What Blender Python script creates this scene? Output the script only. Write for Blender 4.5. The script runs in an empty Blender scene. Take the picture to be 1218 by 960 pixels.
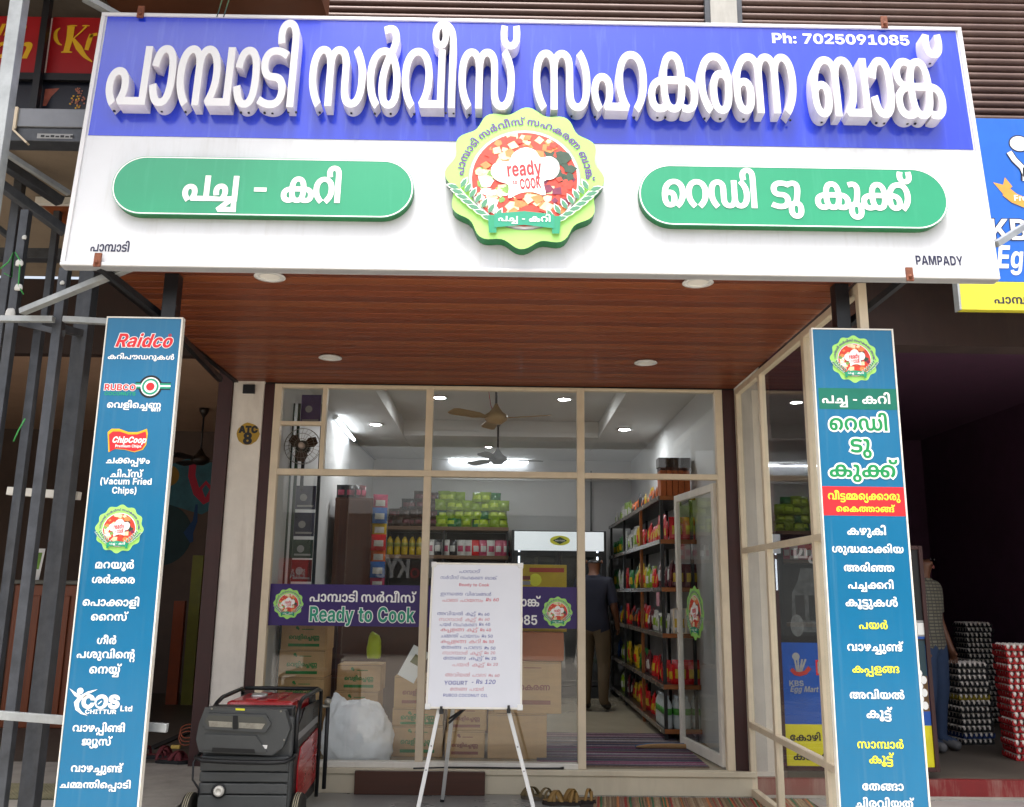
import bpy, math, random
from mathutils import Vector, Matrix, geometry
R=math.radians
SC=bpy.context.scene; COL=SC.collection
# ---------------------------------------------------------------- camera
FPX,PITCH,YAW,ROLL=1070.0,.2081,.0091,.0119
CAM=Vector((0,-6.8508,1.2237)); PW,PH=1218,960
_cp,_sp,_cy,_sy,_cr,_sr=math.cos(PITCH),math.sin(PITCH),math.cos(YAW),math.sin(YAW),math.cos(ROLL),math.sin(ROLL)
FWD=Vector((_sy*_cp,_cy*_cp,_sp)); _rt=Vector((_cy,-_sy,0)); _up=_rt.cross(FWD)
RT=_rt*_cr+_up*_sr; UP=_up*_cr-_rt*_sr
cd=bpy.data.cameras.new('camera'); cam=bpy.data.objects.new('camera',cd); COL.objects.link(cam)
cd.sensor_width=36; cd.lens=FPX/PW*36; cd.clip_end=3000; cd.clip_start=.05
cam.matrix_world=Matrix(((RT.x,UP.x,-FWD.x,CAM.x),(RT.y,UP.y,-FWD.y,CAM.y),(RT.z,UP.z,-FWD.z,CAM.z),(0,0,0,1)))
SC.camera=cam
def ray(u,v): return RT*((u-PW/2)/FPX)-UP*((v-PH/2)/FPX)+FWD
def atY(u,v,y):
    d=ray(u,v); return CAM+d*((y-CAM.y)/d.y)
def atX(u,v,x):
    d=ray(u,v); return CAM+d*((x-CAM.x)/d.x)
def atZ(u,v,z):
    d=ray(u,v); return CAM+d*((z-CAM.z)/d.z)
# ---------------------------------------------------------------- world, sun, exposure
SUN_EL,SUN_AZ=R(74),R(196)          # azimuth clockwise from +Y: the sun stands behind the camera, to its left
w=bpy.data.worlds.new('World'); SC.world=w; w.use_nodes=True; nt=w.node_tree
bg=nt.nodes['Background']; sk=nt.nodes.new('ShaderNodeTexSky'); sk.sky_type='NISHITA'; sk.sun_disc=False
sk.sun_elevation=SUN_EL; sk.sun_rotation=SUN_AZ; sk.dust_density=7; sk.air_density=1.0; sk.ozone_density=.6
mx=nt.nodes.new('ShaderNodeMixRGB'); mx.blend_type='MIX'; mx.inputs[0].default_value=.6
hs=nt.nodes.new('ShaderNodeRGBToBW'); nt.links.new(sk.outputs[0],mx.inputs[1]); nt.links.new(sk.outputs[0],hs.inputs[0]); nt.links.new(hs.outputs[0],mx.inputs[2])
nt.links.new(mx.outputs[0],bg.inputs[0]); bg.inputs[1].default_value=.15
sl=bpy.data.lights.new('sun','SUN'); so=bpy.data.objects.new('sun',sl); COL.objects.link(so)
sl.energy=1.5; sl.angle=R(24); sl.color=(1,.98,.95)
sd=Vector((math.sin(SUN_AZ)*math.cos(SUN_EL),math.cos(SUN_AZ)*math.cos(SUN_EL),math.sin(SUN_EL)))
so.rotation_euler=sd.to_track_quat('Z','Y').to_euler(); so.location=sd*60
SC.view_settings.view_transform='Standard'; SC.view_settings.look='None'; SC.view_settings.exposure=1.4; SC.view_settings.gamma=1
SC.render.engine='CYCLES'
SC.cycles.max_bounces=10; SC.cycles.transparent_max_bounces=24; SC.cycles.diffuse_bounces=4; SC.cycles.caustics_reflective=False; SC.cycles.caustics_refractive=False
SC.cycles.sample_clamp_indirect=6
# ---------------------------------------------------------------- materials
def lin(h):
    if isinstance(h,(tuple,list)): return tuple(h)
    h=h.lstrip('#'); r=[]
    for i in (0,2,4):
        c=int(h[i:i+2],16)/255; r.append(c/12.92 if c<=.04045 else ((c+.055)/1.055)**2.4)
    return tuple(r)
MATS={}
def mat(name,col,rough=.55,metal=0,var=.12,scale=6,bump=.0,bscale=60,emit=0,stretch=None,dirt=0,dirtcol='#4a4035',spec=.5,coat=0,trans=0,streak=0):
    if name in MATS: return MATS[name]
    m=bpy.data.materials.new(name); m.use_nodes=True; n=m.node_tree; N=n.nodes; L=n.links
    b=N['Principled BSDF']; c=lin(col)
    b.inputs['Roughness'].default_value=rough; b.inputs['Metallic'].default_value=metal
    b.inputs['Specular IOR Level'].default_value=spec
    if coat: b.inputs['Coat Weight'].default_value=coat; b.inputs['Coat Roughness'].default_value=.08
    tc=N.new('ShaderNodeTexCoord'); mp=N.new('ShaderNodeMapping'); L.new(tc.outputs['Object'],mp.inputs[0])
    if stretch: mp.inputs['Scale'].default_value=stretch
    nz=N.new('ShaderNodeTexNoise'); nz.inputs['Scale'].default_value=scale; nz.inputs['Detail'].default_value=6; nz.inputs['Roughness'].default_value=.62; L.new(mp.outputs[0],nz.inputs[0])
    rp=N.new('ShaderNodeValToRGB'); rp.color_ramp.elements[0].position=.3; rp.color_ramp.elements[1].position=.72
    rp.color_ramp.elements[0].color=tuple(max(0,x*(1-var)) for x in c)+(1,); rp.color_ramp.elements[1].color=tuple(min(1,x*(1+var*.6)) for x in c)+(1,)
    L.new(nz.outputs[0],rp.inputs[0]); out=rp.outputs[0]
    if dirt:
        n2=N.new('ShaderNodeTexNoise'); n2.inputs['Scale'].default_value=3.1; n2.inputs['Detail'].default_value=9; n2.inputs['Roughness'].default_value=.7
        m2=N.new('ShaderNodeMapping'); m2.inputs['Scale'].default_value=(2.2,2.2,.35); m2.inputs['Location'].default_value=(3,1,7); L.new(tc.outputs['Object'],m2.inputs[0]); L.new(m2.outputs[0],n2.inputs[0])
        r2=N.new('ShaderNodeValToRGB'); r2.color_ramp.elements[0].position=.5; r2.color_ramp.elements[1].position=.78
        r2.color_ramp.elements[1].color=(dirt,)*3+(1,); L.new(n2.outputs[0],r2.inputs[0])
        mm=N.new('ShaderNodeMixRGB'); mm.inputs[2].default_value=lin(dirtcol)+(1,); L.new(r2.outputs[0],mm.inputs[0]); L.new(out,mm.inputs[1]); out=mm.outputs[0]
    if streak:                              # thin rain streaks running down the surface
        n4=N.new('ShaderNodeTexNoise'); n4.inputs['Scale'].default_value=1.0; n4.inputs['Detail'].default_value=4; m4=N.new('ShaderNodeMapping'); m4.inputs['Scale'].default_value=(34,34,1.1); L.new(tc.outputs['Object'],m4.inputs[0]); L.new(m4.outputs[0],n4.inputs[0])
        r4=N.new('ShaderNodeValToRGB'); r4.color_ramp.elements[0].position=.56; r4.color_ramp.elements[1].position=.8; r4.color_ramp.elements[1].color=(streak,)*3+(1,); L.new(n4.outputs[0],r4.inputs[0])
        m5=N.new('ShaderNodeMixRGB'); m5.inputs[2].default_value=lin(dirtcol)+(1,); L.new(r4.outputs[0],m5.inputs[0]); L.new(out,m5.inputs[1]); out=m5.outputs[0]
    L.new(out,b.inputs['Base Color'])
    mr=N.new('ShaderNodeMapRange'); mr.inputs[3].default_value=max(.02,rough-.08); mr.inputs[4].default_value=min(1,rough+.1); L.new(nz.outputs[0],mr.inputs[0]); L.new(mr.outputs[0],b.inputs['Roughness'])
    if bump:
        n3=N.new('ShaderNodeTexNoise'); n3.inputs['Scale'].default_value=bscale; n3.inputs['Detail'].default_value=5; L.new(mp.outputs[0],n3.inputs[0])
        bp=N.new('ShaderNodeBump'); bp.inputs['Strength'].default_value=bump; bp.inputs['Distance'].default_value=.01; L.new(n3.outputs[0],bp.inputs['Height']); L.new(bp.outputs[0],b.inputs['Normal'])
    if emit: b.inputs['Emission Color'].default_value=c+(1,); b.inputs['Emission Strength'].default_value=emit
    if trans: b.inputs['Transmission Weight'].default_value=trans
    MATS[name]=m; return m
def glassmat(name,tint=(.96,.975,.97),refl=1.0,ior=1.7,rough=.0,haze=0):
    m=bpy.data.materials.new(name); m.use_nodes=True; n=m.node_tree; N=n.nodes; L=n.links; N.clear()
    o=N.new('ShaderNodeOutputMaterial'); t=N.new('ShaderNodeBsdfTransparent'); t.inputs[0].default_value=tint+(1,)
    g=N.new('ShaderNodeBsdfGlossy'); g.inputs['Roughness'].default_value=rough; g.inputs[0].default_value=(refl,)*3+(1,)
    f=N.new('ShaderNodeFresnel'); f.inputs[0].default_value=ior; mx=N.new('ShaderNodeMixShader')
    ge=N.new('ShaderNodeNewGeometry'); bf=N.new('ShaderNodeMath'); bf.operation='SUBTRACT'; bf.inputs[0].default_value=1; L.new(ge.outputs['Backfacing'],bf.inputs[1])
    fm=N.new('ShaderNodeMath'); fm.operation='MULTIPLY'; L.new(f.outputs[0],fm.inputs[0]); L.new(bf.outputs[0],fm.inputs[1])   # reflect once, at the outer face
    L.new(fm.outputs[0],mx.inputs[0]); L.new(t.outputs[0],mx.inputs[1]); L.new(g.outputs[0],mx.inputs[2]); last=mx
    if haze:   # dust film on the pane
        d=N.new('ShaderNodeBsdfDiffuse'); d.inputs[0].default_value=(.75,.74,.7,1); m2=N.new('ShaderNodeMixShader')
        tc=N.new('ShaderNodeTexCoord'); nz=N.new('ShaderNodeTexNoise'); nz.inputs['Scale'].default_value=2.6; nz.inputs['Detail'].default_value=8; L.new(tc.outputs['Object'],nz.inputs[0])
        mr=N.new('ShaderNodeMapRange'); mr.inputs[1].default_value=.35; mr.inputs[2].default_value=.8; mr.inputs[3].default_value=0; mr.inputs[4].default_value=haze
        L.new(nz.outputs[0],mr.inputs[0]); L.new(mr.outputs[0],m2.inputs[0]); L.new(mx.outputs[0],m2.inputs[1]); L.new(d.outputs[0],m2.inputs[2]); last=m2
    L.new(last.outputs[0],o.inputs[0]); MATS[name]=m; return m
# ---------------------------------------------------------------- mesh builder
class Fr:                                   # a flat frame: local x,y on a surface, z out of it
    def __init__(s,o,ex,ey):
        s.o=Vector(o); s.x=Vector(ex).normalized(); e=Vector(ey); s.y=(e-s.x*e.dot(s.x)).normalized(); s.z=s.x.cross(s.y)
    def p(s,x,y,z=0): return s.o+s.x*x+s.y*y+s.z*z
    def px(s,u,v,z=0):                      # where the line of sight of a measured point meets the surface
        d=ray(u,v); q=s.o+s.z*z; t=(q-CAM).dot(s.z)/d.dot(s.z); h=CAM+d*t-s.o; return h.dot(s.x),h.dot(s.y)
class MB:
    def __init__(s): s.v=[];s.f=[];s.m=[];s.sm=[];s.mats=[]
    def mi(s,m):
        if m not in s.mats: s.mats.append(m)
        return s.mats.index(m)
    def add(s,vs,fs,m,sm=False):
        b=len(s.v); s.v+=[tuple(x) for x in vs]; k=s.mi(m)
        for f in fs: s.f.append([i+b for i in f]); s.m.append(k); s.sm.append(sm)
    def box(s,x0,x1,y0,y1,z0,z1,m):
        if x0>x1:x0,x1=x1,x0
        if y0>y1:y0,y1=y1,y0
        if z0>z1:z0,z1=z1,z0
        s.add([(x,y,z) for z in (z0,z1) for y in (y0,y1) for x in (x0,x1)],[(0,2,3,1),(4,5,7,6),(0,1,5,4),(2,6,7,3),(0,4,6,2),(1,3,7,5)],m)
    def fbox(s,fr,x0,x1,y0,y1,z0,z1,m):
        s.add([fr.p(x,y,z) for z in (z0,z1) for y in (y0,y1) for x in (x0,x1)],[(0,2,3,1),(4,5,7,6),(0,1,5,4),(2,6,7,3),(0,4,6,2),(1,3,7,5)],m)
    def bar(s,p,q,w,h,m,up=(0,0,1)):
        p,q=Vector(p),Vector(q); d=(q-p).normalized(); u=Vector(up)
        if abs(d.dot(u))>.98: u=Vector((0,1,0))
        a=d.cross(u).normalized(); b=a.cross(d).normalized(); vs=[]
        for e in (p,q):
            for i,j in ((-1,-1),(1,-1),(1,1),(-1,1)): vs.append(e+a*(i*w/2)+b*(j*h/2))
        s.add(vs,[(0,1,2,3),(7,6,5,4),(0,4,5,1),(1,5,6,2),(2,6,7,3),(3,7,4,0)],m)
    def tube(s,pts,r,m,n=8,caps=True,sm=True):
        pts=[Vector(p) for p in pts]; rr=r if isinstance(r,(list,tuple)) else [r]*len(pts); rings=[]; u=None
        for i,p in enumerate(pts):
            d=(pts[min(i+1,len(pts)-1)]-pts[max(i-1,0)]).normalized()
            if u is None: u=Vector((0,0,1)) if abs(d.z)<.9 else Vector((1,0,0))
            a=d.cross(u).normalized(); u=a.cross(d).normalized()
            rings.append([p+a*(rr[i]*math.cos(2*math.pi*k/n))+u*(rr[i]*math.sin(2*math.pi*k/n)) for k in range(n)])
        vs=[x for g in rings for x in g]; fs=[]
        for i in range(len(pts)-1):
            for k in range(n): fs.append((i*n+k,i*n+(k+1)%n,(i+1)*n+(k+1)%n,(i+1)*n+k))
        if caps: fs.append(tuple(range(n))[::-1]); fs.append(tuple(range((len(pts)-1)*n,len(pts)*n)))
        s.add(vs,fs,m,sm)
    def lathe(s,fr,prof,m,n=20,sm=True):    # prof: (radius, height along fr.z)
        vs=[fr.p(r*math.cos(2*math.pi*k/n),r*math.sin(2*math.pi*k/n),h) for r,h in prof for k in range(n)]; fs=[]
        for i in range(len(prof)-1):
            for k in range(n): fs.append((i*n+k,i*n+(k+1)%n,(i+1)*n+(k+1)%n,(i+1)*n+k))
        if prof[0][0]>1e-6: fs.append(tuple(range(n))[::-1])
        if prof[-1][0]>1e-6: fs.append(tuple(range((len(prof)-1)*n,len(prof)*n)))
        s.add(vs,fs,m,sm)
    def poly(s,fr,pts,z,m,depth=0,side=None):
        n=len(pts); ar=sum(pts[i][0]*pts[(i+1)%n][1]-pts[(i+1)%n][0]*pts[i][1] for i in range(n))
        if ar<0: pts=pts[::-1]
        s.add([fr.p(x,y,z) for x,y in pts],[tuple(range(n))],m)
        if depth: s.add([fr.p(x,y,z) for x,y in pts]+[fr.p(x,y,z-depth) for x,y in pts],[(i+n,(i+1)%n+n,(i+1)%n,i) for i in range(n)],side or m)
    def rect(s,fr,x0,x1,y0,y1,z,m): s.poly(fr,[(x0,y0),(x1,y0),(x1,y1),(x0,y1)],z,m)
    def disc(s,fr,cx,cy,r,z,m,n=28,ry=None,depth=0,side=None):
        s.poly(fr,[(cx+r*math.cos(2*math.pi*k/n),cy+(ry or r)*math.sin(2*math.pi*k/n)) for k in range(n)],z,m,depth,side)
    def stroke(s,fr,pts,w,z,m):             # a line of given width (number or list)
        ws=w if isinstance(w,(list,tuple)) else [w]*len(pts); vs=[];n=len(pts)
        for i,(x,y) in enumerate(pts):
            a=pts[max(i-1,0)]; b=pts[min(i+1,n-1)]; dx,dy=b[0]-a[0],b[1]-a[1]; l=math.hypot(dx,dy) or 1
            vs.append(fr.p(x-dy/l*ws[i]/2,y+dx/l*ws[i]/2,z)); vs.append(fr.p(x+dy/l*ws[i]/2,y-dx/l*ws[i]/2,z))
        s.add(vs,[(2*i,2*i+1,2*i+3,2*i+2) for i in range(n-1)],m)
    def build(s,name,parent=None,label=None,cat=None,group=None,kind=None,bevel=0,origin=None):
        me=bpy.data.meshes.new(name); o0=Vector((0,0,0)); root=None
        if parent is not None:
            root=parent
            while root.parent: root=root.parent
            o0=root.location
        elif origin is not None: o0=Vector(origin)
        elif s.v and not kind:
            xs=[v[0] for v in s.v];ys=[v[1] for v in s.v];zs=[v[2] for v in s.v]
            o0=Vector(((min(xs)+max(xs))/2,(min(ys)+max(ys))/2,min(zs)))
        me.from_pydata([(x-o0.x,y-o0.y,z-o0.z) for x,y,z in s.v],[],s.f)
        for m in s.mats: me.materials.append(m)
        me.polygons.foreach_set('material_index',s.m); me.polygons.foreach_set('use_smooth',s.sm); me.update()
        o=bpy.data.objects.new(name,me); COL.objects.link(o)
        if parent is None: o.location=o0
        else: o.parent=parent
        if bevel:
            b=o.modifiers.new('bevel','BEVEL'); b.width=bevel; b.segments=2; b.limit_method='ANGLE'; b.angle_limit=R(35)
        return tag(o,label,cat,group,kind)
def tag(o,label=None,cat=None,group=None,kind=None):
    if label: o['label']=label
    if cat: o['category']=cat
    if group: o['group']=group
    if kind: o['kind']=kind
    return o
def thing(name,loc,label,cat,group=None):
    o=bpy.data.objects.new(name,None); COL.objects.link(o); o.location=loc; o.empty_display_size=.1
    return tag(o,label,cat,group)
def copy_tree(o,loc=None,label=None,parent=None):
    c=o.copy(); COL.objects.link(c); c.parent=parent
    if loc is not None: c.location=loc
    if label: c['label']=label
    for ch in list(o.children): copy_tree(ch,None,None,c)
    return c
def one(name,fn,*a,**k):
    b=MB(); fn(b); return b.build(name,*a,**k)
def bx(name,x0,x1,y0,y1,z0,z1,m,parent=None,**k):
    b=MB(); b.box(x0,x1,y0,y1,z0,z1,m); return b.build(name,parent,**k)
ORD=['first','second','third','fourth','fifth','sixth','seventh','eighth','ninth','tenth','eleventh','twelfth','thirteenth','fourteenth','fifteenth','sixteenth','seventeenth','eighteenth','nineteenth','twentieth']
# ---------------------------------------------------------------- lettering: glyph outlines (flat shapes), laid out and meshed here
GLYPHS={  # letter outlines in plain numbers: advance, then contours of x step*2+on curve, y step
'B':(4,[
[127,[92,-3,-50,12,-28,22,0,29,28,21,52,13,33,0,36,0,50,-12,28,-22,0,-29,-28,-22,-50,-12],[127,67,-16,0,-24,-11,1,-11,0,-10,24,-11,19,0,16,0,24,10,1,11,0,11,-24,11]],
[419,[205,144,30,0,60,-5,29,-5,6,-1,8,-4,7,-1,18,-3,28,-10,18,-13,1,-9,0,-6,-8,-11,-20,-8,-15,-4,-1,3,24,-5,28,-16,0,-21,-22,-17,-50,-11,-41,0,-48,0,-58,17,-28,28,1,18,0,14,20,26,40,22,31,8,4,1,8,2,5,1,20,5,54,5,29,0,34,0,48,-6,36,-12,17,-7,33,-66,1,-53,-77,0,1,62,0,18,-12,22,-15,7,-12,4,-28,5,-19,0,-14,0,-28,-2,-9,-2,-22,-2,-30,-12,-20,-15,-10,-17,1,-8,0,-19,30,-17,29,0,20,0,20,7,0,12,-22,8,-21,0,-13,0,1,27,11,0,24,0,18,8,0,14,-26,11,-33,3,-14,2,-30,1,-17,0,-38,0,-50,-12,-22,-21,1,-14,0,-11,12,-18,22,-16,17,-9,-53,-19,-22,9,-34,21,-20,27,1,16,0,14,20,26,42,21,72,13],[656,-3,-48,15,-24,25,1,14,0,23,52,28,51,0,30,0,46,-15,26,-23,3,-13,-29,1,-2,6,-16,11,-22,8,-15,0,-22,0,-22,-14,1,-12,0,-8,8,-12,18,-6,28,0,20,7,10,16,1,12,0,3,-2,9,-1,5,0,1,2,3,1,1,-4,9,-26,15,-46,10,-33,0,-22,0,-30,-4,-22,-9,-14,-11,-6,-18,1,-13,1,-12,-47,68,14,7,38,12,54,8,39,0,46,0,70,-13,46,-24,24,-30,1,-18,0,-21,-30,-27,-54,-14]],
[291,[119,-3,-50,0,-54,23,1,21,0,12,24,18,19,6,14,4,32,4,46,2,35,0,227,0,46,0,58,-5,21,-6,16,-6,20,-16,1,-13,0,-22,-58,-22,-45,0,-12,0,-22,1,-11,2,15,26,6,0,12,-1,9,0,16,0,18,8,1,8,0,5,-8,7,-18,5,-28,2,-25,0,-249,0,-24,0,-26,-2,-14,-5,-10,-7,0,-10,10,-8,18,-4,28,0,28,5,17,6,33,-24,-16,-5,-32,-6,-34,-3],[295,144,48,0,62,-19,28,-33,1,-21,0,-24,-32,-33,-62,-17,-43,0,-34,0,-54,10,-36,20,-16,28,1,16,0,34,72,39],[295,116,-34,0,-30,-23,1,-22,0,-15,14,-21,28,-10,42,0,26,10,16,21,0,30,-14,20,-28,10]],
[247,[337,144,42,0,64,-17,34,-31,1,-21,0,-16,-16,-27,-32,-24,-23,-11,-55,19,18,10,20,19,10,18,1,10,0,15,-16,19,-28,9,-30,0,-18,-5,-12,-9,-6,-16,1,-14,1,-6,0,-12,-6,-19,-14,-16,-11,-6,-16,-8,-46,-8,-33,0,-44,0,-62,17,-34,31,1,21,0,17,16,27,32,23,23,11,57,-19,-16,-10,-22,-18,-8,-19,1,-10,0,-16,16,-18,26,-9,30,0,18,4,14,10,4,15,1,13,1,8,0,18,18,26,19,9,16,7,42,9]],
[256,[483,141,1,-141,-471,0,1,28,231,0,-39,-5,14,3,16,14,0,18,-16,12,-38,0,-20,-12,1,-9,0,-3,0,-3,3,-2,-75,-3,-2,3,-2,8,1,3,0,21,60,24,57,0,34,0,42,-8,26,-13,10,-16,0,-13,-6,-11,-12,-9,-5,-5,-13,6,137,0,1,113]],
[255,[161,144,32,0,44,-5,34,-9,15,-6,-19,1,20,10,50,9,33,0,46,0,54,-15,26,-24,1,-13,0,-10,-12,-17,-22,-13,-17,-4,-109,-9,-65,-2,-14,-1,-36,0,-15,0,-77,0,-14,0,-14,-1,-6,-3,-2,-2,1,-1,0,-3,6,-3,12,-2,11,0,14,0,30,2,34,4,21,3,16,3,34,4,32,4,26,3,24,2,16,5,14,5,16,3,9,0,20,0,38,-6,24,-13,1,-12,0,-15,-44,-16,-43,0,-32,0,-40,10,-18,15,1,8,0,10,20,13,13,3,63,-1,-6,-1,-16,-6,-10,-9,0,-13,12,-7,30,0,12,6,0,7,-6,5,-12,2,-22,0,-20,-5,-11,-5,1,6,-6,-2,-22,-8,-30,-9,-21,-3,-30,-6,-52,-7,-48,-3,-54,0,-40,6,-24,14,1,12,0,8,14,12,13,3,14,5,40,3,33,0,159,0,26,0,36,0,26,3,11,2,18,3,16,12,1,10,0,7,-14,13,-26,7,-19,0,-14,0,-18,-4,-12,-7,-6,-12,1,-11,1,-17,-69,0,1,10,0,13,-8,17,-13,6,-8,3,-28,5,-42,0,-38,-3,-11,-4,-2,-1,0,-3,-6,-3,-2,-6,1,-3,0,-8,16,-6,20,0,10,3,6,5,1,3,0,6,-14,6,-13,0,-10,0,-20,-2,-7,-2,-23,6,14,6,44,6,44,0,32,-7,16,-12,0,-17,-16,-14,-36,-9,-31,0,-40,0,-48,19,1,17,0,15,34,20,62,12]],
[155,[198,144,76,-10,27,-7,-31,-25,-26,7,-52,7,-35,0,-22,0,-26,-4,-12,-7,1,-5,0,-3,4,-5,5,-1,8,-4,26,-1,21,0,15,0,42,0,50,-9,17,-8,8,-5,10,-13,1,-9,0,-13,-30,-21,-60,-11,-94,0,-74,9,-29,9,31,25,18,-5,36,-6,38,-4,46,0,28,4,12,8,1,5,0,3,-4,6,-12,4,-20,2,-23,0,-9,0,-40,0,-56,7,-15,9,-10,5,-10,13,1,9,0,12,30,20,60,12]],
[337,[329,-3,-28,0,-44,8,-15,8,-12,5,-14,15,-8,19,1,12,1,10,0,13,-4,15,-14,10,-18,4,-30,0,-26,-8,-16,-19,1,-16,0,-10,8,-19,22,-18,17,-10,-55,-19,-22,11,-32,24,-16,26,1,17,0,21,34,31,64,17,43,0,34,0,46,-8,17,-8,12,-6,14,-16,6,-19,1,-12,1,-6,0,-15,6,-16,12,-9,18,-4,26,0,18,4,7,3,8,5,6,14,1,12,1,78,79,0,1,-77,0,-14,4,-13,14,-8,20,-4,11,0,18,0,30,9,16,20,1,14,0,10,-8,18,-22,19,-15,10,57,19,22,-11,32,-24,16,-27,1,-16,0,-20,-32,-31,-62,-18,-41,0,-32,0,-46,9,-21,10,7,1,-18,-10,-44,-10]],
[375,[203,144,46,0,62,-13,25,-12,-19,5,18,10,48,10,62,0,42,-10,21,-10,-7,1,22,10,46,9,33,0,44,0,60,-18,32,-31,1,-20,0,-16,-16,-27,-32,-24,-21,-11,-55,19,18,10,20,19,10,18,1,10,0,14,-18,20,-30,9,-17,0,-10,0,-18,-4,-14,-8,-6,-14,1,-13,1,-77,-77,0,1,78,0,12,-6,15,-14,7,-18,4,-26,0,-18,-4,-14,-8,-8,-14,1,-15,1,-75,-77,0,1,67,0,19,-12,17,-20,9,-26,4,-21,0,-30,0,-52,-12,-28,-25,1,-19,1,-1,0,-13,12,-16,18,-7,22,0,14,4,8,9,1,6,0,9,-18,10,-36,0,-32,-10,-17,-10,-5,26,16,8,48,12,60,0,40,-10,20,-20,1,-13,0,-15,-24,-21,-46,-11,-33,0,-30,0,-54,13,-32,28,1,23,0,27,48,37,84,19]],
[286,[246,-3,-54,14,-28,27,1,19,0,16,22,26,44,22,31,7,17,5,22,5,52,6,33,0,48,0,66,-13,40,-21,18,-26,1,-14,0,-17,-18,-26,-36,-21,-21,-9,-51,19,14,8,22,16,12,18,1,12,0,14,-22,21,-42,12,-31,0,-16,0,-24,-1,-9,-2,-9,-1,-24,-4,-34,-18,-18,-21,0,-25,12,-15,20,-5,22,0,20,5,12,15,0,25,-16,21,-32,17,-19,5,-13,2,-10,1,-20,1,-9,0,-38,0,-48,-12,-22,-21,1,-14,0,-11,12,-18,22,-16,17,-9,-53,-19,-22,9,-34,21,-20,27,1,16,0,14,18,26,42,21,70,13,51,0,30,0,50,-5,23,-6,15,-4,42,-11,50,-36,1,-25,0,-20,-28,-27,-54,-13]],
[251,[161,144,22,0,32,-4,26,-8,15,-7,-5,0,20,10,46,9,33,0,44,0,62,-18,32,-31,1,-20,0,-16,-16,-27,-32,-24,-21,-11,-55,19,16,10,22,19,8,18,1,10,0,15,-18,19,-30,9,-17,0,-14,0,-16,-4,-12,-8,-6,-13,1,-10,1,-81,-77,0,1,81,0,10,-4,13,-7,4,-4,4,-18,4,-30,0,-30,-9,-20,-18,1,-15,0,-10,8,-19,22,-19,17,-10,-55,-19,-22,11,-32,24,-16,26,1,16,0,20,34,31,62,19]],
[246,[135,91,42,0,52,-14,26,-22,1,-12,0,-7,-8,-13,-5,-5,-1,10,147,0,1,113,79,0,1,-141,-273,0,-25,15,6,4,10,13,1,8,0,10,-20,14,-21,0,-16,0,-18,-6,-10,-11,1,-7,0,-9,14,-14,9,-6,-59,-14,-20,10,-20,22,1,13,0,15,30,22,56,12]],
[365,[203,144,46,0,62,-13,25,-12,15,-19,11,-34,1,-66,-77,0,1,67,0,19,-12,17,-20,9,-26,4,-21,0,-30,0,-52,-12,-28,-25,1,-19,1,-1,0,-13,12,-16,18,-7,22,0,14,4,8,9,1,6,0,9,-18,10,-36,0,-32,-10,-17,-10,-5,26,16,8,48,12,60,0,40,-10,20,-20,1,-13,0,-15,-24,-21,-46,-11,-33,0,-30,0,-54,13,-32,28,1,23,0,27,48,37,84,19],[699,141,1,-141,-247,0,-23,15,18,12,20,18,8,18,1,10,0,15,-18,19,-30,9,-17,0,-14,0,-16,-4,-12,-8,-6,-13,1,-10,1,-80,-75,0,1,59,29,46,5,18,20,10,46,10,35,0,44,0,60,-18,34,-31,1,-20,0,-11,-8,-17,-14,-17,-11,-7,-17,5,121,0,1,113]],
[206,[246,144,68,-10,23,-9,18,-6,20,-17,10,-23,1,-16,1,-63,-355,0,1,63,0,16,10,23,20,17,17,6,22,9,60,10],[148,116,-22,-7,-14,-13,-6,-16,1,-13,1,-50,-21,0,30,13,48,26,30,28,1,14,0,5,-6,8,-12,5],[269,92,0,-12,-18,-22,-34,-22,-21,-11,-11,1,12,1,26,1,9,0,79,0,1,35,0,16,-12,21,-26,13,-19,5,3,1,6,-4,12,-13]],
[289,[371,-3,-28,0,-46,5,-25,5,-2,1,-10,2,-3,1,-30,9,-38,23,-18,27,1,14,0,9,8,15,7,6,7,3,12,10,32,12,40,5,23,0,58,0,66,-30,1,-31,0,-23,-46,-35,-35,-11,-6,-2,-8,-2,-5,-1,-22,-6,-54,-6,-31,0,-46,0,-72,12,-48,23,-24,32,0,37,28,27,58,16,43,0,34,0,56,-12,17,-15,-59,-16,-10,8,-22,7,-30,0,-22,-8,-12,-15,1,-10,0,-17,28,-27,52,-15,37,0,14,0,22,1,14,2,10,1,5,1,18,4,28,15,16,22,1,14,0,12,-12,14,-22,6,-9,0,-14,0,-22,-7,-12,-14,0,-24,16,-22,28,-16,19,-5,4,-1,8,0,7,0,8,-2,22,-1,15,0,32,0,50,12,28,25,1,18,0,12,-14,23,-17,12,61,18,26,-16,24,-32,0,-33,-18,-29,-44,-23,-72,-14]],
[207,[250,144,74,-13,48,-24,24,-31,1,-17,0,-21,-28,-27,-56,-14,-78,0,-50,15,-24,25,1,14,0,23,54,28,49,0,30,0,46,-15,26,-23,3,-13,-29,1,-2,6,-14,11,-24,8,-15,0,-22,0,-22,-14,1,-12,0,-8,10,-12,16,-6,28,0,20,7,10,16,1,12,0,3,-2,9,1,5,-2,1,2,3,-1,1,-4,9,-26,16,-46,9,-31,0,-38,0,-48,-11,-24,-21,1,-14,0,-11,12,-18,22,-16,17,-9,-53,-19,-22,9,-34,22,-20,26,1,16,0,14,20,27,44,21,68,12]],
[188,[234,144,66,-13,38,-21,20,-26,1,-14,0,-16,-20,-26,-34,-22,-23,-9,-53,19,16,8,22,16,12,18,1,12,0,14,-22,20,-38,12,-54,0,-40,-11,-24,-21,1,-14,0,-11,12,-18,22,-16,17,-9,-53,-19,-22,9,-34,22,-20,26,1,16,0,14,20,26,40,21,64,13]],
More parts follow.
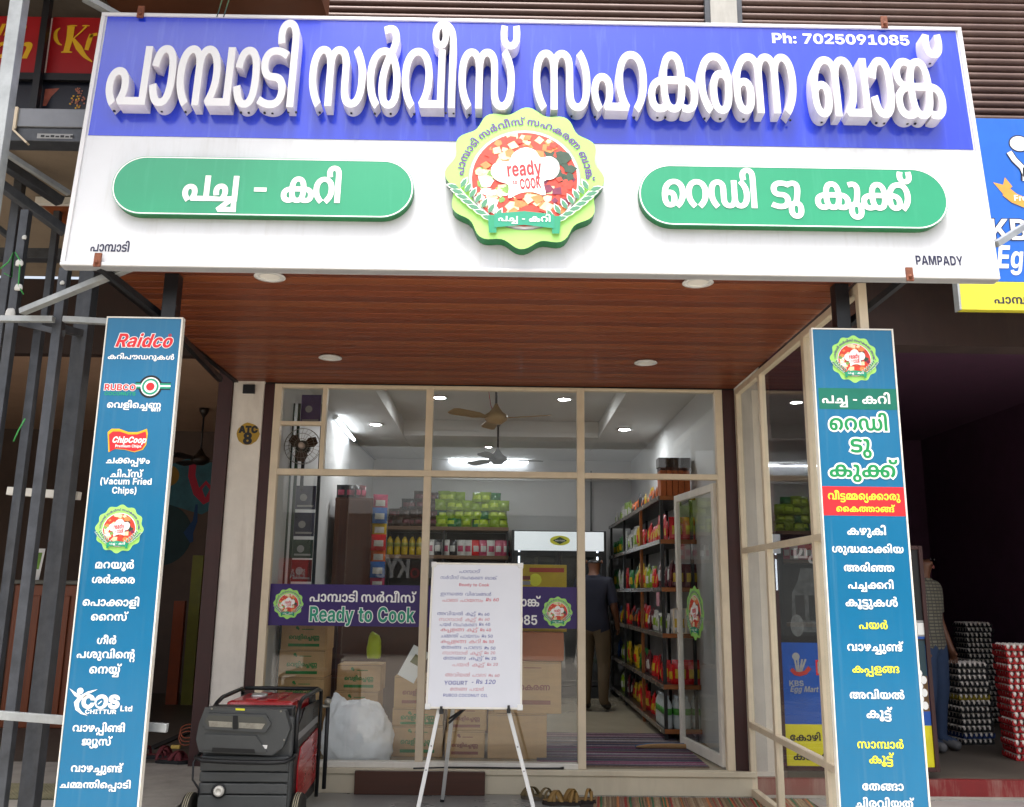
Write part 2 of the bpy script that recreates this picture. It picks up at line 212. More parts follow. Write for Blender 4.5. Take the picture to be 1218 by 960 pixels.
[198,[207,117,-24,0,-40,-3,-32,-6,-20,-9,-3,-6,-2,-1,0,-2,-2,-3,0,-5,1,-4,0,-10,18,-12,30,0,14,9,0,11,-6,6,-14,4,-7,0,-16,0,-22,-4,-13,-4,-35,5,10,5,32,12,42,7,21,0,30,0,36,-9,18,-17,0,-20,-20,-18,-44,-11,-35,0,-28,0,-44,12,-26,22,1,15,0,12,22,23,48,18,74,10,106,0,72,-10,34,-18,1,-14,0,-11,-24,-15,-46,-10,-31,-2,-25,14,1,7,5,0,14,0,16,1,12,4,4,5,1,3,0,6,-16,8,-40,5],[381,39,0,-9,-14,-14,-22,-9,-26,-5,-38,-2,-29,0,-95,0,-20,0,-18,-1,-12,-3,-4,-4,0,-5,4,-5,10,-3,18,-2,23,0,217,0,1,-28,-225,0,-30,0,-44,5,-32,9,-16,15,0,20,16,15,17,5,10,4,22,4,34,2,25,0,99,0,20,0,22,1,7,3,6,1,6,6,0,7,-6,6,-7,2,-4,2,-16,1,-15,0,-5,0,1,25,59,-5,40,-5,36,-19]],
[186,[139,103,0,18,54,23,53,0,40,0,50,-14,20,-21,1,-12,0,-16,-34,-27,-68,-15,-47,0,-25,0,-52,0,-72,15,-38,28,1,19,0,10,16,22,17,11,61,-15,-6,-7,-8,-12,1,-8,0,-13,24,-17,38,-8,25,0,19,0,26,0,36,8,18,16,1,11,0,8,-14,11,-17,0,-10,0,-14,-5,-8,-7,1,-5,0,-9,14,-15,16,-16,14,-17,0,-19,-16,-17,-42,-11,-37,0,-24,0,-48,4,-23,5,25,25,16,-3,28,-3,15,0,20,0,16,8,1,4,0,7,-14,15,-18,15,-14,18]],
[267,[234,144,64,-12,40,-21,18,-26,1,-13,0,-15,-16,-22,-28,-19,-17,-10,17,22,117,0,1,113,79,0,1,-141,-247,0,-25,18,14,7,20,15,12,18,1,12,0,14,-22,20,-38,12,-54,0,-40,-11,-24,-21,1,-14,0,-11,12,-18,22,-16,17,-9,-53,-19,-22,9,-34,22,-20,26,1,16,0,14,20,26,40,21,64,13]],
[290,[418,144,70,-12,50,-23,24,-31,1,-19,0,-21,-28,-27,-56,-14,-78,0,-50,15,-24,25,1,14,0,23,52,28,51,0,30,0,46,-15,26,-23,3,-13,-29,1,-2,6,-16,11,-22,8,-15,0,-22,0,-22,-14,1,-12,0,-8,8,-12,18,-6,28,0,20,7,10,16,1,12,0,3,-2,9,1,5,-2,1,2,3,1,1,-4,9,-26,15,-46,10,-31,0,-24,0,-30,-4,-11,-5,-16,-7,-10,-22,1,-15,1,-1,0,-15,-16,-25,-32,-17,-48,-8,-31,0,-42,0,-62,17,-34,31,1,21,0,17,16,27,32,23,23,11,57,-19,-16,-10,-22,-18,-8,-19,1,-10,0,-16,14,-18,26,-9,30,0,18,4,12,9,6,14,1,10,1,4,0,23,24,28,21,9,24,10,58,8]],
[337,[347,144,28,0,44,-8,17,-8,12,-6,14,-14,8,-19,1,-12,1,-10,0,-13,4,-15,14,-10,18,-4,30,0,26,9,16,18,1,16,0,10,-8,19,-22,18,-15,10,57,19,22,-11,32,-23,16,-27,1,-17,0,-21,-34,-31,-62,-17,-43,0,-34,0,-46,8,-15,8,-12,6,-14,15,-6,20,1,12,1,6,0,15,-4,15,-14,10,-18,4,-26,0,-18,-4,-5,-3,-8,-5,-6,-14,1,-12,1,-78,-77,0,1,77,0,13,-4,14,-14,8,-20,4,-9,0,-18,0,-28,-9,-18,-20,1,-14,0,-10,8,-18,22,-19,17,-10,-55,-19,-22,11,-32,24,-16,27,1,16,0,20,32,31,62,18,43,0,34,0,44,-9,23,-10,-5,-1,18,9,44,11]],
[332,[135,91,42,0,52,-14,26,-22,1,-12,0,-7,-8,-13,-5,-5,-1,10,137,0,23,-28,-207,0,-25,15,6,4,10,13,1,8,0,10,-20,14,-21,0,-16,0,-18,-6,-10,-11,1,-7,0,-9,14,-14,9,-6,-59,-14,-20,10,-20,22,1,13,0,15,30,22,56,12],[522,144,64,-13,40,-21,18,-26,1,-14,0,-16,-18,-26,-34,-21,-23,-10,-53,19,16,8,22,16,12,18,1,12,0,14,-22,20,-38,12,-54,0,-40,-11,-24,-21,1,-14,0,-11,12,-17,20,-16,15,-8,-25,-18,-21,0,-19,8,-16,10,-26,18,-14,21,0,27,18,26,40,21,64,13]],
[146,[274,56,-14,-26,-30,-21,-52,-12,-39,0,-34,0,-46,9,-28,14,-16,18,-3,8,81,7,2,-7,12,-13,18,-9,36,0,24,12,10,21,0,27,-10,21,-24,12,-17,0,-14,0,-20,-9,-12,-12,-3,-7,-79,6,6,9,18,17,30,14,46,9,70,0,50,-12,30,-20,14,-27]],
[70,[-9,213,22,0,36,-5,15,-4,18,-6,20,-16,10,-24,1,-20,1,-138,-79,0,1,133,0,13,-2,18,-6,11,-10,7,-12,3,-11,0,-8,0,-14,-3,-10,-8,1,-5,0,-2,2,-5,1,-2,-75,-5,-2,3,-2,7,1,4,0,15,28,19,52,10]],
[70,[-45,213,30,0,46,-5,23,-7,32,-10,26,-35,1,-28,1,-128,-79,0,1,127,0,18,-6,23,-14,15,-13,4,-8,2,-24,2,-15,0,-10,0,-16,-3,-10,-5,0,-9,10,-6,11,0,14,0,10,7,0,11,-14,10,-9,3,69,-5,4,-2,6,-9,1,-5,0,-9,-16,-15,-34,-10,-27,0,-24,0,-36,8,-18,15,0,21,20,16,44,9]],
[97,[91,-59,-50,0,-56,26,1,20,0,13,26,21,48,11,64,0,48,-11,28,-20,0,-28,-28,-21,-48,-11],[91,-34,18,0,22,11,1,10,0,10,-22,10,-17,0,-16,0,-22,-10,1,-10,0,-10,22,-11],[73,144,34,0,40,-12,16,-20,1,-11,0,-19,-18,-36,-13,-21,-71,4,12,19,14,32,1,13,0,10,-14,13,-19,0,-6,0,-14,-1,-5,-1,-11,27,12,1,30,2]],
[97,[91,-59,-50,0,-56,26,1,20,0,13,26,21,48,11,64,0,48,-11,28,-20,0,-28,-28,-21,-48,-11],[91,9,-20,0,-30,-11,1,-11,0,-12,28,-11,23,0,22,0,30,11,1,12,0,11,-30,11],[91,-25,-28,0,-28,16,1,13,0,5,10,10,11,6,25,-6,-8,-2,-8,-6,0,-7,8,-5,12,-3,18,0,14,3,6,5,1,4,0,2,-8,6,-7,2,25,7,12,-6,8,-10,1,-5,0,-7,-10,-14,-26,-8],[73,144,34,0,40,-12,16,-19,1,-12,0,-19,-18,-36,-13,-21,-71,4,12,19,14,32,1,13,0,10,-14,13,-19,0,-6,0,-14,-1,-5,-1,-11,27,12,1,30,2]],
[200,[104,-3,-54,13,-32,28,1,23,0,18,26,31,52,22,70,12,90,0,64,-12,42,-20,20,-27,0,-31,-20,-27,-34,-21,-23,-9,-51,19,16,8,22,16,12,18,1,12,0,14,-22,20,-42,12,-68,0,-52,-15,-28,-25,1,-16,0,-14,12,-16,18,-7,22,0,14,4,8,9,1,6,0,9,-18,10,-36,0,-32,-10,-17,-10,-5,26,16,8,46,12,62,0,40,-10,20,-20,1,-13,0,-15,-24,-21,-46,-11]],
[166,[160,-3,-66,9,-50,18,-28,28,0,38,30,28,50,17,66,9,39,0,42,0,50,-10,22,-17,1,-10,0,-12,-22,-15,-40,-8,-25,0,-32,0,-36,10,-16,15,1,9,0,5,6,9,5,3,69,5,-10,-4,-10,-10,0,-12,12,-7,24,0,12,6,0,11,-20,7,-15,0,-8,0,-16,0,-5,-1,-28,0,-40,-12,-20,-21,0,-28,20,-21,38,-13,29,0,6,0,14,-1,9,0,12,0,16,3,8,6,0,9,-10,6,-24,0,-12,-8,0,-11,10,-10,9,-3,-67,5,-4,3,-6,8,1,6,0,9,16,15,38,9,33,0,26,0,38,-8,22,-15,1,-12,0,-10,-24,-17,-48,-10]],
[400,[104,-3,-54,13,-32,28,1,23,0,18,26,31,52,22,70,12,90,0,64,-12,42,-20,20,-27,0,-31,-20,-27,-34,-21,-23,-9,-51,19,16,8,22,16,12,18,1,12,0,14,-22,20,-42,12,-68,0,-52,-15,-28,-25,1,-16,0,-14,12,-16,18,-7,22,0,14,4,8,9,1,6,0,9,-18,10,-36,0,-32,-10,-17,-10,-5,26,16,8,46,12,62,0,40,-10,20,-20,1,-13,0,-15,-24,-21,-46,-11],[504,-3,-54,13,-32,28,1,23,0,18,26,31,52,22,70,12,90,0,64,-12,42,-20,20,-27,0,-31,-20,-27,-34,-21,-21,-9,-53,19,16,8,22,16,12,18,1,12,0,14,-22,20,-42,12,-68,0,-52,-15,-28,-25,1,-16,0,-14,12,-16,18,-7,22,0,14,4,8,9,1,6,0,9,-18,10,-15,0,-20,0,-32,-10,-17,-10,-5,26,16,8,46,12,62,0,40,-10,20,-20,1,-13,0,-15,-24,-21,-46,-11]],
[0,[-98,149,-48,11,-22,19,1,12,0,5,4,9,3,3,71,-6,-2,-2,-2,-5,1,-2,0,-7,10,-8,16,-3,22,0,16,3,10,8,1,7,0,2,-2,5,1,2,67,6,2,-3,4,-9,1,-5,0,-12,-22,-19,-48,-11]],
[210,[285,144,36,0,54,-17,28,-30,1,-20,0,-25,-36,-36,-70,-19,-51,0,-42,0,-60,7,-27,7,31,26,24,-6,40,-6,29,0,32,0,38,13,16,23,1,15,0,21,-24,19,-19,0,-10,0,-12,-3,-8,-7,-4,-9,1,-8,1,-23,-75,0,1,18,0,10,-4,12,-8,7,-14,3,-7,0,-20,0,-20,-13,0,-16,4,-10,3,-5,-73,-8,-6,7,-4,17,1,7,0,13,22,22,50,14,39,0,30,0,40,-9,13,-7,-5,0,16,9,40,7]],
[207,[277,-3,-38,0,-54,14,-26,27,1,19,0,11,14,21,34,23,31,12,11,7,20,8,20,12,1,9,0,6,-14,7,-17,0,-10,0,-16,-2,-5,-1,-13,26,14,2,38,2,21,0,34,0,36,-10,14,-16,1,-8,0,-14,-30,-23,-27,-11,-9,-5,-20,-8,-28,-19,-12,-21,0,-19,8,-14,18,-7,17,0,20,0,20,14,1,17,0,8,-6,15,-14,14,-20,12,-13,5,-12,3,-26,4,-21,0,-34,0,-48,-11,-24,-21,1,-15,0,-11,12,-18,22,-16,17,-9,-53,-19,-22,9,-34,21,-20,27,0,31,20,26,44,21,70,12,49,0,26,0,44,-4,21,-4,2,-1,6,-1,5,-1,30,-7,42,-24,22,-28,1,-16,0,-29,-58,-32]],
[340,[413,144,32,0,50,-3,38,-5,19,-3,19,-5,46,-11,48,-37,1,-24,0,-27,-60,-32,-59,0,-40,0,-52,14,-26,27,1,19,0,11,14,21,34,23,31,12,11,7,18,8,22,12,1,9,0,6,-16,7,-15,0,-10,0,-18,-2,-3,-1,-13,26,12,2,38,2,21,0,34,0,38,-10,12,-16,1,-8,0,-14,-28,-23,-29,-11,-7,-5,-22,-8,-26,-19,-12,-21,0,-19,6,-14,20,-7,15,0,20,0,20,14,1,16,0,10,-14,20,-28,17,-17,4,-21,4,-20,3,-42,3,-25,0,-22,0,-44,-3,-17,-3,-21,-3,-28,-7,-36,-27,1,-20,0,-10,12,-13,20,-5,22,0,20,5,12,15,0,25,-16,21,-32,17,-19,5,-13,2,-10,1,-20,1,-9,0,-38,0,-48,-12,-22,-21,1,-14,0,-11,12,-18,22,-16,17,-9,-53,-19,-22,9,-34,21,-20,27,1,16,0,14,18,26,42,21,70,13,51,0,30,0,50,-5,23,-6,15,-4,44,-11,48,-36,1,-25,0,-20,-28,-27,-54,-13,-78,0,-54,14,-28,25,1,18,0,16,22,26,42,21,31,8,13,4,26,8,70,7]],
[293,[451,200,34,0,36,-10,14,-16,1,-8,0,-14,-30,-23,-27,-11,-9,-5,-20,-8,-26,-19,-14,-21,0,-19,8,-14,18,-7,17,0,20,0,20,14,1,17,0,8,-6,15,-12,14,-20,12,-13,5,-12,3,-28,4,-40,0,-34,-5,-9,-5,-16,-7,-12,-21,1,-14,1,-2,0,-10,-6,-19,-14,-15,-11,-6,-14,-8,-48,-8,-33,0,-42,0,-62,17,-34,31,1,21,0,17,16,27,32,23,23,11,57,-19,-16,-10,-22,-18,-8,-19,1,-10,0,-16,16,-18,26,-9,30,0,18,4,12,10,4,15,1,9,1,3,0,23,24,29,23,8,22,10,60,8,47,0,24,0,40,-4,19,-4,13,-2,30,-8,44,-23,22,-29,1,-16,0,-29,-60,-32,-61,0,-38,0,-52,14,-28,27,1,19,0,11,14,21,34,23,31,12,11,7,20,8,20,12,1,9,0,6,-14,7,-17,0,-10,0,-16,-2,-5,-1,-11,26,12,2,38,2]],
[75,[-1,-16,-2,-2,0,-3,1,-2,0,-4,6,-8,16,-5,15,0,20,0,18,9,1,8,0,5,-4,9,-10,15,-22,25,-16,30,1,16,0,18,22,32,17,14,81,0,-14,-12,-16,-21,-8,-19,1,-10,0,-13,12,-23,20,-27,12,-18,6,-14,1,-7,0,-23,-60,-22,-55,0,-60,0,-54,25,1,19,0,3,0,6,3,2]],
[422,[295,144,48,0,62,-19,28,-33,1,-21,0,-24,-32,-33,-62,-17,-43,0,-34,0,-54,10,-36,20,-16,28,1,16,0,34,72,39],[295,116,-34,0,-30,-23,1,-22,0,-15,14,-21,28,-10,42,0,26,10,16,21,0,30,-14,20,-28,10],[119,-3,-50,0,-54,23,1,21,0,12,24,18,19,6,14,4,32,4,46,2,35,0,371,0,26,0,34,-2,24,-4,11,-3,18,-6,20,-17,1,-12,0,-22,-54,-24,-49,0,-36,0,-52,13,-28,25,1,19,0,6,0,9,3,4,2,2,0,4,1,2,8,15,32,23,48,16,60,9,37,0,48,0,66,-13,42,-21,18,-26,1,-14,0,-16,-20,-27,-34,-21,-21,-9,-53,19,14,8,24,16,12,18,1,12,0,14,-24,20,-44,12,-29,0,-26,0,-46,-9,-30,-17,-7,-13,-2,-1,0,-5,-2,-5,0,-7,1,-5,0,-11,10,-14,20,-5,13,0,16,0,16,8,1,8,0,4,-6,8,-14,5,-20,3,-25,0,-379,0,-24,0,-26,-2,-14,-5,-10,-7,0,-10,10,-8,18,-4,28,0,28,5,17,6,33,-24,-16,-5,-32,-6,-34,-3]],
[297,[307,144,48,0,62,-19,28,-33,1,-21,0,-24,-32,-33,-62,-17,-43,0,-34,0,-54,10,-34,20,-18,28,1,16,0,22,32,33,64,18],[307,116,-32,0,-32,-23,1,-22,0,-15,14,-21,28,-10,42,0,28,10,14,21,0,30,-14,20,-28,10],[121,-3,-32,0,-48,10,-24,19,1,13,0,9,14,13,24,10,26,6,32,3,44,2,31,0,29,5,209,0,44,0,58,-5,38,-12,18,-16,1,-13,0,-22,-58,-22,-45,0,-12,0,-22,1,-9,2,13,26,6,0,14,-1,7,0,16,0,18,8,1,8,0,5,-8,7,-18,5,-28,2,-23,0,-261,0,-22,0,-26,-2,-9,-3,-6,-2,-8,-7,0,-10,8,-8,18,-3,28,0,28,4,17,6,33,-24,-16,-5,-32,-6,-32,-3],[121,144,28,0,50,-6,27,-8,-27,-29,-12,7,-32,9,-21,0,-18,0,-18,-8,1,-6,0,-3,6,-5,10,-5,22,-3,19,0,61,0,-43,-21,-30,0,-52,4,-40,9,-24,15,1,12,0,10,22,18,44,10]],
[437,[273,116,-62,0,-80,-14,-42,-25,1,-18,0,-13,12,-16,18,-7,15,0,10,0,14,4,6,9,1,6,0,9,-18,10,-34,0,-32,-10,-17,-10,-7,26,16,8,48,12,33,0,28,0,40,-10,22,-20,1,-13,0,-15,-24,-21,-46,-11,-66,0,-54,13,-32,27,0,44,38,32,66,21,94,10,59,0,42,0,62,-4,29,-5,6,0,6,-4,7,-1,26,-3,36,-11,18,-14,1,-9,0,-6,-8,-11,-20,-8,-15,-4,1,3,22,-5,28,-16,0,-21,-22,-17,-48,-11,-41,0,-48,0,-60,17,-26,28,1,18,0,14,18,26,40,22,33,8,2,1,8,2,5,1,22,5,52,5,29,0,36,0,48,-6,36,-12,15,-7,35,-63,1,-56,-79,0,1,62,0,18,-10,22,-17,7,-10,4,-30,5,-19,0,-16,0,-24,-2,-9,-2,-22,-2,-32,-12,-20,-15,-10,-17,1,-8,0,-19,32,-17,27,0,20,0,20,7,0,12,-20,8,-21,0,-15,0,1,27,11,0,24,0,20,8,0,15,-30,10,-33,2,-12,1,-30,2,-32,0],[772,144,54,-11,26,-18,1,-11,0,-8,-8,-12,-22,-10,-15,-4,-1,1,28,-5,26,-18,1,-12,0,-18,-52,-21,-51,0,-20,0,-28,2,-11,1,11,27,10,-1,16,-1,11,0,22,0,18,6,1,8,0,4,-6,6,-14,5,-20,2,-17,0,-17,0,1,27,17,0,16,0,22,3,9,3,4,2,4,5,1,4,0,8,-24,8,-46,0,-34,-7,-11,-8,-8,-5,-10,-14,-4,-18,1,-13,1,-33,-73,0,1,42,9,30,10,17,44,24,66,13]],
[256,[483,141,1,-141,-141,0,-17,1,-20,-1,-38,0,-17,0,-235,0,1,28,231,0,-39,-5,14,3,16,14,0,18,-16,12,-38,0,-20,-12,1,-9,0,-3,0,-3,3,-2,-75,-3,-2,3,-2,8,1,3,0,21,60,24,57,0,34,0,42,-8,26,-13,10,-16,0,-13,-6,-11,-12,-9,-5,-5,-13,6,137,0,1,113],[483,31,1,-102,-285,0,-25,25,87,31,22,8,44,13,23,6,59,-8,-109,-39,-14,-5,-24,-8,-11,-3,7,5,14,0,30,1,21,0,95,0,1,60]],
[621,[135,-3,-30,0,-54,13,-32,28,1,23,0,27,48,37,84,19,53,0,46,0,62,-13,25,-12,-3,-7,29,-58,1,-54,-77,0,1,67,0,19,-12,17,-20,9,-26,4,-21,0,-30,0,-52,-12,-28,-25,1,-19,1,-1,0,-13,12,-16,18,-7,22,0,14,4,8,9,1,6,0,9,-18,10,-36,0,-32,-10,-17,-10,-5,26,16,8,48,12,60,0,40,-10,20,-20,1,-13,0,-15,-24,-21,-46,-11],[451,144,28,0,48,-5,21,-6,15,-4,44,-11,48,-36,1,-25,0,-20,-28,-27,-54,-13,-78,0,-54,14,-28,27,1,19,0,16,24,26,42,22,31,7,13,5,24,6,50,5,29,0,34,0,48,-7,36,-12,15,-7,9,-8,23,-56,1,-54,-77,0,1,63,0,19,-12,20,-15,7,-8,3,-30,5,-21,0,-10,0,-22,-1,-9,-2,-9,-1,-24,-4,-34,-17,-18,-22,0,-25,12,-15,20,-5,22,0,20,5,12,15,0,25,-16,21,-32,17,-19,5,-13,2,-6,1,-14,1,-16,0,-7,0,-24,0,-28,-5,-7,-4,-18,-6,-12,-22,1,-19,1,-56,-71,0,1,63,25,50,14,7,38,12,52,7],[875,144,26,0,48,-5,23,-5,15,-5,42,-11,50,-36,1,-25,0,-20,-28,-27,-54,-13,-78,0,-54,14,-30,27,1,19,0,16,24,26,44,22,29,7,19,5,22,5,52,6,33,0,48,0,66,-13,40,-21,18,-26,1,-14,0,-17,-20,-26,-34,-21,-21,-9,-53,19,16,8,22,16,12,18,1,12,0,14,-22,21,-42,12,-31,0,-16,0,-24,-1,-11,-2,-9,-1,-24,-4,-34,-18,-16,-21,0,-25,12,-15,20,-5,22,0,20,5,12,15,0,25,-18,21,-30,17,-21,5,-11,2,-6,1,-16,1,-14,0,-9,0,-22,0,-30,-5,-7,-4,-16,-6,-12,-22,1,-19,1,-56,-71,0,1,63,25,50,14,7,38,12,50,7]],
[155,[198,144,76,-10,27,-7,-31,-25,-26,7,-52,7,-35,0,-22,0,-26,-4,-12,-7,1,-5,0,-3,4,-5,5,-1,8,-4,26,-1,21,0,15,0,44,0,48,-8,17,-8,8,-5,10,-14,1,-8,0,-12,-30,-20,-58,-11,-41,0,-147,0,1,28,137,0,24,0,26,2,7,3,2,2,4,5,0,6,-4,6,-14,4,-18,1,-15,0,-17,0,-40,0,-56,7,-15,9,-10,5,-10,13,1,9,0,12,30,20,60,12],[159,-63,-30,0,-52,4,-46,8,-21,5,31,26,18,-5,36,-6,38,-4,46,0,30,5,12,7,1,5,0,7,-16,9,-15,3,45,22,20,-4,30,-11,16,-15,1,-11,0,-13,-30,-21,-60,-11]],
[375,[203,144,46,0,62,-13,25,-12,-19,5,18,10,48,10,62,0,42,-10,21,-10,-7,1,22,10,46,9,33,0,44,0,60,-18,32,-31,1,-20,0,-16,-16,-27,-32,-24,-21,-11,-55,19,18,10,20,19,10,18,1,10,0,14,-18,20,-30,9,-17,0,-10,0,-18,-4,-14,-8,-6,-14,1,-13,1,-71,-77,0,1,72,0,12,-6,15,-14,7,-18,4,-26,0,-18,-4,-14,-8,-8,-14,1,-15,1,-69,-77,0,1,61,0,19,-12,17,-20,9,-26,4,-21,0,-30,0,-52,-12,-28,-25,1,-19,1,-1,0,-13,12,-16,18,-7,22,0,14,4,8,9,1,6,0,9,-18,10,-36,0,-32,-10,-17,-10,-5,26,16,8,48,12,60,0,40,-10,20,-20,1,-13,0,-15,-24,-21,-46,-11,-33,0,-30,0,-54,13,-32,28,1,23,0,27,48,37,84,19],[325,24,40,0,62,-16,13,-19,-49,-34,1,6,0,11,-8,16,-18,8,-22,4,-17,0,-14,0,-32,-5,-24,-13,-3,-11,0,-3,0,-5,1,-3,0,-9,8,-10,14,-4,18,0,14,6,0,13,-14,6,-11,0,-16,0,-24,-8,-13,-7,-11,19,18,8,38,10,23,0,36,0,34,-19,1,-14,0,-16,-38,-19,-84,0,-46,26,0,41,38,27,62,14],[489,24,26,0,32,-7,15,-8,-7,1,16,7,34,7,23,0,32,0,48,-13,26,-25,0,-32,-26,-27,-19,-11,-49,14,14,9,16,20,1,12,0,15,-26,14,-17,0,-6,0,-14,-3,-8,-6,-2,-9,1,-10,1,-55,-65,0,1,54,0,10,-4,11,-10,6,-12,2,-18,0,-12,-3,-10,-5,-4,-11,1,-10,1,-54,-65,0,1,40,21,49,18,10,40,8]],
[407,[203,144,46,0,62,-13,25,-12,-19,5,18,10,48,10,31,0,38,0,52,-14,23,-14,-13,-6,33,-33,1,-77,-77,0,1,78,0,12,-6,15,-14,7,-18,4,-26,0,-18,-4,-14,-8,-8,-14,1,-15,1,-75,-77,0,1,67,0,19,-12,17,-20,9,-26,4,-21,0,-30,0,-52,-12,-28,-25,1,-19,1,-1,0,-13,12,-16,18,-7,22,0,14,4,8,9,1,6,0,9,-18,10,-36,0,-32,-10,-17,-10,-5,26,16,8,48,12,60,0,40,-10,20,-20,1,-13,0,-15,-24,-21,-46,-11,-33,0,-30,0,-54,13,-32,28,1,23,0,27,48,37,84,19],[667,144,40,0,60,-9,34,-17,1,-12,0,-7,-8,-10,-18,-9,-30,-5,-29,0,-17,0,-12,0,-12,-1,-8,-1,-2,-3,1,-2,0,-4,20,-2,19,0,11,0,28,0,32,-4,20,-9,8,-10,0,-17,-20,-16,-48,-9,-37,0,-22,0,-38,2,-32,4,-15,3,25,24,20,-3,36,-3,46,0,16,3,0,8,-12,2,-9,0,-7,0,-40,0,-44,6,-9,6,-6,4,-6,9,0,13,10,11,9,4,14,5,36,5,31,0,17,0,10,0,12,3,1,3,0,6,-34,4,-25,0,-32,0,-44,-7,-15,-7,-18,-9,-16,-24,1,-16,1,-27,-69,-1,3,43,4,18,26,28,48,20,70,10]],
[498,[199,144,30,0,50,-5,23,-6,15,-4,42,-11,50,-36,1,-25,0,-20,-28,-27,-54,-13,-78,0,-54,14,-28,27,1,19,0,16,22,26,44,22,29,7,15,5,24,6,48,5,31,0,34,0,48,-7,36,-12,15,-7,9,-8,23,-49,1,-61,-77,0,1,63,0,19,-12,20,-15,7,-8,3,-30,5,-21,0,-10,0,-24,-1,-9,-2,-9,-1,-22,-4,-34,-17,-18,-22,0,-25,12,-15,20,-5,22,0,20,5,12,15,0,25,-16,21,-32,17,-19,5,-13,2,-10,1,-20,1,-9,0,-38,0,-48,-12,-22,-21,1,-14,0,-11,12,-18,22,-16,17,-9,-53,-19,-22,9,-34,21,-20,27,1,16,0,14,18,26,42,21,70,13],[629,144,26,0,48,-5,23,-5,15,-5,42,-11,50,-36,1,-25,0,-20,-28,-27,-54,-13,-78,0,-54,14,-28,27,1,19,0,16,22,26,44,22,29,7,19,5,22,5,52,6,33,0,48,0,66,-13,40,-21,18,-26,1,-14,0,-17,-20,-26,-34,-21,-21,-9,-51,19,14,8,22,16,12,18,1,12,0,14,-22,21,-42,12,-31,0,-16,0,-24,-1,-11,-2,-7,-1,-26,-4,-34,-18,-16,-21,0,-25,12,-15,20,-5,22,0,20,5,12,15,0,25,-16,21,-32,17,-21,5,-11,2,-6,1,-16,1,-14,0,-7,0,-24,0,-28,-5,-9,-4,-16,-6,-12,-22,1,-19,1,-56,-71,0,1,63,25,50,14,7,38,12,50,7]],
[333,[217,144,38,0,52,-8,24,-15,0,-19,-22,-14,-25,-4,1,2,20,-2,24,-9,8,-10,1,-5,0,-7,-10,-10,-22,-7,-32,-3,-17,-1,-3,0,-6,0,-8,-1,0,-5,16,-4,44,0,38,5,28,14,16,23,1,21,1,54,45,-1,1,-74,11,-33,-22,-11,-42,-15,-54,-8,-78,0,-48,9,-22,14,1,10,0,6,8,9,11,3,6,3,22,4,17,1,5,0,10,1,12,1,6,3,0,5,-2,3,-6,2,-12,1,-11,0,-37,0,1,25,31,0,14,0,12,1,8,3,2,3,1,2,0,4,-10,4,-18,2,-11,0,-38,0,-50,-15,-24,-29,1,-19,0,-11,6,-25,7,-11,-73,-7,-8,13,-10,30,1,14,0,27,42,40,88,21],[507,-3,-38,0,-50,11,-23,12,1,14,-17,59,1,48,79,0,1,-81,0,-10,4,-13,7,-5,6,-3,18,-4,30,0,30,9,20,18,1,15,0,10,-10,19,-20,19,-17,10,57,19,24,-12,30,-23,16,-26,1,-16,0,-20,-32,-32,-62,-18]],
[298,[161,144,22,0,34,-4,28,-9,15,-6,33,-69,1,-56,-77,0,1,81,0,10,-4,13,-7,4,-4,4,-18,4,-30,0,-30,-9,-20,-18,1,-15,0,-10,8,-19,22,-19,17,-10,-55,-19,-22,11,-32,24,-16,26,1,16,0,20,34,31,62,19],[420,0,-54,12,-26,25,1,20,0,11,14,21,34,23,31,12,11,7,20,8,20,12,1,9,0,6,-14,7,-17,0,-10,0,-16,-2,-5,-1,-13,26,14,2,38,2,21,0,34,0,36,-10,14,-16,1,-8,0,-14,-30,-23,-27,-11,-9,-5,-20,-8,-28,-19,-12,-21,0,-19,8,-14,18,-7,15,0,22,0,20,14,1,17,0,10,-12,21,-24,17,-17,6,-12,3,-28,4,-44,0,-30,-4,-22,-8,-12,-11,-8,-18,1,-14,1,-42,-71,0,1,48,23,49,16,8,36,12,52,7,39,0,26,0,44,-4,21,-4,4,-1,4,-1,5,-1,30,-7,42,-23,24,-29,1,-16,0,-20,-28,-25,-54,-13],[500,20,56,-14,28,-24,1,-14,0,-17,-28,-25,-23,-10,-43,16,14,7,16,15,1,13,0,15,-32,16,-54,0,-32,-16,1,-15,0,-12,14,-15,15,-8,-41,-16,-24,10,-28,25,1,17,0,14,28,24,56,14]],
[375,[161,144,24,0,36,-5,30,-10,15,-8,27,-62,1,-59,-77,0,1,81,0,11,-4,12,-7,4,-4,4,-18,4,-30,0,-30,-9,-20,-18,1,-15,0,-10,8,-19,22,-19,17,-10,-55,-19,-22,11,-32,24,-16,26,1,16,0,20,34,31,62,19],[383,144,26,0,48,-5,23,-5,15,-5,44,-11,48,-36,1,-25,0,-20,-28,-27,-54,-13,-78,0,-54,14,-28,27,1,19,0,16,24,26,42,22,31,7,19,5,20,5,52,6,35,0,48,0,64,-13,40,-21,18,-26,1,-14,0,-17,-18,-26,-36,-21,-21,-9,-51,19,14,8,22,16,14,18,1,12,0,14,-24,21,-42,12,-31,0,-16,0,-24,-1,-9,-2,-9,-1,-24,-4,-34,-18,-18,-21,0,-25,12,-15,20,-5,22,0,20,5,12,15,0,25,-16,21,-32,17,-19,5,-13,2,-6,1,-14,1,-16,0,-7,0,-24,0,-28,-5,-7,-4,-18,-6,-12,-22,1,-19,1,-56,-71,0,1,63,25,50,14,7,38,12,52,7]],
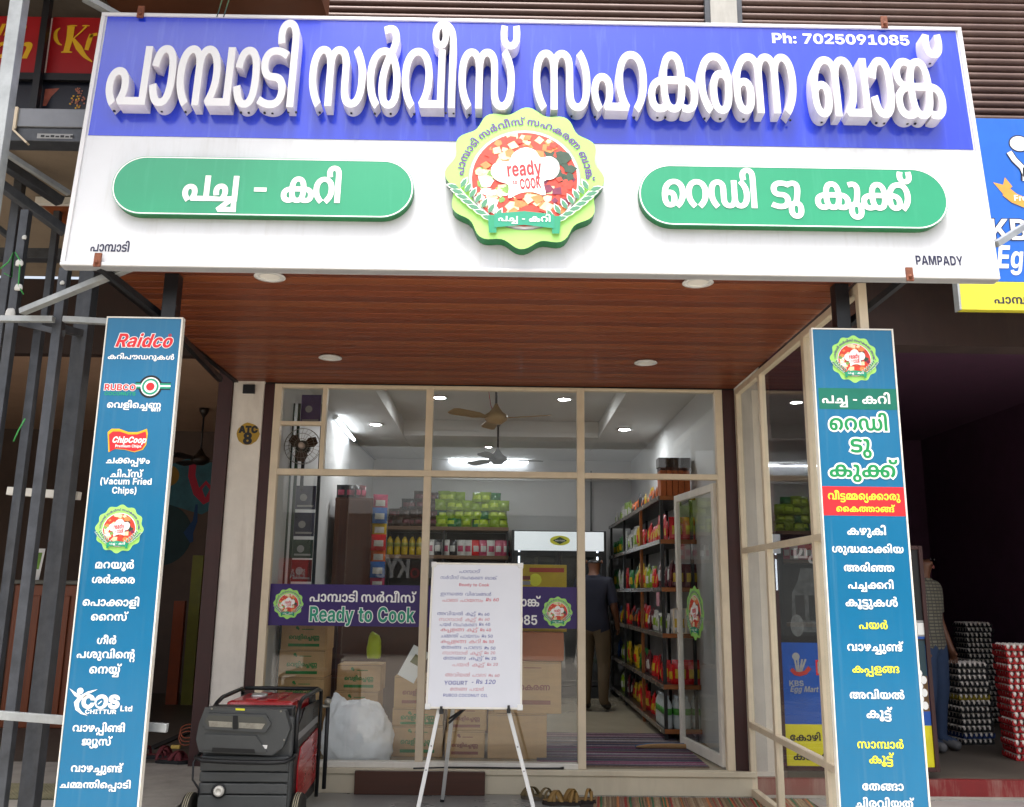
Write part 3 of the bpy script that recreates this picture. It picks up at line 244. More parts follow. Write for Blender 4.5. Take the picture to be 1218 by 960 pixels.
[246,[187,-12,34,0,42,-10,22,-16,0,-15,-8,-8,-3,-3,-7,9,121,0,1,73,79,0,1,-99,-227,0,-21,15,2,3,4,7,1,4,0,7,-14,9,-32,0,-16,-9,0,-13,8,-10,7,-3,-51,-11,-12,7,-16,16,0,22,26,16,42,9],[135,91,42,0,52,-14,26,-22,1,-12,0,-7,-8,-13,-5,-5,-1,10,147,0,1,113,79,0,1,-141,-273,0,-25,15,6,4,10,13,1,8,0,10,-20,14,-21,0,-16,0,-18,-6,-10,-11,1,-7,0,-9,14,-14,9,-6,-59,-14,-20,10,-20,22,1,13,0,15,30,22,56,12]],
[345,[201,144,34,0,56,-6,44,-13,17,-10,10,-6,14,-15,6,-19,1,-11,1,-64,-351,0,1,63,0,16,10,23,20,17,17,6,22,9,60,10],[148,116,-22,-7,-14,-13,-6,-16,1,-13,1,-50,-21,0,30,13,48,26,30,28,1,14,0,5,-6,8,-12,5],[269,92,0,-12,-18,-22,-34,-22,-21,-11,-11,1,12,1,26,1,9,0,79,0,1,35,0,16,-12,21,-26,13,-19,5,3,1,6,-4,12,-13],[479,144,46,0,68,-10,23,-9,16,-6,22,-17,10,-23,1,-16,1,-63,-351,0,1,64,0,11,6,19,12,15,11,6,14,10,42,13,52,6],[426,116,-22,-7,-14,-13,-8,-17,1,-15,1,-47,-19,0,30,13,48,26,28,28,1,14,0,5,-4,8,-12,5],[547,92,0,-12,-18,-22,-34,-22,-21,-11,-11,1,12,1,26,1,9,0,79,0,1,35,0,16,-12,21,-26,13,-19,5,1,1,8,-4,12,-13]],
[331,[161,144,22,0,32,-4,26,-8,15,-7,-5,0,20,10,46,9,33,0,44,0,62,-18,32,-31,1,-20,0,-11,-8,-17,-14,-17,-9,-7,-25,-23,-43,0,-21,15,16,12,20,18,8,18,1,10,0,15,-18,19,-30,9,-17,0,-14,0,-16,-4,-12,-8,-6,-13,1,-10,1,-81,-77,0,1,81,0,10,-4,13,-7,4,-4,4,-18,4,-30,0,-30,-9,-20,-18,1,-15,0,-10,8,-19,22,-19,17,-10,-55,-19,-22,11,-32,24,-16,26,1,16,0,20,34,31,62,19],[633,141,1,-141,-227,0,31,28,121,0,1,113]],
[289,[371,-2,-18,0,-34,2,-30,4,-17,3,-2,1,-10,2,-3,1,-30,9,-38,23,-18,27,1,14,0,9,8,15,7,6,7,3,12,10,32,12,40,5,23,0,58,0,66,-30,1,-31,0,-23,-46,-35,-35,-11,-6,-2,-8,-2,-5,-1,-22,-6,-54,-6,-31,0,-46,0,-72,12,-48,23,-24,32,0,37,28,27,58,16,43,0,34,0,56,-12,17,-15,-59,-16,-10,8,-22,7,-30,0,-22,-8,-12,-15,1,-10,0,-17,28,-27,52,-15,37,0,14,0,22,1,14,2,10,1,5,1,18,4,28,15,16,22,1,14,0,12,-12,14,-22,6,-9,0,-14,0,-22,-7,-12,-14,0,-24,16,-22,28,-16,19,-5,4,-1,8,0,7,0,8,-2,22,-1,15,0,32,0,50,12,28,25,1,18,0,12,-14,23,-17,12,61,18,26,-16,24,-32,0,-33,-18,-29,-44,-23,-72,-13],[515,31,1,-102,-285,0,-27,25,87,30,22,8,46,14,25,6,57,-8,-109,-39,-14,-5,-24,-8,-11,-3,7,5,14,0,28,1,21,0,95,0,1,60]]],{'അരിഞ്ഞ':[1,15,24,41],'അവിയൽ':[1,19,24,14,34],'കപ്പളങ്ങ':[2,49,17,39],'കറി':[2,16,24],'കറിപൗഡറുകൾ':[2,16,24,11,32,7,16,26,2,35],'കഴുകി':[2,18,26,2,24],'കാട':[2,23,6],'കുക്ക്':[2,26,37,31],'കൂട്ടുകൾ':[2,27,42,26,2,35],'കൂട്ട്':[2,27,42,31],'കൈത്താങ്ങ്':[30,2,45,23,39,31],'കോഴി':[29,2,23,18,24],'ഗീർ':[3,25,33],'ചക്കപ്പഴം':[4,37,49,18,0],'ചമ്മന്തിപ്പൊടി':[4,50,48,24,28,49,23,6,24],'ചിപ്സ്':[4,24,11,31,21,31],'ചിരവിയത്':[4,24,15,19,24,14,9,31],'ജ്യൂസ്':[5,36,27,21,31],'ടു':[6,26],'തേങ്ങാ':[29,9,39,23],'നെയ്യ്':[28,10,52,31],'പച്ച':[11,40],'പച്ചക്കറി':[11,40,37,16,24],'പയർ':[11,14,33],'പശുവിന്റെ':[11,20,26,19,24,28,47],'പാമ്പാടി':[11,23,51,23,6,24],'പൊക്കാളി':[28,11,23,37,23,17,24],'ബാങ്ക്':[12,23,38,31],'മറയൂർ':[13,16,14,27,33],'മുട്ട':[13,26,42],'റെഡി':[28,16,7,24],'റൈസ്':[30,16,21,31],'വാഴച്ചുണ്ട്':[19,23,18,40,26,44,31],'വാഴപ്പിണ്ടി':[19,23,18,49,24,44,24],'വീട്ടമ്മയ്ക്കൊരു':[19,25,42,50,28,36,37,23,15,26],'വെളിച്ചെണ്ണ':[28,19,17,24,28,40,43],'ശുദ്ധമാക്കിയ':[20,26,46,13,23,37,24,14],'ശർക്കര':[20,33,37,15],'സഹകരണ':[21,22,2,15,8],'സാമ്പാർ':[21,23,51,23,33],'സർവീസ്':[21,33,19,25,21,31]}),
'C':(2,[
[169,[169,-6,-42,0,-60,21,-32,41,1,29,0,29,34,41,60,21,43,0,40,0,60,-21,32,-40,1,-30,0,-29,-32,-41,-60,-21],[171,155,-44,0,-46,-34,0,-73,46,-34,84,0,48,35,0,72,-48,34]],
[539,[283,281,28,0,62,-6,29,-8,4,0,6,-3,5,-2,28,-7,42,-21,24,-29,1,-19,0,-16,-22,-26,-44,-17,-37,-4,-1,5,54,-4,60,-33,1,-28,0,-21,-30,-31,-58,-17,-41,0,-52,0,-70,28,-34,54,1,39,0,27,24,54,54,46,41,15,4,1,8,4,5,1,26,9,58,9,37,0,54,0,72,-19,42,-34,9,-23,13,-62,1,-143,-45,0,1,152,0,38,-20,40,-23,13,-18,8,-50,9,-33,0,-24,0,-38,-5,-15,-4,-34,-8,-46,-29,-32,-36,-14,-42,1,-22,0,-50,52,-50,59,0,40,0,44,24,1,25,0,23,-54,29,-53,0,-3,0,1,21,5,0,50,0,50,28,1,22,0,26,-50,32,-39,8,-24,5,-42,3,-21,0,-68,0,-88,-31,-40,-53,0,-65,26,-48,46,-36,27,-14,-31,-16,-28,14,-52,39,-34,57,1,38,0,28,30,49,58,37,92,22],[899,-6,-46,0,-60,25,-28,47,1,30,0,50,72,48,61,0,32,0,46,-13,36,-23,15,-16,-13,-11,-10,11,-28,19,-40,13,-27,0,-48,0,-46,-40,1,-38,0,-26,18,-36,40,-20,33,0,28,0,42,20,24,47,1,39,0,6,-2,21,-1,7,0,1,0,4,1,2,-8,26,-42,45,-74,28,-57,0,-30,0,-44,-8,-32,-14,-20,-22,-10,-30,1,-22,1,-43,-33,86,10,24,42,33,70,17,47,0,58,0,88,-23,58,-43,28,-60,1,-36,0,-48,-36,-55,-62,-22]],
[351,[233,281,48,0,60,-16,40,-27,11,-20,-13,4,18,31,64,28,45,0,40,0,60,-20,40,-35,20,-46,1,-27,0,-41,-36,-63,-43,-19,-24,-11,-62,-13,-86,-6,-63,0,-115,0,-48,0,-52,-4,-15,-8,-12,-4,-12,-14,0,-19,14,-14,13,-5,16,-6,52,-5,45,0,421,0,1,-21,-425,0,-46,0,-64,6,-23,9,-22,7,-22,23,0,29,18,22,19,7,14,6,36,8,54,4,39,0,121,0,60,0,76,5,50,10,21,8,38,17,28,57,1,35,0,27,-24,49,-50,31,-39,0,-18,0,-28,-7,-9,-5,-20,-12,-18,-37,1,-31,1,-109,-45,0,1,106,0,31,-18,38,-21,11,-16,7,-40,8,-66,0,-54,-15,-36,-24,-22,-30,-3,-15,-2,-1,2,-5,1,-1,0,-4,-2,-9,1,-4,0,-39,36,-39,43,0,32,0,32,29,1,25,0,14,-12,23,-30,13,-23,0,-30,0,-44,-16,-19,-11,-13,15,14,9,34,15,42,8,25,0,36,0,48,-19,22,-31,1,-20,0,-23,-26,-34,-48,-17,-33,0,-38,0,-54,21,-30,44,0,70,46,58,88,34]],
[379,[169,-6,-60,0,-76,40,1,39,0,21,30,29,29,11,20,7,52,10,68,5,49,0,211,0,70,0,82,-10,31,-11,26,-9,30,-33,1,-22,0,-35,-72,-42,-63,0,-14,0,-30,2,-17,2,11,21,12,-2,26,-2,13,0,46,0,44,29,1,27,0,17,-18,23,-42,17,-68,7,-63,0,-215,0,-58,0,-72,-8,-23,-10,-18,-8,-20,-22,1,-15,0,-21,26,-25,44,-11,54,0,48,9,31,13,25,-17,-24,-10,-44,-11,-42,-5],[381,281,54,0,70,-33,34,-63,1,-46,0,-54,-40,-63,-70,-28,-49,0,-38,0,-56,16,-17,13,-26,20,-20,60,1,35,0,73,82,70],[381,260,-58,0,-56,-57,1,-65,0,-46,26,-55,50,-22,74,0,50,23,26,54,0,91,-26,53,-50,24]],
[337,[613,275,1,-275,-595,0,1,21,281,0,-27,-7,26,15,38,42,1,26,0,28,-44,30,-78,0,-44,-29,1,-28,0,-5,2,-14,3,-6,-45,-3,-2,6,-4,16,1,8,0,37,74,39,57,0,34,0,48,-12,32,-21,16,-28,1,-17,0,-19,-16,-31,-28,-25,-13,-10,-13,8,261,0,1,254]],
[199,[211,281,44,0,76,-9,45,-10,-23,-19,-38,9,-64,8,-37,0,-48,0,-60,-17,-24,-25,0,-28,12,-18,30,-15,46,-6,35,-1,3,0,42,0,66,-11,23,-12,16,-9,20,-26,1,-18,0,-23,-40,-36,-80,-21,-61,0,-38,0,-88,9,-39,10,23,19,24,-6,44,-7,48,-4,27,0,54,0,58,16,24,27,1,16,0,13,-14,20,-11,6,-16,9,-44,7,-29,0,-3,0,-44,0,-66,11,-21,11,-18,9,-20,27,1,16,0,21,40,35,80,22]],
[444,[441,-6,-32,0,-48,11,-32,17,-20,22,-8,31,1,23,1,66,0,33,-12,38,-19,11,-10,7,-30,7,-21,0,-40,0,-52,-28,-26,-49,0,-65,26,-52,44,-39,27,-16,-35,-15,-28,18,-50,42,-30,57,0,78,38,58,76,32,55,0,32,0,46,-11,17,-9,20,-10,18,-25,6,-32,1,-19,1,-73,0,-28,14,-35,19,-11,10,-6,32,-7,44,0,30,7,13,7,16,11,14,37,1,30,1,168,47,0,1,-168,0,-31,16,-37,21,-11,12,-6,30,-7,23,0,36,0,54,29,28,49,1,30,0,34,-26,51,-44,39,-25,16,37,15,28,-18,50,-42,30,-56,0,-77,-40,-58,-74,-33,-102,0,-62,28,-15,31,11,2,-12,-32,-60,-29]],
[490,[322,281,72,-33,17,-31,-13,1,16,33,64,30,104,0,64,-29,13,-33,-9,3,18,31,62,28,49,0,52,0,74,-33,40,-59,1,-37,0,-39,-30,-57,-50,-42,-27,-17,-35,14,26,17,44,39,26,51,1,33,0,30,-28,50,-52,29,-37,0,-22,0,-30,-7,-11,-7,-20,-10,-16,-38,1,-31,1,-167,-45,0,1,166,0,33,-14,36,-19,11,-12,6,-32,8,-46,0,-32,-8,-9,-6,-22,-12,-14,-37,1,-31,1,-166,-45,0,1,163,0,32,-16,38,-23,12,-14,7,-40,8,-27,0,-52,0,-76,-35,-44,-63,1,-41,1,-10,0,-36,22,-42,40,-18,29,0,18,0,32,11,18,27,1,24,0,29,-36,29,-37,0,-32,0,-46,-16,-23,-15,-11,18,28,16,60,18,66,0,52,-17,30,-35,1,-27,0,-30,-30,-36,-52,-17,-33,0,-38,0,-60,22,-36,53,1,47,0,54,56,73,98,38]],
[367,[324,-6,-60,22,-34,49,1,38,0,30,26,55,52,48,39,16,13,5,26,12,64,12,39,0,50,0,78,-21,52,-37,28,-50,1,-29,0,-37,-34,-55,-52,-41,-29,-15,-31,16,22,13,46,35,32,49,0,67,-38,53,-72,31,-53,0,-26,0,-46,-8,-17,-7,-11,-5,-34,-14,-46,-45,-22,-52,1,-26,0,-35,22,-38,40,-15,52,0,40,15,22,38,1,35,0,26,-22,53,-44,45,-35,14,-9,4,-18,8,-42,7,-23,0,-56,0,-76,-31,-38,-53,0,-65,26,-48,46,-36,27,-14,-31,-16,-28,14,-52,39,-34,57,1,38,0,28,26,50,56,37,80,21,53,0,36,0,58,-12,29,-11,13,-6,54,-24,60,-77,1,-48,0,-39,-32,-48,-62,-22]],
[324,[169,167,44,0,60,-20,32,-36,0,-47,-30,-38,-21,-12,-1,7,289,0,1,254,47,0,1,-275,-353,0,-19,16,20,14,28,34,1,21,0,31,-48,30,-41,0,-28,0,-40,-14,-22,-27,1,-19,0,-24,34,-37,25,-15,-33,-14,-28,18,-42,44,1,28,0,25,36,36,60,20]],
[472,[322,281,72,-33,17,-30,11,-25,7,-59,1,-134,-45,0,1,163,0,32,-16,38,-23,12,-14,7,-40,8,-27,0,-52,0,-76,-36,-44,-62,1,-41,1,-10,0,-36,22,-42,40,-18,29,0,18,0,32,11,18,27,1,24,0,29,-36,29,-37,0,-32,0,-46,-16,-23,-15,-11,18,28,16,60,18,66,0,52,-17,30,-35,1,-27,0,-30,-30,-36,-52,-17,-33,0,-38,0,-60,22,-36,53,1,47,0,54,56,73,98,38],[883,275,1,-275,-301,0,-21,15,22,16,40,37,26,50,1,33,0,30,-28,50,-54,29,-37,0,-20,0,-30,-7,-11,-7,-20,-10,-18,-38,1,-31,1,-162,-39,0,1,128,15,58,-1,31,18,31,62,28,49,0,54,0,74,-33,40,-59,1,-37,0,-35,-26,-52,-40,-36,-19,-14,-1,6,231,0,1,254]],
[238,[297,281,44,0,68,-16,38,-30,1,-21,0,-13,-14,-20,-28,-13,-44,-6,-31,-1,-1,0,-18,0,-28,-3,-20,-6,-12,-11,1,-7,0,-15,40,-13,39,0,3,0,30,0,48,-9,17,-10,12,-6,12,-17,1,-11,0,-17,-28,-27,-60,-15,-53,0,-12,0,-40,2,-44,4,-17,4,19,20,26,-5,48,-4,27,0,54,0,40,20,1,18,0,14,-38,18,-41,0,-1,0,-32,1,-42,7,-28,12,-14,18,0,22,16,19,34,11,40,7,35,0,40,0,32,15,1,17,0,21,-54,25,-51,0,-68,0,-90,-37,-44,-67,1,-43,0,-31,14,-55,11,-25,-43,-5,-12,27,-14,59,1,29,0,51,56,76,112,42]],
[379,[491,-6,-34,0,-58,9,-23,9,-4,1,-8,4,-3,1,-40,18,-50,50,-24,58,1,30,0,21,16,37,17,15,9,6,12,9,30,12,38,7,25,0,66,0,74,-55,1,-54,0,-51,-56,-81,-61,-23,-2,-1,-8,-3,-1,-1,-26,-9,-64,-9,-37,0,-54,0,-86,24,-60,44,-30,63,0,77,40,52,72,27,45,0,40,0,56,-18,23,-13,-31,-14,-18,11,-40,13,-23,0,-30,0,-52,-20,-30,-42,1,-35,0,-46,42,-66,82,-37,59,0,28,0,46,6,19,5,4,1,8,2,5,1,36,14,46,45,20,55,1,28,0,33,-22,38,-42,18,-58,0,-42,-19,-24,-38,1,-31,0,-23,20,-55,44,-49,39,-15,2,-1,8,-2,3,-1,18,-6,42,-6,25,0,64,0,78,32,36,60,1,40,0,34,-36,63,-31,27,43,10,34,-28,38,-67,1,-37,0,-35,-26,-57,-54,-41,-84,-21]],
[266,[263,281,58,0,86,-23,58,-43,30,-60,1,-36,0,-48,-38,-55,-62,-22,-41,0,-46,0,-60,25,-28,47,1,30,0,50,72,48,61,0,34,0,46,-13,34,-23,15,-16,-13,-11,-10,11,-28,19,-40,13,-27,0,-48,0,-46,-40,1,-38,0,-26,18,-36,40,-20,33,0,28,0,42,20,24,47,1,39,0,6,-2,21,-1,7,0,1,2,4,-1,2,-8,26,-42,45,-74,28,-114,0,-80,-31,-38,-53,0,-64,26,-49,46,-36,27,-14,-31,-16,-28,14,-52,40,-34,56,1,38,0,28,28,49,56,37,84,22]],
[245,[298,281,74,-21,52,-36,26,-50,1,-29,0,-38,-34,-55,-52,-41,-29,-15,-31,16,22,13,48,35,30,49,0,70,-36,52,-70,29,-100,0,-72,-31,-36,-52,0,-65,26,-48,46,-37,27,-14,-31,-16,-28,14,-52,40,-34,56,1,38,0,29,26,49,54,37,76,21]],
[312,[563,275,1,-275,-503,0,1,169,0,31,22,42,25,14,22,12,58,13,78,0,58,-13,21,-12,22,-14,22,-40,1,-30,1,-56,-279,0,1,-95,413,0,1,254],[162,260,-58,-43,1,-49,1,-32,235,0,1,32,0,48,-56,44]],
[264,[254,260,-72,-13,-54,-22,-36,-30,-7,-18,-2,-2,0,-4,0,-7,-2,-10,1,-4,0,-38,36,-38,43,0,32,0,32,29,1,25,0,14,-12,23,-30,13,-23,0,-30,0,-44,-16,-19,-11,-13,15,16,9,34,15,40,8,25,0,36,0,48,-19,22,-31,1,-20,0,-23,-26,-34,-48,-17,-33,0,-38,0,-54,20,-30,42,1,33,0,27,32,47,66,37,98,21,67,0,58,0,84,-21,44,-36,1,-23,0,-15,-22,-29,-54,-20,-45,-4,-47,4,1,10,5,0,28,0,44,6,30,13,16,20,1,14,0,18,-32,27,-64,15],[495,72,0,-18,-24,-28,-21,-9,-14,-6,-36,-8,-48,-3,-33,0,-85,0,-48,0,-52,-4,-15,-8,-12,-4,-12,-14,0,-19,14,-14,13,-5,16,-6,52,-5,45,0,241,0,1,-21,-245,0,-46,0,-64,6,-23,9,-22,7,-22,23,0,29,18,22,19,7,14,6,36,8,54,4,39,0,91,0,42,0,46,5,30,13,16,20,0,27,-18,20,-34,13,-44,7,-29,0,-3,0,1,13,49,1,58,-3,72,-35]],
[350,[298,281,74,-21,52,-36,26,-50,1,-29,0,-34,-30,-51,-42,-35,-19,-11,1,7,235,0,1,254,47,0,1,-275,-305,0,-21,17,20,11,42,33,30,49,0,69,-36,52,-70,29,-100,0,-72,-31,-36,-52,0,-65,26,-48,46,-37,27,-14,-31,-16,-28,14,-52,40,-34,56,1,38,0,29,26,49,54,37,76,21]],
[444,[451,281,30,0,48,-11,32,-17,20,-22,8,-31,1,-23,1,-67,0,-33,12,-38,21,-11,10,-6,30,-7,23,0,40,0,52,28,26,49,1,31,0,34,-26,51,-44,40,-25,16,37,15,28,-18,50,-42,30,-57,0,-79,-40,-58,-74,-31,-51,0,-32,0,-50,11,-34,18,-18,26,-6,32,1,18,1,74,0,28,-14,35,-17,11,-12,6,-30,7,-44,0,-32,-8,-9,-6,-18,-11,-12,-37,1,-30,1,-168,-45,0,1,167,0,31,-18,38,-17,10,-12,7,-30,7,-21,0,-36,0,-54,-29,-28,-50,1,-30,0,-33,26,-51,44,-39,27,-17,-35,-14,-28,17,-50,43,-30,56,0,77,40,58,74,33,53,0,48,0,64,-28,17,-31,-9,-3,12,32,62,30]],
[429,[210,167,62,-20,32,-36,0,-47,-30,-38,-21,-12,-1,7,267,0,9,-21,-293,0,-19,16,22,14,26,34,1,21,0,31,-48,30,-41,0,-28,0,-40,-14,-22,-27,1,-19,0,-24,34,-37,25,-15,-33,-14,-28,18,-42,44,1,29,0,24,36,36,60,20],[666,281,76,-21,50,-36,26,-50,1,-29,0,-38,-34,-55,-52,-41,-27,-15,-33,16,24,13,46,35,30,49,0,70,-36,52,-70,29,-100,0,-72,-31,-36,-52,1,-33,0,-31,26,-47,42,-36,25,-13,-23,-17,-17,0,-11,17,-18,12,-40,34,-28,49,1,33,0,29,28,49,52,37,78,21]],
[186,[330,104,-16,-54,-38,-37,-58,-19,-41,0,-36,0,-54,14,-36,25,-22,32,-5,17,47,5,8,-19,24,-33,42,-20,33,0,40,0,46,27,22,55,0,81,-22,55,-46,27,-37,0,-32,0,-42,-20,-24,-32,-7,-19,-45,4,8,18,22,31,36,25,54,14,37,0,40,0,58,-20,36,-36,16,-53]],
[86,[-25,422,24,0,44,-8,15,-7,20,-9,22,-25,10,-36,1,-26,1,-311,-45,0,1,299,0,25,-4,35,-18,25,-13,7,-10,5,-26,5,-15,0,-22,0,-36,-11,-24,-23,1,-18,0,-9,4,-16,3,-6,-45,-3,-2,6,-4,17,1,11,0,24,34,32,58,17]],
[86,[-42,422,54,-10,21,-8,44,-16,32,-54,1,-43,1,-291,-45,0,1,282,0,26,-6,40,-22,28,-21,10,-16,8,-44,8,-33,0,-22,0,-42,-9,-26,-21,1,-17,0,-22,34,-18,25,0,30,0,28,20,1,18,0,16,-22,27,-19,9,45,-1,14,-8,22,-26,0,-33,-20,-26,-42,-16,-33,0,-30,0,-44,14,-26,27,0,41,36,29,62,16]],
[118,[113,-111,-58,0,-68,44,1,40,0,27,32,37,56,20,78,0,56,-20,30,-37,0,-53,-30,-38,-56,-20],[113,-91,40,0,42,32,1,32,0,32,-42,32,-39,0,-40,0,-40,-33,1,-31,0,-32,42,-32],[75,281,42,0,52,-21,22,-33,1,-20,0,-34,-30,-84,-21,-46,-43,5,22,45,28,80,1,31,0,27,-36,29,-39,0,-12,0,-26,-2,-11,-2,-9,20,14,2,34,3]],
[118,[113,-111,-58,0,-68,44,1,40,0,27,32,37,56,20,78,0,56,-20,30,-37,0,-53,-30,-38,-56,-20],[72,38,-48,-31,1,-34,0,-32,46,-33,84,0,46,33,1,32,0,34,-46,31],[113,-45,-46,0,-40,28,1,20,0,13,22,20,15,10,19,-7,-14,-8,-16,-15,1,-11,0,-7,12,-14,28,-9,44,0,28,9,12,14,1,7,0,11,-14,15,-15,7,21,8,16,-10,18,-20,0,-25,-16,-22,-36,-14],[77,281,40,0,52,-21,22,-33,1,-20,0,-34,-30,-84,-21,-46,-43,5,22,45,28,80,1,31,0,27,-36,29,-39,0,-12,0,-26,-2,-11,-2,-9,20,14,2,34,3]],
[259,[175,-6,-38,0,-60,22,-36,53,1,46,0,41,34,61,62,42,84,22,102,0,78,-21,52,-36,26,-50,1,-29,0,-38,-34,-55,-52,-41,-29,-15,-31,16,24,13,46,35,30,49,1,34,0,36,-38,52,-70,29,-108,0,-82,-35,-48,-64,1,-46,0,-38,22,-44,40,-18,29,0,18,0,32,11,18,27,1,24,0,29,-36,29,-37,0,-32,0,-46,-16,-23,-15,-11,18,28,16,60,18,66,0,52,-17,30,-35,1,-27,0,-30,-30,-36,-52,-17]],
[215,[259,-6,-44,0,-78,17,-62,36,-34,55,1,38,0,36,38,54,64,34,82,17,43,0,46,0,58,-19,28,-30,0,-38,-24,-27,-44,-13,-29,0,-34,0,-44,14,-22,27,0,33,22,27,15,10,45,1,-16,-8,-24,-30,1,-15,0,-18,28,-21,33,0,26,0,28,19,1,20,0,23,-44,25,-37,0,-8,0,-16,0,-5,0,-48,-3,-70,-34,-38,-52,1,-33,0,-37,38,-54,68,-31,43,-3,8,0,18,-1,5,0,28,0,38,12,20,22,1,15,0,19,-28,20,-58,0,-28,-21,1,-18,0,-15,22,-30,17,-9,-41,1,-14,10,-24,28,0,33,22,26,44,15,35,0,28,0,46,-13,26,-26,0,-39,-30,-31,-58,-18]],
[0,[-124,299,-56,16,-30,32,1,24,0,10,6,18,5,6,43,-3,-4,-7,-4,-15,1,-9,0,-19,20,-23,36,-10,50,0,36,10,18,23,1,20,0,8,-4,16,-1,6,43,3,2,-6,6,-18,1,-9,0,-25,-30,-32,-54,-16]],
[268,[363,-6,-42,0,-60,22,-36,47,1,38,0,34,32,56,50,46,29,20,11,8,26,19,32,35,0,33,-32,22,-37,0,-16,0,-34,-3,-11,-2,-9,21,16,2,40,4,21,0,44,0,50,-18,20,-26,1,-13,0,-23,-38,-40,-31,-23,-7,-7,-26,-19,-46,-44,-28,-51,1,-31,0,-34,24,-38,40,-15,25,0,42,0,46,40,1,49,0,20,-12,43,-26,39,-40,33,-27,10,-18,6,-40,6,-23,0,-58,0,-76,-32,-38,-52,0,-64,26,-49,46,-36,27,-14,-31,-16,-28,14,-52,40,-34,56,1,38,0,29,28,49,58,37,82,21,53,0,30,0,48,-8,23,-7,2,0,6,-2,3,-1,44,-16,56,-50,26,-61,1,-32,0,-59,-72,-51]],
[431,[531,281,32,0,56,-5,48,-10,23,-8,11,-2,64,-23,60,-80,1,-49,0,-59,-72,-51,-61,0,-40,0,-62,22,-34,47,1,38,0,33,30,55,48,46,27,20,9,5,28,20,38,39,0,33,-34,22,-37,0,-16,0,-34,-3,-11,-2,-9,21,16,2,40,4,21,0,44,0,50,-18,20,-26,1,-13,0,-23,-38,-41,-33,-24,-9,-7,-24,-19,-44,-43,-28,-50,1,-31,0,-34,24,-38,40,-15,27,0,40,0,46,40,1,49,0,30,-22,52,-46,42,-35,13,-15,4,-26,8,-64,8,-74,0,-68,-9,-25,-9,-13,-3,-50,-20,-54,-70,1,-46,0,-35,22,-38,40,-15,52,0,40,15,22,38,1,35,0,26,-22,53,-44,45,-35,14,-7,4,-20,8,-42,7,-23,0,-56,0,-76,-31,-38,-53,0,-65,26,-48,46,-36,27,-14,-31,-16,-28,14,-52,39,-34,57,1,38,0,28,26,50,56,37,80,21,53,0,36,0,60,-12,27,-11,15,-6,54,-24,58,-77,1,-48,0,-39,-32,-48,-62,-22,-84,0,-60,22,-34,49,1,38,0,32,26,55,52,44,41,16,11,5,32,12,86,14]],
[375,[551,396,44,0,48,-18,22,-26,1,-13,0,-23,-40,-40,-29,-23,-9,-7,-26,-19,-44,-44,-28,-51,1,-31,0,-34,22,-38,42,-15,25,0,42,0,46,40,1,49,0,20,-12,43,-26,39,-40,33,-27,10,-18,6,-38,6,-21,0,-26,0,-38,-6,-15,-7,-30,-11,-22,-41,1,-35,1,-61,0,-18,-8,-32,-18,-26,-34,-18,-48,-11,-31,0,-54,0,-74,31,-38,58,0,79,30,57,50,42,29,18,37,-15,-26,-16,-44,-40,-26,-51,1,-34,0,-31,26,-49,52,-28,39,0,22,0,30,7,13,6,18,11,14,38,1,33,1,54,0,36,28,47,37,15,20,8,56,11,37,0,28,0,48,-8,21,-7,13,-3,42,-16,56,-50,28,-61,1,-32,0,-59,-74,-51,-59,0,-42,0,-62,22,-34,47,1,38,0,34,32,56,50,46,29,20,11,8,24,19,34,35,0,33,-34,22,-37,0,-16,0,-32,-3,-13,-2,-9,21,18,2,40,4]],
[538,[381,281,54,0,70,-33,34,-63,1,-46,0,-54,-40,-63,-70,-28,-49,0,-38,0,-56,16,-17,13,-26,20,-20,60,1,35,0,73,82,70],[381,260,-58,0,-56,-57,1,-65,0,-46,26,-55,50,-22,74,0,50,23,26,54,0,91,-26,53,-50,24],[169,-6,-60,0,-76,40,1,39,0,21,30,29,29,11,20,7,52,10,68,5,49,0,361,0,36,0,54,-4,44,-8,19,-7,28,-10,30,-33,1,-25,0,-38,-62,-37,-53,0,-38,0,-60,21,-36,46,1,39,0,12,4,20,1,9,0,3,2,4,1,2,8,33,40,49,60,33,74,16,43,0,52,0,80,-21,50,-36,26,-50,1,-29,0,-38,-32,-55,-52,-41,-29,-15,-33,16,24,13,46,35,30,49,0,70,-36,52,-72,29,-51,0,-46,0,-76,-26,-48,-49,-9,-35,0,-2,-2,-5,1,-2,-2,-9,-2,-21,1,-12,0,-31,22,-37,40,-16,29,0,32,0,38,26,1,29,0,16,-20,26,-17,7,-20,9,-58,7,-49,0,-365,0,-58,0,-72,-8,-23,-10,-18,-8,-20,-22,1,-15,0,-21,26,-25,44,-11,54,0,48,9,31,13,25,-17,-24,-10,-44,-11,-42,-5]],
[391,[405,281,56,0,70,-33,34,-63,1,-46,0,-54,-40,-63,-72,-28,-47,0,-40,0,-54,16,-17,13,-26,20,-22,60,1,35,0,49,38,63,70,31],[405,260,-56,0,-58,-57,1,-65,0,-46,26,-55,52,-22,72,0,50,23,28,54,0,91,-26,53,-50,24],[189,-6,-48,0,-68,17,-38,35,0,51,46,31,68,15,35,2,12,1,20,3,16,1,11,0,43,6,231,0,70,0,84,-10,29,-11,26,-9,30,-33,1,-22,0,-35,-70,-42,-63,0,-14,0,-32,2,-15,2,9,21,14,-2,24,-2,13,0,46,0,46,29,1,27,0,17,-20,23,-42,17,-66,7,-63,0,-221,0,-64,0,-84,-9,-25,-11,-16,-7,-20,-21,1,-15,0,-21,30,-25,50,-11,62,0,52,9,29,13,27,-17,-26,-10,-42,-11,-46,-5],[193,281,38,0,66,-12,31,-11,-21,-18,-28,10,-54,10,-27,0,-50,0,-54,-29,1,-21,0,-15,20,-20,21,-7,16,-6,54,-6,51,0,41,0,-71,-15,-38,0,-64,8,-46,17,-26,26,0,39,36,31,66,19]],
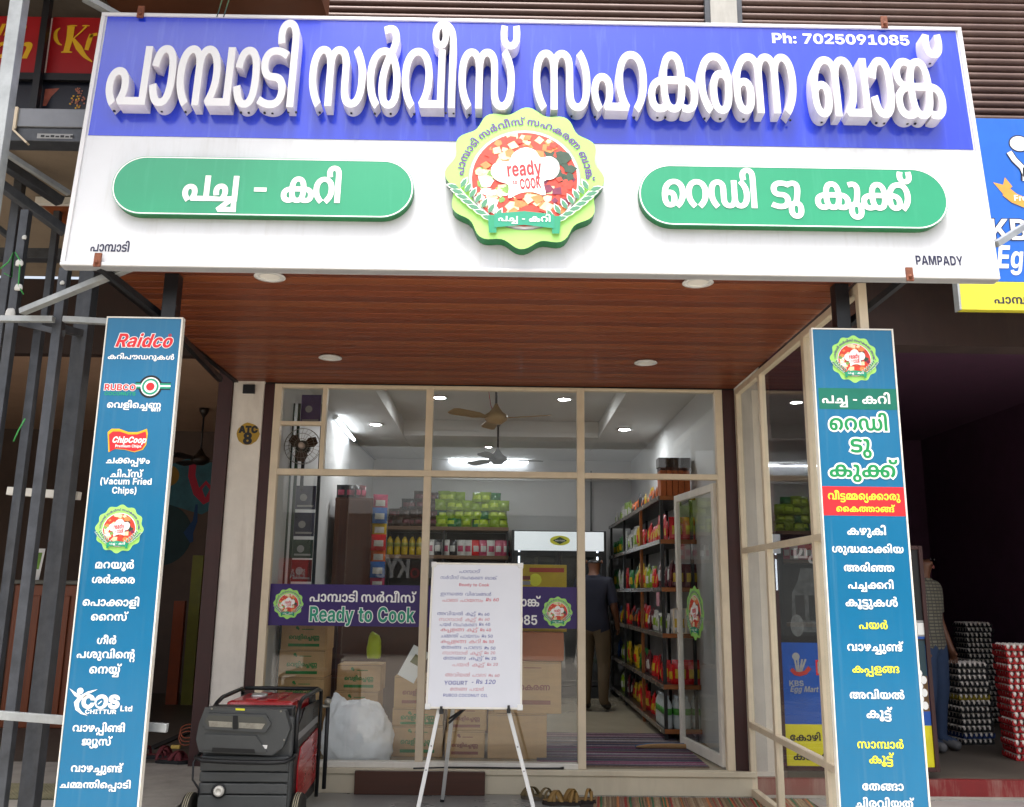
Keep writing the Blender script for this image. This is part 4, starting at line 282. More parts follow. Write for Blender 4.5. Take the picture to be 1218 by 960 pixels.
[566,[361,260,-86,0,-124,-37,-66,-66,1,-46,0,-36,22,-42,40,-18,27,0,20,0,32,11,18,27,1,24,0,29,-38,29,-37,0,-30,0,-46,-16,-23,-15,-13,18,28,16,60,18,68,0,50,-17,30,-35,1,-27,0,-30,-30,-37,-50,-16,-33,0,-38,0,-62,22,-34,52,1,45,0,42,48,62,86,42,116,22,69,0,42,0,80,-7,39,-9,4,0,6,-3,5,-1,30,-7,46,-21,24,-28,1,-19,0,-16,-20,-26,-44,-17,-37,-4,-1,5,52,-4,60,-33,1,-28,0,-21,-30,-31,-58,-17,-41,0,-52,0,-68,28,-34,54,1,39,0,27,24,54,52,46,43,15,4,1,8,4,3,1,26,9,60,9,35,0,54,0,72,-19,42,-34,9,-23,13,-58,1,-147,-45,0,1,152,0,38,-18,40,-25,13,-16,8,-50,9,-35,0,-22,0,-38,-5,-17,-4,-32,-8,-48,-29,-30,-36,-16,-42,1,-22,0,-50,54,-50,57,0,40,0,44,24,1,25,0,23,-54,29,-51,0,-3,0,1,21,3,0,50,0,50,28,1,22,0,25,-54,33,-43,6,-22,4,-40,4,-44,2],[990,281,64,-19,36,-34,1,-22,0,-19,-22,-29,-48,-18,-39,-5,1,3,52,-4,66,-37,1,-30,0,-34,-70,-38,-63,0,-18,0,-34,3,-15,2,11,20,14,-2,26,-2,13,0,42,0,50,22,1,29,0,15,-18,22,-32,15,-48,7,-35,0,-3,0,1,21,5,0,34,0,46,6,30,15,16,21,1,16,0,27,-56,28,-43,0,-28,0,-44,-9,-36,-16,-24,-25,-14,-32,1,-21,1,-32,-25,1,-9,37,9,38,8,26,50,35,74,19]],
[337,[613,275,1,-275,-101,0,-13,1,-22,-1,-50,0,-23,0,-383,0,1,21,281,0,-27,-7,26,15,38,42,1,26,0,28,-44,30,-78,0,-44,-29,1,-28,0,-5,2,-14,3,-6,-45,-3,-2,6,-4,16,1,8,0,37,74,39,57,0,34,0,48,-12,32,-21,16,-28,1,-17,0,-19,-16,-31,-28,-25,-13,-10,-13,8,261,0,1,254],[613,46,1,-177,-359,0,-25,21,175,76,36,15,54,22,27,10,31,-10,-195,-86,-22,-10,-40,-16,-23,-8,-1,5,22,1,62,1,35,0,187,0,1,125]],
[199,[211,281,44,0,76,-9,45,-10,-23,-19,-38,9,-64,8,-37,0,-48,0,-60,-17,-24,-25,0,-28,12,-18,30,-15,46,-6,35,-1,3,0,42,0,66,-11,23,-12,16,-9,20,-26,1,-16,0,-25,-46,-34,-82,-17,-57,0,-145,0,1,21,137,0,52,0,54,9,19,8,12,7,12,18,0,24,-14,20,-11,7,-16,8,-44,7,-29,0,-3,0,-44,0,-66,11,-21,11,-18,9,-20,27,1,16,0,21,40,35,80,22],[189,-126,-26,0,-54,3,-56,8,-29,7,25,19,22,-5,44,-7,48,-4,29,0,44,0,60,11,30,23,1,16,0,23,-50,29,-33,8,31,15,24,-6,46,-20,30,-29,1,-19,0,-25,-46,-32,-80,-15]],
[627,[255,281,36,0,58,-12,29,-11,13,-6,54,-24,60,-77,1,-48,0,-39,-32,-48,-62,-22,-84,0,-60,22,-34,49,1,38,0,30,26,55,52,48,39,16,13,5,26,12,62,12,37,0,40,0,64,-17,44,-33,9,-25,-1,-24,15,-54,1,-128,-45,0,1,165,0,28,-18,40,-25,12,-14,7,-40,8,-27,0,-24,0,-44,-8,-17,-7,-11,-5,-34,-14,-46,-45,-22,-52,1,-26,0,-35,22,-38,40,-15,52,0,40,15,22,38,1,35,0,26,-22,53,-44,45,-35,14,-9,4,-18,8,-42,7,-23,0,-56,0,-76,-31,-38,-53,0,-65,26,-48,46,-36,27,-14,-31,-16,-28,14,-52,39,-34,57,1,38,0,28,26,50,56,37,80,21],[775,281,36,0,60,-12,27,-11,15,-6,54,-24,60,-77,1,-48,0,-39,-34,-48,-62,-22,-82,0,-62,22,-34,49,1,38,0,30,26,55,52,48,39,16,13,5,26,12,64,12,39,0,52,0,78,-21,52,-37,26,-50,1,-29,0,-37,-32,-55,-54,-41,-27,-15,-33,16,24,13,46,35,30,49,0,67,-36,53,-72,31,-53,0,-28,0,-44,-8,-17,-7,-13,-5,-34,-14,-46,-45,-22,-52,1,-26,0,-35,24,-38,40,-15,25,0,28,0,40,15,22,38,1,35,0,26,-22,53,-46,45,-33,14,-9,4,-12,5,-28,7,-30,3,-17,0,-28,0,-40,-8,-15,-7,-26,-12,-16,-40,1,-28,1,-138,-39,0,1,93,7,86,8,25,42,33,66,17]],
[453,[453,281,54,0,64,-30,13,-32,-9,3,16,31,62,28,102,0,74,-33,40,-58,0,-77,-30,-56,-50,-43,-27,-17,-35,14,26,17,44,39,26,51,1,33,0,30,-28,50,-54,29,-35,0,-22,0,-30,-7,-11,-7,-20,-10,-16,-38,1,-31,1,-167,-45,0,1,166,0,31,-16,38,-17,11,-12,6,-32,8,-46,0,-32,-8,-9,-6,-22,-12,-14,-37,1,-31,1,-166,-45,0,1,166,0,32,-16,37,-19,11,-12,7,-28,7,-19,0,-38,0,-54,-29,-30,-49,0,-65,26,-50,44,-39,27,-17,-37,-14,-26,17,-50,42,-30,57,0,77,40,58,78,33,53,0,32,0,50,-14,34,-26,9,-20,-11,-3,14,34,66,29]],
[479,[211,281,32,0,50,-14,34,-26,9,-20,19,-71,1,-150,-45,0,1,166,0,32,-16,37,-19,11,-12,7,-28,7,-19,0,-38,0,-54,-29,-30,-49,0,-65,26,-50,44,-39,27,-17,-37,-14,-26,17,-50,42,-30,56,0,77,40,59,78,33],[479,281,34,0,60,-12,29,-11,13,-6,54,-24,60,-77,1,-48,0,-39,-32,-48,-62,-22,-84,0,-60,22,-34,49,1,38,0,30,26,55,52,48,39,16,13,5,26,12,64,12,39,0,50,0,78,-21,52,-37,28,-50,1,-29,0,-37,-34,-55,-52,-41,-29,-15,-31,16,22,13,46,35,32,49,0,67,-38,53,-72,31,-53,0,-26,0,-46,-8,-17,-7,-11,-5,-34,-14,-46,-45,-22,-52,1,-26,0,-35,22,-38,40,-15,52,0,40,15,22,38,1,35,0,26,-22,53,-44,45,-35,14,-9,4,-12,5,-26,7,-32,3,-17,0,-28,0,-40,-8,-13,-7,-26,-12,-18,-40,1,-28,1,-138,-39,0,3,93,5,86,10,25,42,33,66,17]],
[324,[247,-30,36,0,50,-16,26,-27,0,-35,-22,-25,-11,-8,-9,7,225,0,1,150,47,0,1,-171,-281,0,-17,16,12,7,18,23,1,17,0,21,-36,22,-62,0,-36,-24,1,-20,0,-15,20,-25,19,-11,-33,-12,-18,13,-28,31,0,39,28,28,50,15],[169,167,44,0,60,-20,32,-36,0,-47,-30,-38,-21,-12,-1,7,289,0,1,254,47,0,1,-275,-353,0,-19,16,20,14,28,34,1,21,0,31,-48,30,-41,0,-28,0,-40,-14,-22,-27,1,-19,0,-24,34,-37,25,-15,-33,-14,-28,18,-42,44,1,28,0,25,36,36,60,20]],
[447,[263,281,34,0,54,-7,42,-14,17,-10,22,-12,22,-32,10,-41,1,-26,3,-139,-409,0,1,139,0,26,12,42,26,32,21,11,26,15,72,16],[225,258,-24,0,-44,-13,-13,-13,-20,-15,-22,-46,1,-39,1,-113,5,1,54,28,86,62,50,64,1,30,0,15,-12,25,-30,14],[343,202,0,-33,-52,-64,-86,-62,-55,-31,-1,7,22,1,62,1,25,0,171,0,1,115,0,39,-28,53,-60,30,-51,3,-1,1,32,-8,28,-31],[633,281,50,0,76,-17,25,-14,22,-12,26,-32,10,-40,1,-26,1,-140,-407,0,1,140,0,27,10,41,26,31,19,12,16,9,42,14,54,7],[570,258,-42,-13,-15,-13,-20,-15,-22,-46,1,-39,1,-113,5,1,54,28,86,62,50,64,1,30,0,15,-12,25,-30,14],[713,202,0,-33,-50,-64,-88,-62,-55,-31,-1,7,22,1,62,1,25,0,171,0,1,115,0,39,-28,53,-60,30,-51,3,1,1,30,-8,28,-31]],
[435,[211,281,32,0,50,-14,34,-26,9,-20,-7,1,16,31,62,28,49,0,52,0,76,-33,40,-59,1,-37,0,-35,-26,-52,-40,-36,-19,-14,3,-15,-29,0,-21,15,22,16,40,37,26,50,1,33,0,30,-30,50,-52,29,-37,0,-20,0,-30,-7,-11,-7,-20,-10,-18,-38,1,-31,1,-167,-45,0,1,166,0,32,-16,37,-19,11,-12,7,-28,7,-19,0,-38,0,-54,-29,-30,-49,0,-65,26,-50,44,-39,27,-17,-37,-14,-26,17,-50,42,-30,56,0,77,40,59,78,33],[809,275,1,-275,-287,0,13,21,229,0,1,254]]],{'പാമ്പാടി':[9,20,41,20,5,21],'സർവീസ്':[18,28,17,22,18,27],'സഹകരണ':[18,19,3,13,7],'ബാങ്ക്':[10,20,32,27],'പച്ച':[9,34],'കറി':[3,14,21],'റെഡി':[25,14,6,21],'ടു':[5,23],'കുക്ക്':[3,23,31,27],'ഇന്നത്തെ':[2,37,25,36],'വിഭവങ്ങൾ':[17,21,11,17,33,30],'പാലട':[9,20,15,5],'പായസം':[9,20,12,18,0],'അവിയൽ':[1,17,21,12,29],'കൂട്ട്':[3,24,35,27],'പയർ':[9,12,28],'തേങ്ങ':[26,8,33],'ചമ്മന്തി':[4,40,38,21],'കപ്പളങ്ങ':[3,39,16,33],'സാമ്പാർ':[18,20,41,20,28]}),
'L':(4,[
[187,[9,0,125,182,107,0,129,-182,-89,0,-53,84,-12,18,-22,42,-11,24,19,0,-12,-24,-20,-42,-11,-18,-51,-84],[91,39,1,32,195,0,1,-32]],
[164,[29,0,1,182,149,0,40,0,56,-12,28,-21,1,-14,0,-10,-18,-16,-30,-11,-19,-2,1,-1,22,-1,36,-11,22,-19,1,-13,0,-15,-28,-23,-56,-13,-41,0],[109,32,65,0,28,0,30,12,1,10,0,8,-14,11,-26,6,-17,0,-63,0],[109,106,59,0,16,0,22,6,14,10,1,6,0,10,-28,12,-23,0,-57,0]],
[184,[191,-3,-48,0,-78,22,-44,42,0,60,44,41,78,22,49,0,32,0,56,-9,42,-17,26,-24,5,-16,-81,0,-2,7,-12,12,-20,8,-26,4,-15,0,-28,0,-40,-14,-24,-26,0,-37,24,-26,40,-13,29,0,16,0,24,4,20,8,14,12,5,7,81,0,-2,-14,-26,-24,-40,-18,-56,-11]],
[179,[161,0,-95,0,1,34,93,0,34,0,46,12,22,25,0,40,-22,25,-46,12,-33,0,-93,0,1,34,99,0,56,0,80,-22,42,-41,0,-56,-42,-41,-80,-22],[111,182,1,-182,-81,0,1,182]],
[153,[29,0,1,182,255,0,1,-34,-171,0,1,-40,161,0,1,-33,-159,0,1,-41,173,0,1,-34]],
[147,[29,0,1,182,249,0,1,-34,-165,0,1,-46,153,0,1,-33,-151,0,1,-69]],
[187,[193,-3,-52,0,-78,23,-42,42,0,58,44,42,78,22,51,0,30,0,54,-9,42,-16,28,-23,5,-14,-81,0,-4,6,-14,10,-18,7,-24,4,-15,0,-28,0,-40,-14,-24,-26,0,-36,24,-26,40,-14,31,0,24,0,36,9,20,16,1,11,17,-1,-91,0,1,30,155,0,1,-24,0,-23,-40,-35,-72,-19]],
[185,[29,0,1,182,83,0,1,-72,151,0,1,72,81,0,1,-182,-79,0,1,76,-149,0,1,-76]],
[114,[17,0,1,33,59,0,1,116,-57,0,1,33,197,0,1,-33,-57,0,1,-116,59,0,1,-33]],
[179,[89,38,1,40,12,10,22,16,26,17,17,10,85,51,99,0,-153,-90,-5,1],[29,0,1,182,83,0,1,-47,-1,-48,3,-20,1,-67],[257,0,-103,80,51,30,149,-110]],
[141,[29,0,1,182,83,0,1,-148,157,0,1,-34]],
[231,[29,0,1,182,125,0,53,-78,4,-6,10,-19,10,-22,10,-20,3,-7,-15,0,2,7,8,20,12,22,8,19,5,6,53,78,125,0,1,-182,-79,0,1,82,0,6,0,18,2,22,0,21,1,9,9,0,-6,-10,-12,-22,-10,-21,-12,-17,-1,-6,-57,-82,-65,0,-57,82,-2,6,-12,17,-10,21,-12,22,-5,10,9,0,0,-9,0,-21,2,-21,0,-19,1,-6,1,-82]],
[188,[29,0,1,182,89,0,111,-87,8,-7,18,-16,18,-20,11,-11,-9,-4,0,10,-4,23,0,22,1,7,1,83,83,0,1,-182,-87,0,-99,80,-10,8,-20,18,-22,22,-13,13,13,2,0,-13,4,-25,0,-19,1,-6,1,-80]],
[191,[191,-3,-48,0,-78,23,-44,41,1,30,0,30,44,41,78,22,49,0,50,0,78,-22,44,-41,1,-30,0,-30,-44,-42,-78,-22],[191,33,28,0,40,13,22,26,1,19,0,19,-22,26,-40,13,-27,0,-26,0,-40,-14,-24,-25,1,-19,0,-19,24,-26,40,-13]],
[161,[29,0,1,182,147,0,42,0,60,-16,32,-27,0,-37,-34,-28,-60,-15,-41,0,-93,0,1,33,85,0,20,0,28,7,16,13,0,17,-16,13,-28,7,-19,0,-51,0,1,-149]],
[192,[165,64,67,0,35,-21,35,-20,61,-38,-71,0,-41,26,-23,16],[191,-3,-48,0,-78,23,-44,41,1,30,0,30,44,41,78,22,49,0,50,0,78,-22,44,-41,1,-30,0,-30,-44,-42,-78,-22],[191,33,28,0,40,13,22,26,1,19,0,19,-22,26,-40,13,-27,0,-26,0,-40,-14,-24,-25,1,-19,0,-19,24,-26,40,-13]],
[164,[29,0,1,182,149,0,40,0,60,-15,32,-27,0,-37,-34,-26,-60,-14,-41,0,-93,0,1,32,85,0,22,0,28,6,14,12,0,17,-14,12,-28,7,-21,0,-51,0,1,-149],[233,0,-87,83,87,0,91,-83]],
[165,[122,-3,-66,14,-38,28,1,20,79,0,2,-9,18,-13,30,-6,40,0,28,5,16,10,0,12,-14,8,-28,6,-19,2,-37,5,-50,5,-52,25,1,20,0,17,34,25,64,13,82,0,62,-14,34,-25,1,-17,-75,0,-2,11,-32,12,-27,0,-18,0,-24,-5,-14,-9,0,-12,14,-8,26,-5,19,-2,33,-4,26,-3,42,-9,28,-13,14,-17,1,-11,0,-17,-34,-25,-64,-14]],
[165,[17,148,1,34,301,0,1,-34,-109,0,1,-148,-79,0,1,148]],
[180,[134,-3,-68,17,-38,30,1,20,1,118,81,0,1,-115,0,-10,18,-15,32,-9,44,0,32,9,18,15,1,10,1,115,81,0,1,-118,0,-20,-38,-30,-68,-17]],
[186,[135,0,-125,182,91,0,55,-84,12,-18,22,-41,13,-24,-19,0,12,24,22,41,11,18,55,84,89,0,-123,-182]],
[259,[107,0,-97,182,89,0,41,-85,4,-12,10,-26,8,-26,5,-12,-15,0,6,12,8,26,10,26,7,12,43,85,83,0,43,-85,4,-12,10,-26,10,-26,5,-12,-15,0,4,12,10,26,8,26,7,12,39,85,89,0,-95,-182,-91,0,-45,91,-8,14,-10,35,-7,19,21,0,-6,-19,-10,-34,-7,-15,-47,-91]],
[184,[9,0,153,108,1,-31,-137,105,93,0,39,-29,10,-8,14,-13,12,-13,9,-7,-21,0,8,7,12,13,14,13,11,8,39,29,93,0,-135,-102,1,28,149,-108,-95,0,-47,37,-8,6,-14,11,-10,9,-5,6,13,0,-6,-6,-12,-9,-12,-11,-7,-6,-49,-37]],
[182,[145,0,1,67,-135,115,95,0,61,-56,8,-7,14,-16,9,-10,-15,0,6,10,14,16,9,7,59,56,95,0,-131,-115,1,-67]],
[144,[107,-2,-26,0,-42,8,-22,18,0,25,16,15,28,9,36,5,21,1,24,1,28,2,14,5,1,4,1,1,0,5,-10,7,-18,3,-24,0,-20,-3,-12,-7,-1,-5,-71,4,4,12,32,18,50,10,35,0,24,0,42,-6,32,-11,18,-17,1,-11,1,-91,-75,0,1,19,-8,-7,-22,-9,-30,-5],[129,24,16,0,24,6,14,11,1,7,1,13,-4,-1,-10,-1,-14,-2,-14,-1,-7,0,-12,-1,-20,-4,-10,-7,0,-10,10,-6,18,-4]],
[156,[185,-2,-20,0,-30,6,-20,11,-5,6,-1,0,1,-21,-77,0,1,182,79,0,1,-69,3,0,6,6,20,10,30,7,21,0,32,0,50,-16,30,-31,0,-44,-30,-31,-50,-16],[161,29,18,0,24,9,12,18,1,11,0,11,-12,17,-24,10,-17,0,-18,0,-24,-10,-14,-16,1,-12,0,-11,14,-18,24,-9]],
[145,[151,-3,-40,0,-60,18,-34,31,0,41,34,32,60,17,41,0,26,0,44,-7,32,-13,20,-18,3,-11,-73,-4,-2,5,-8,8,-12,6,-16,3,-9,0,-18,0,-24,-9,-12,-18,0,-23,12,-17,24,-10,19,0,10,0,16,3,12,6,8,9,3,5,75,-4,-2,-12,-20,-18,-32,-13,-44,-7]],
[156,[129,-2,-32,0,-50,16,-30,31,0,44,30,31,50,16,33,0,20,0,30,-7,20,-10,7,-6,3,0,1,69,79,0,1,-182,-77,0,1,21,-1,0,-6,-6,-20,-11,-30,-6],[153,29,18,0,24,9,14,18,1,11,0,12,-14,16,-24,10,-17,0,-18,0,-24,-10,-12,-17,1,-11,0,-11,12,-18,24,-9]],
[147,[153,-3,-42,0,-60,17,-34,32,0,41,34,31,58,18,41,0,28,0,48,-9,34,-18,20,-25,1,-16,1,-11,-231,0,1,24,195,0,-35,-6,0,10,-12,14,-26,8,-34,0,-24,-8,-14,-14,1,-9,1,-17,0,-10,14,-15,28,-8,19,0,12,0,20,4,14,7,5,4,71,-4,-6,-12,-34,-18,-50,-10]],
[156,[153,-54,-36,0,-52,10,-32,17,-3,11,71,5,4,-4,12,-7,22,-3,17,0,26,0,28,12,1,13,1,23,-3,0,-6,-6,-20,-10,-28,-6,-19,0,-32,0,-50,15,-30,30,1,21,0,23,30,30,50,16,33,0,20,0,30,-7,20,-10,7,-7,3,0,1,22,79,0,1,-131,0,-19,-34,-25,-58,-13],[153,31,18,0,24,9,14,16,1,12,0,11,-14,17,-24,9,-17,0,-18,0,-24,-9,-12,-17,1,-11,0,-12,12,-16,24,-9]],
[154,[107,76,1,-76,-77,0,1,182,79,0,1,-82,-7,0,10,17,44,19,37,0,28,0,42,-12,22,-23,1,-16,1,-85,-77,0,1,77,0,13,-24,13,-21,0,-14,0,-22,-6,-14,-12]],
[67,[29,0,1,134,79,0,1,-134],[69,150,-18,0,-26,12,1,8,0,8,26,12,19,0,18,0,24,-12,1,-8,0,-8,-24,-12]],
[144,[101,37,1,47,11,0,85,50,91,0,-115,-68,-19,0],[29,0,1,182,79,0,1,-182],[199,0,-77,57,53,28,119,-85]],
[76,[115,-1,-44,0,-42,18,1,19,1,146,79,0,1,-141,0,-6,10,-5,11,0,6,0,6,0,3,0,9,-28,-6,-1,-18,-2]],
[228,[29,0,1,134,75,0,3,-33,-3,0,6,12,24,16,34,7,19,0,30,0,38,-18,9,-19,-7,0,6,13,26,16,38,8,21,0,26,0,38,-11,24,-20,1,-15,1,-90,-79,0,1,82,0,11,-22,11,-17,0,-14,0,-18,-6,-10,-10,1,-7,1,-81,-75,0,1,82,0,10,-22,12,-17,0,-12,0,-20,-6,-12,-11,1,-7,1,-80]],
[154,[107,76,1,-76,-77,0,1,134,77,0,1,-34,-5,0,10,17,44,19,37,0,28,0,42,-12,22,-23,1,-16,1,-85,-77,0,1,77,0,13,-24,13,-21,0,-14,0,-22,-6,-14,-12]],
[152,[153,-3,-42,0,-60,18,-34,31,1,21,0,20,34,32,60,17,43,0,40,0,62,-17,32,-32,1,-20,0,-21,-32,-31,-62,-18],[153,28,16,0,26,10,12,17,1,12,0,11,-12,18,-26,9,-15,0,-18,0,-24,-9,-12,-18,1,-11,0,-12,12,-17,24,-10]],
[156,[29,-51,1,185,79,0,1,-21,3,0,6,6,20,10,30,7,21,0,32,0,50,-16,30,-31,0,-44,-30,-31,-50,-16,-31,0,-20,0,-30,6,-20,11,-5,6,-1,0,1,-72],[161,29,18,0,24,9,12,18,1,11,0,11,-12,17,-24,10,-17,0,-18,0,-24,-10,-14,-16,1,-12,0,-11,14,-18,24,-9]],
[101,[29,0,1,134,77,0,1,-24,3,0,8,13,32,12,25,0,6,0,12,0,7,-1,1,-34,-6,1,-18,1,-7,0,-16,0,-26,-7,-14,-13,1,-9,1,-73]],
[139,[106,-3,-54,10,-32,19,-3,13,75,4,4,-9,26,-9,40,0,22,7,0,11,-18,6,-15,2,-45,4,-40,4,-40,19,1,16,0,13,28,19,52,10,70,0,50,-10,30,-17,3,-12,-69,-4,-2,7,-24,8,-36,0,-22,-7,0,-10,16,-6,17,-2,53,-5,40,-4,38,-17,0,-29,-32,-20,-54,-11]],
[94,[175,134,1,-30,-169,0,1,30],[45,167,79,0,1,-126,0,-6,12,-5,13,0,6,0,16,0,5,1,7,-30,-10,-1,-26,-1,-11,0,-42,0,-44,19,1,19]],
[154,[121,-2,-28,0,-42,12,-22,23,1,16,1,85,79,0,1,-77,0,-13,26,-13,21,0,16,0,22,6,12,12,1,9,1,76,79,0,1,-134,-73,0,-1,34,9,0,-12,-17,-44,-19]],
[148,[105,0,-99,134,85,0,43,-66,8,-13,14,-27,7,-13,-17,0,8,13,12,27,9,13,43,66,83,0,-99,-134]],
[212,[85,0,-79,134,85,0,21,-47,8,-14,12,-31,7,-18,-7,0,6,18,14,31,9,14,23,47,73,0,23,-47,6,-14,16,-31,7,-18,-7,0,6,18,12,31,7,14,23,47,85,0,-79,-134,-81,0,-27,50,-4,8,-8,18,-8,18,-3,8,13,0,-4,-8,-8,-18,-8,-18,-3,-8,-29,-50]],
[149,[31,-49,13,30,19,-1,12,-2,20,3,10,6,3,6,3,7,-101,134,85,0,43,-66,8,-13,12,-26,7,-14,-17,0,6,14,14,26,9,13,45,66,83,0,-113,-150,-8,-12,-26,-15,-36,-9,-27,0,-14,0,-26,2]],
[161,[163,-3,-48,0,-64,23,-32,42,1,29,0,29,34,42,62,22,49,0,46,0,64,-22,32,-42,1,-29,0,-29,-32,-42,-64,-23],[163,30,22,0,28,14,14,27,1,20,0,20,-14,27,-28,14,-21,0,-22,0,-28,-14,-14,-27,1,-20,0,-20,14,-27,28,-14]],
[161,[43,0,1,32,249,0,1,-32],[217,182,1,-182,-79,0,1,146,-1,0,-83,-28,1,36,85,28]],
[161,[33,0,1,29,133,59,14,7,24,12,12,12,0,16,-14,11,-24,7,-34,0,-24,-7,-14,-14,1,-9,-75,0,0,19,32,27,60,15,80,0,58,-13,34,-25,1,-17,0,-11,-18,-20,-40,-23,-33,-15,-57,-26,1,-1,153,0,1,-33]],
[161,[120,-3,-60,15,-34,25,-1,17,79,0,0,-8,16,-11,26,-6,34,0,26,8,16,14,0,19,-16,14,-28,8,-15,0,-20,0,-30,-8,-5,-6,-71,4,15,100,231,0,1,-33,-161,0,-7,-43,3,0,10,7,38,8,48,0,44,-8,30,-17,18,-22,1,-13,0,-18,-34,-29,-62,-17]],
[161,[59,0,149,148,1,1,-173,0,1,33,259,0,1,-33,-149,-149]],
[161,[120,-3,-64,14,-36,23,1,15,0,12,20,19,38,12,25,2,1,1,-32,3,-38,22,0,30,34,22,58,12,74,0,60,-12,32,-22,0,-30,-38,-22,-31,-3,1,-1,24,-2,38,-12,22,-19,1,-12,0,-15,-36,-23,-66,-14],[163,26,16,0,28,7,14,12,1,7,0,8,-16,12,-26,6,-15,0,-18,0,-26,-6,-16,-12,1,-8,0,-7,16,-12,26,-7],[163,108,14,0,24,6,12,10,1,7,0,7,-12,11,-24,5,-13,0,-16,0,-24,-5,-12,-11,1,-7,0,-7,14,-10,22,-6]],
[161,[116,-3,-62,15,-34,26,-1,17,81,0,2,-8,14,-11,28,-6,34,0,26,6,16,13,0,16,-16,12,-30,7,-21,0,-43,0,1,26,83,38,1,1,-149,0,1,33,247,0,1,-30,-119,-55,1,9,42,2,60,-12,34,-25,0,-33,-36,-26,-64,-15]],
[161,[13,34,1,31,143,117,79,0,-139,-116,1,-1,219,0,1,-31],[189,0,1,43,3,14,1,56,75,0,1,-113]],
[161,[124,-2,-60,14,-38,28,1,20,0,14,24,29,25,17,85,62,83,0,-111,-83,-21,0,4,5,22,8,30,5,19,0,36,0,52,-14,28,-25,0,-37,-34,-28,-60,-15],[163,29,16,0,28,8,14,14,1,8,0,9,-14,14,-28,8,-15,0,-18,0,-26,-8,-14,-14,1,-9,0,-8,14,-14,26,-8]],
[161,[198,184,62,-15,36,-27,1,-20,0,-14,-24,-29,-21,-17,-85,-62,-81,0,115,82,21,0,-4,-4,-20,-8,-30,-5,-19,0,-34,0,-52,14,-30,25,0,37,34,28,62,15],[161,153,-16,0,-26,-8,-16,-14,1,-8,0,-9,16,-14,26,-8,17,0,18,0,26,8,16,14,1,8,0,9,-16,14,-26,8]],
[67,[69,-2,-20,0,-24,12,1,9,0,10,24,12,21,0,18,0,26,-12,1,-10,0,-9,-26,-12]],
[67,[69,-2,-20,0,-24,12,1,9,0,10,24,12,21,0,18,0,26,-12,1,-10,0,-9,-26,-12],[69,85,-20,0,-24,12,1,10,0,9,24,12,21,0,18,0,26,-12,1,-9,0,-10,-26,-12]],
[98,[41,73,0,21,16,44,28,40,17,14,75,0,-16,-18,-24,-41,-14,-41,1,-19,0,-16,12,-33,24,-36,19,-23,-73,0,-28,25,-32,55]],
[98,[21,-35,20,23,24,36,12,33,1,16,0,19,-14,41,-24,41,-17,18,75,0,18,-14,28,-40,16,-44,1,-21,0,-28,-32,-55,-29,-25]],
[161,[245,89,1,-31,-165,0,1,31]],
[164,[165,42,-30,0,-52,11,-38,20,-22,26,1,14,0,15,22,26,38,19,52,11,31,0,28,0,52,-11,40,-19,22,-26,1,-15,0,-14,-22,-26,-40,-20,-52,-11],[165,61,28,0,48,14,28,24,1,14,0,15,-28,23,-48,14,-27,0,-30,0,-46,-14,-28,-23,1,-15,0,-14,28,-24,46,-14],[187,81,-25,30,37,0,31,-30],[111,81,1,65,65,0,14,0,22,-5,12,-10,0,-14,-14,-9,-22,-6,-13,0,-39,0,1,13,35,0,8,0,12,5,0,8,-12,5,-7,0,-19,0,1,-52]]],{'(':[57],')':[58],'-':[59],'.':[55],'0':[45],'1':[46],'2':[47],'3':[51],'4':[52],'5':[48],'6':[53],'7':[49],'8':[50],'9':[54],':':[56],'A':[0],'B':[1],'C':[2],'D':[3],'E':[4],'F':[5],'G':[6],'H':[7],'I':[8],'K':[9],'L':[10],'M':[11],'N':[12],'O':[13],'P':[14],'Q':[15],'R':[16],'S':[17],'T':[18],'U':[19],'V':[20],'W':[21],'X':[22],'Y':[23],'a':[24],'b':[25],'c':[26],'d':[27],'e':[28],'g':[29],'h':[30],'i':[31],'k':[32],'l':[33],'m':[34],'n':[35],'o':[36],'p':[37],'r':[38],'s':[39],'t':[40],'u':[41],'v':[42],'w':[43],'y':[44],'®':[60]})}
_F={k:(g,w) for k,(u,g,w) in GLYPHS.items()}; _U={k:v[0] for k,v in GLYPHS.items()}
def _dec(g,n,u=1):
    C=[]
    for e in g[1:]:
        P=[];x=y=0
        for i in range(0,len(e),2):
            on=e[i]&1; x+=(e[i]-on)//2; y+=e[i+1]; P.append((x*u,y*u,on))
        E=[]
        for i in range(len(P)):
            a=P[i];b=P[(i+1)%len(P)];E.append(a)
            if not a[2] and not b[2]: E.append(((a[0]+b[0])/2,(a[1]+b[1])/2,1))
        k=next(i for i,q in enumerate(E) if q[2]); E=E[k:]+E[:k]; O=[];i=0
        while i<len(E):
            a=E[i]
            if i+1<len(E) and not E[i+1][2]:
                b=E[i+1];c=E[(i+2)%len(E)]
                for t in range(n):
                    t/=n; O.append(((1-t)**2*a[0]+2*t*(1-t)*b[0]+t*t*c[0],(1-t)**2*a[1]+2*t*(1-t)*b[1]+t*t*c[1]))
                i+=2
            else: O.append((a[0],a[1])); i+=1
        Q=[O[0]]
        for q in O[1:]:
            if abs(q[0]-Q[-1][0])+abs(q[1]-Q[-1][1])>.5: Q.append(q)
        if len(Q)>2 and abs(Q[0][0]-Q[-1][0])+abs(Q[0][1]-Q[-1][1])<.5: Q.pop()
        if len(Q)>2: C.append(Q)
    return C
_GC={}
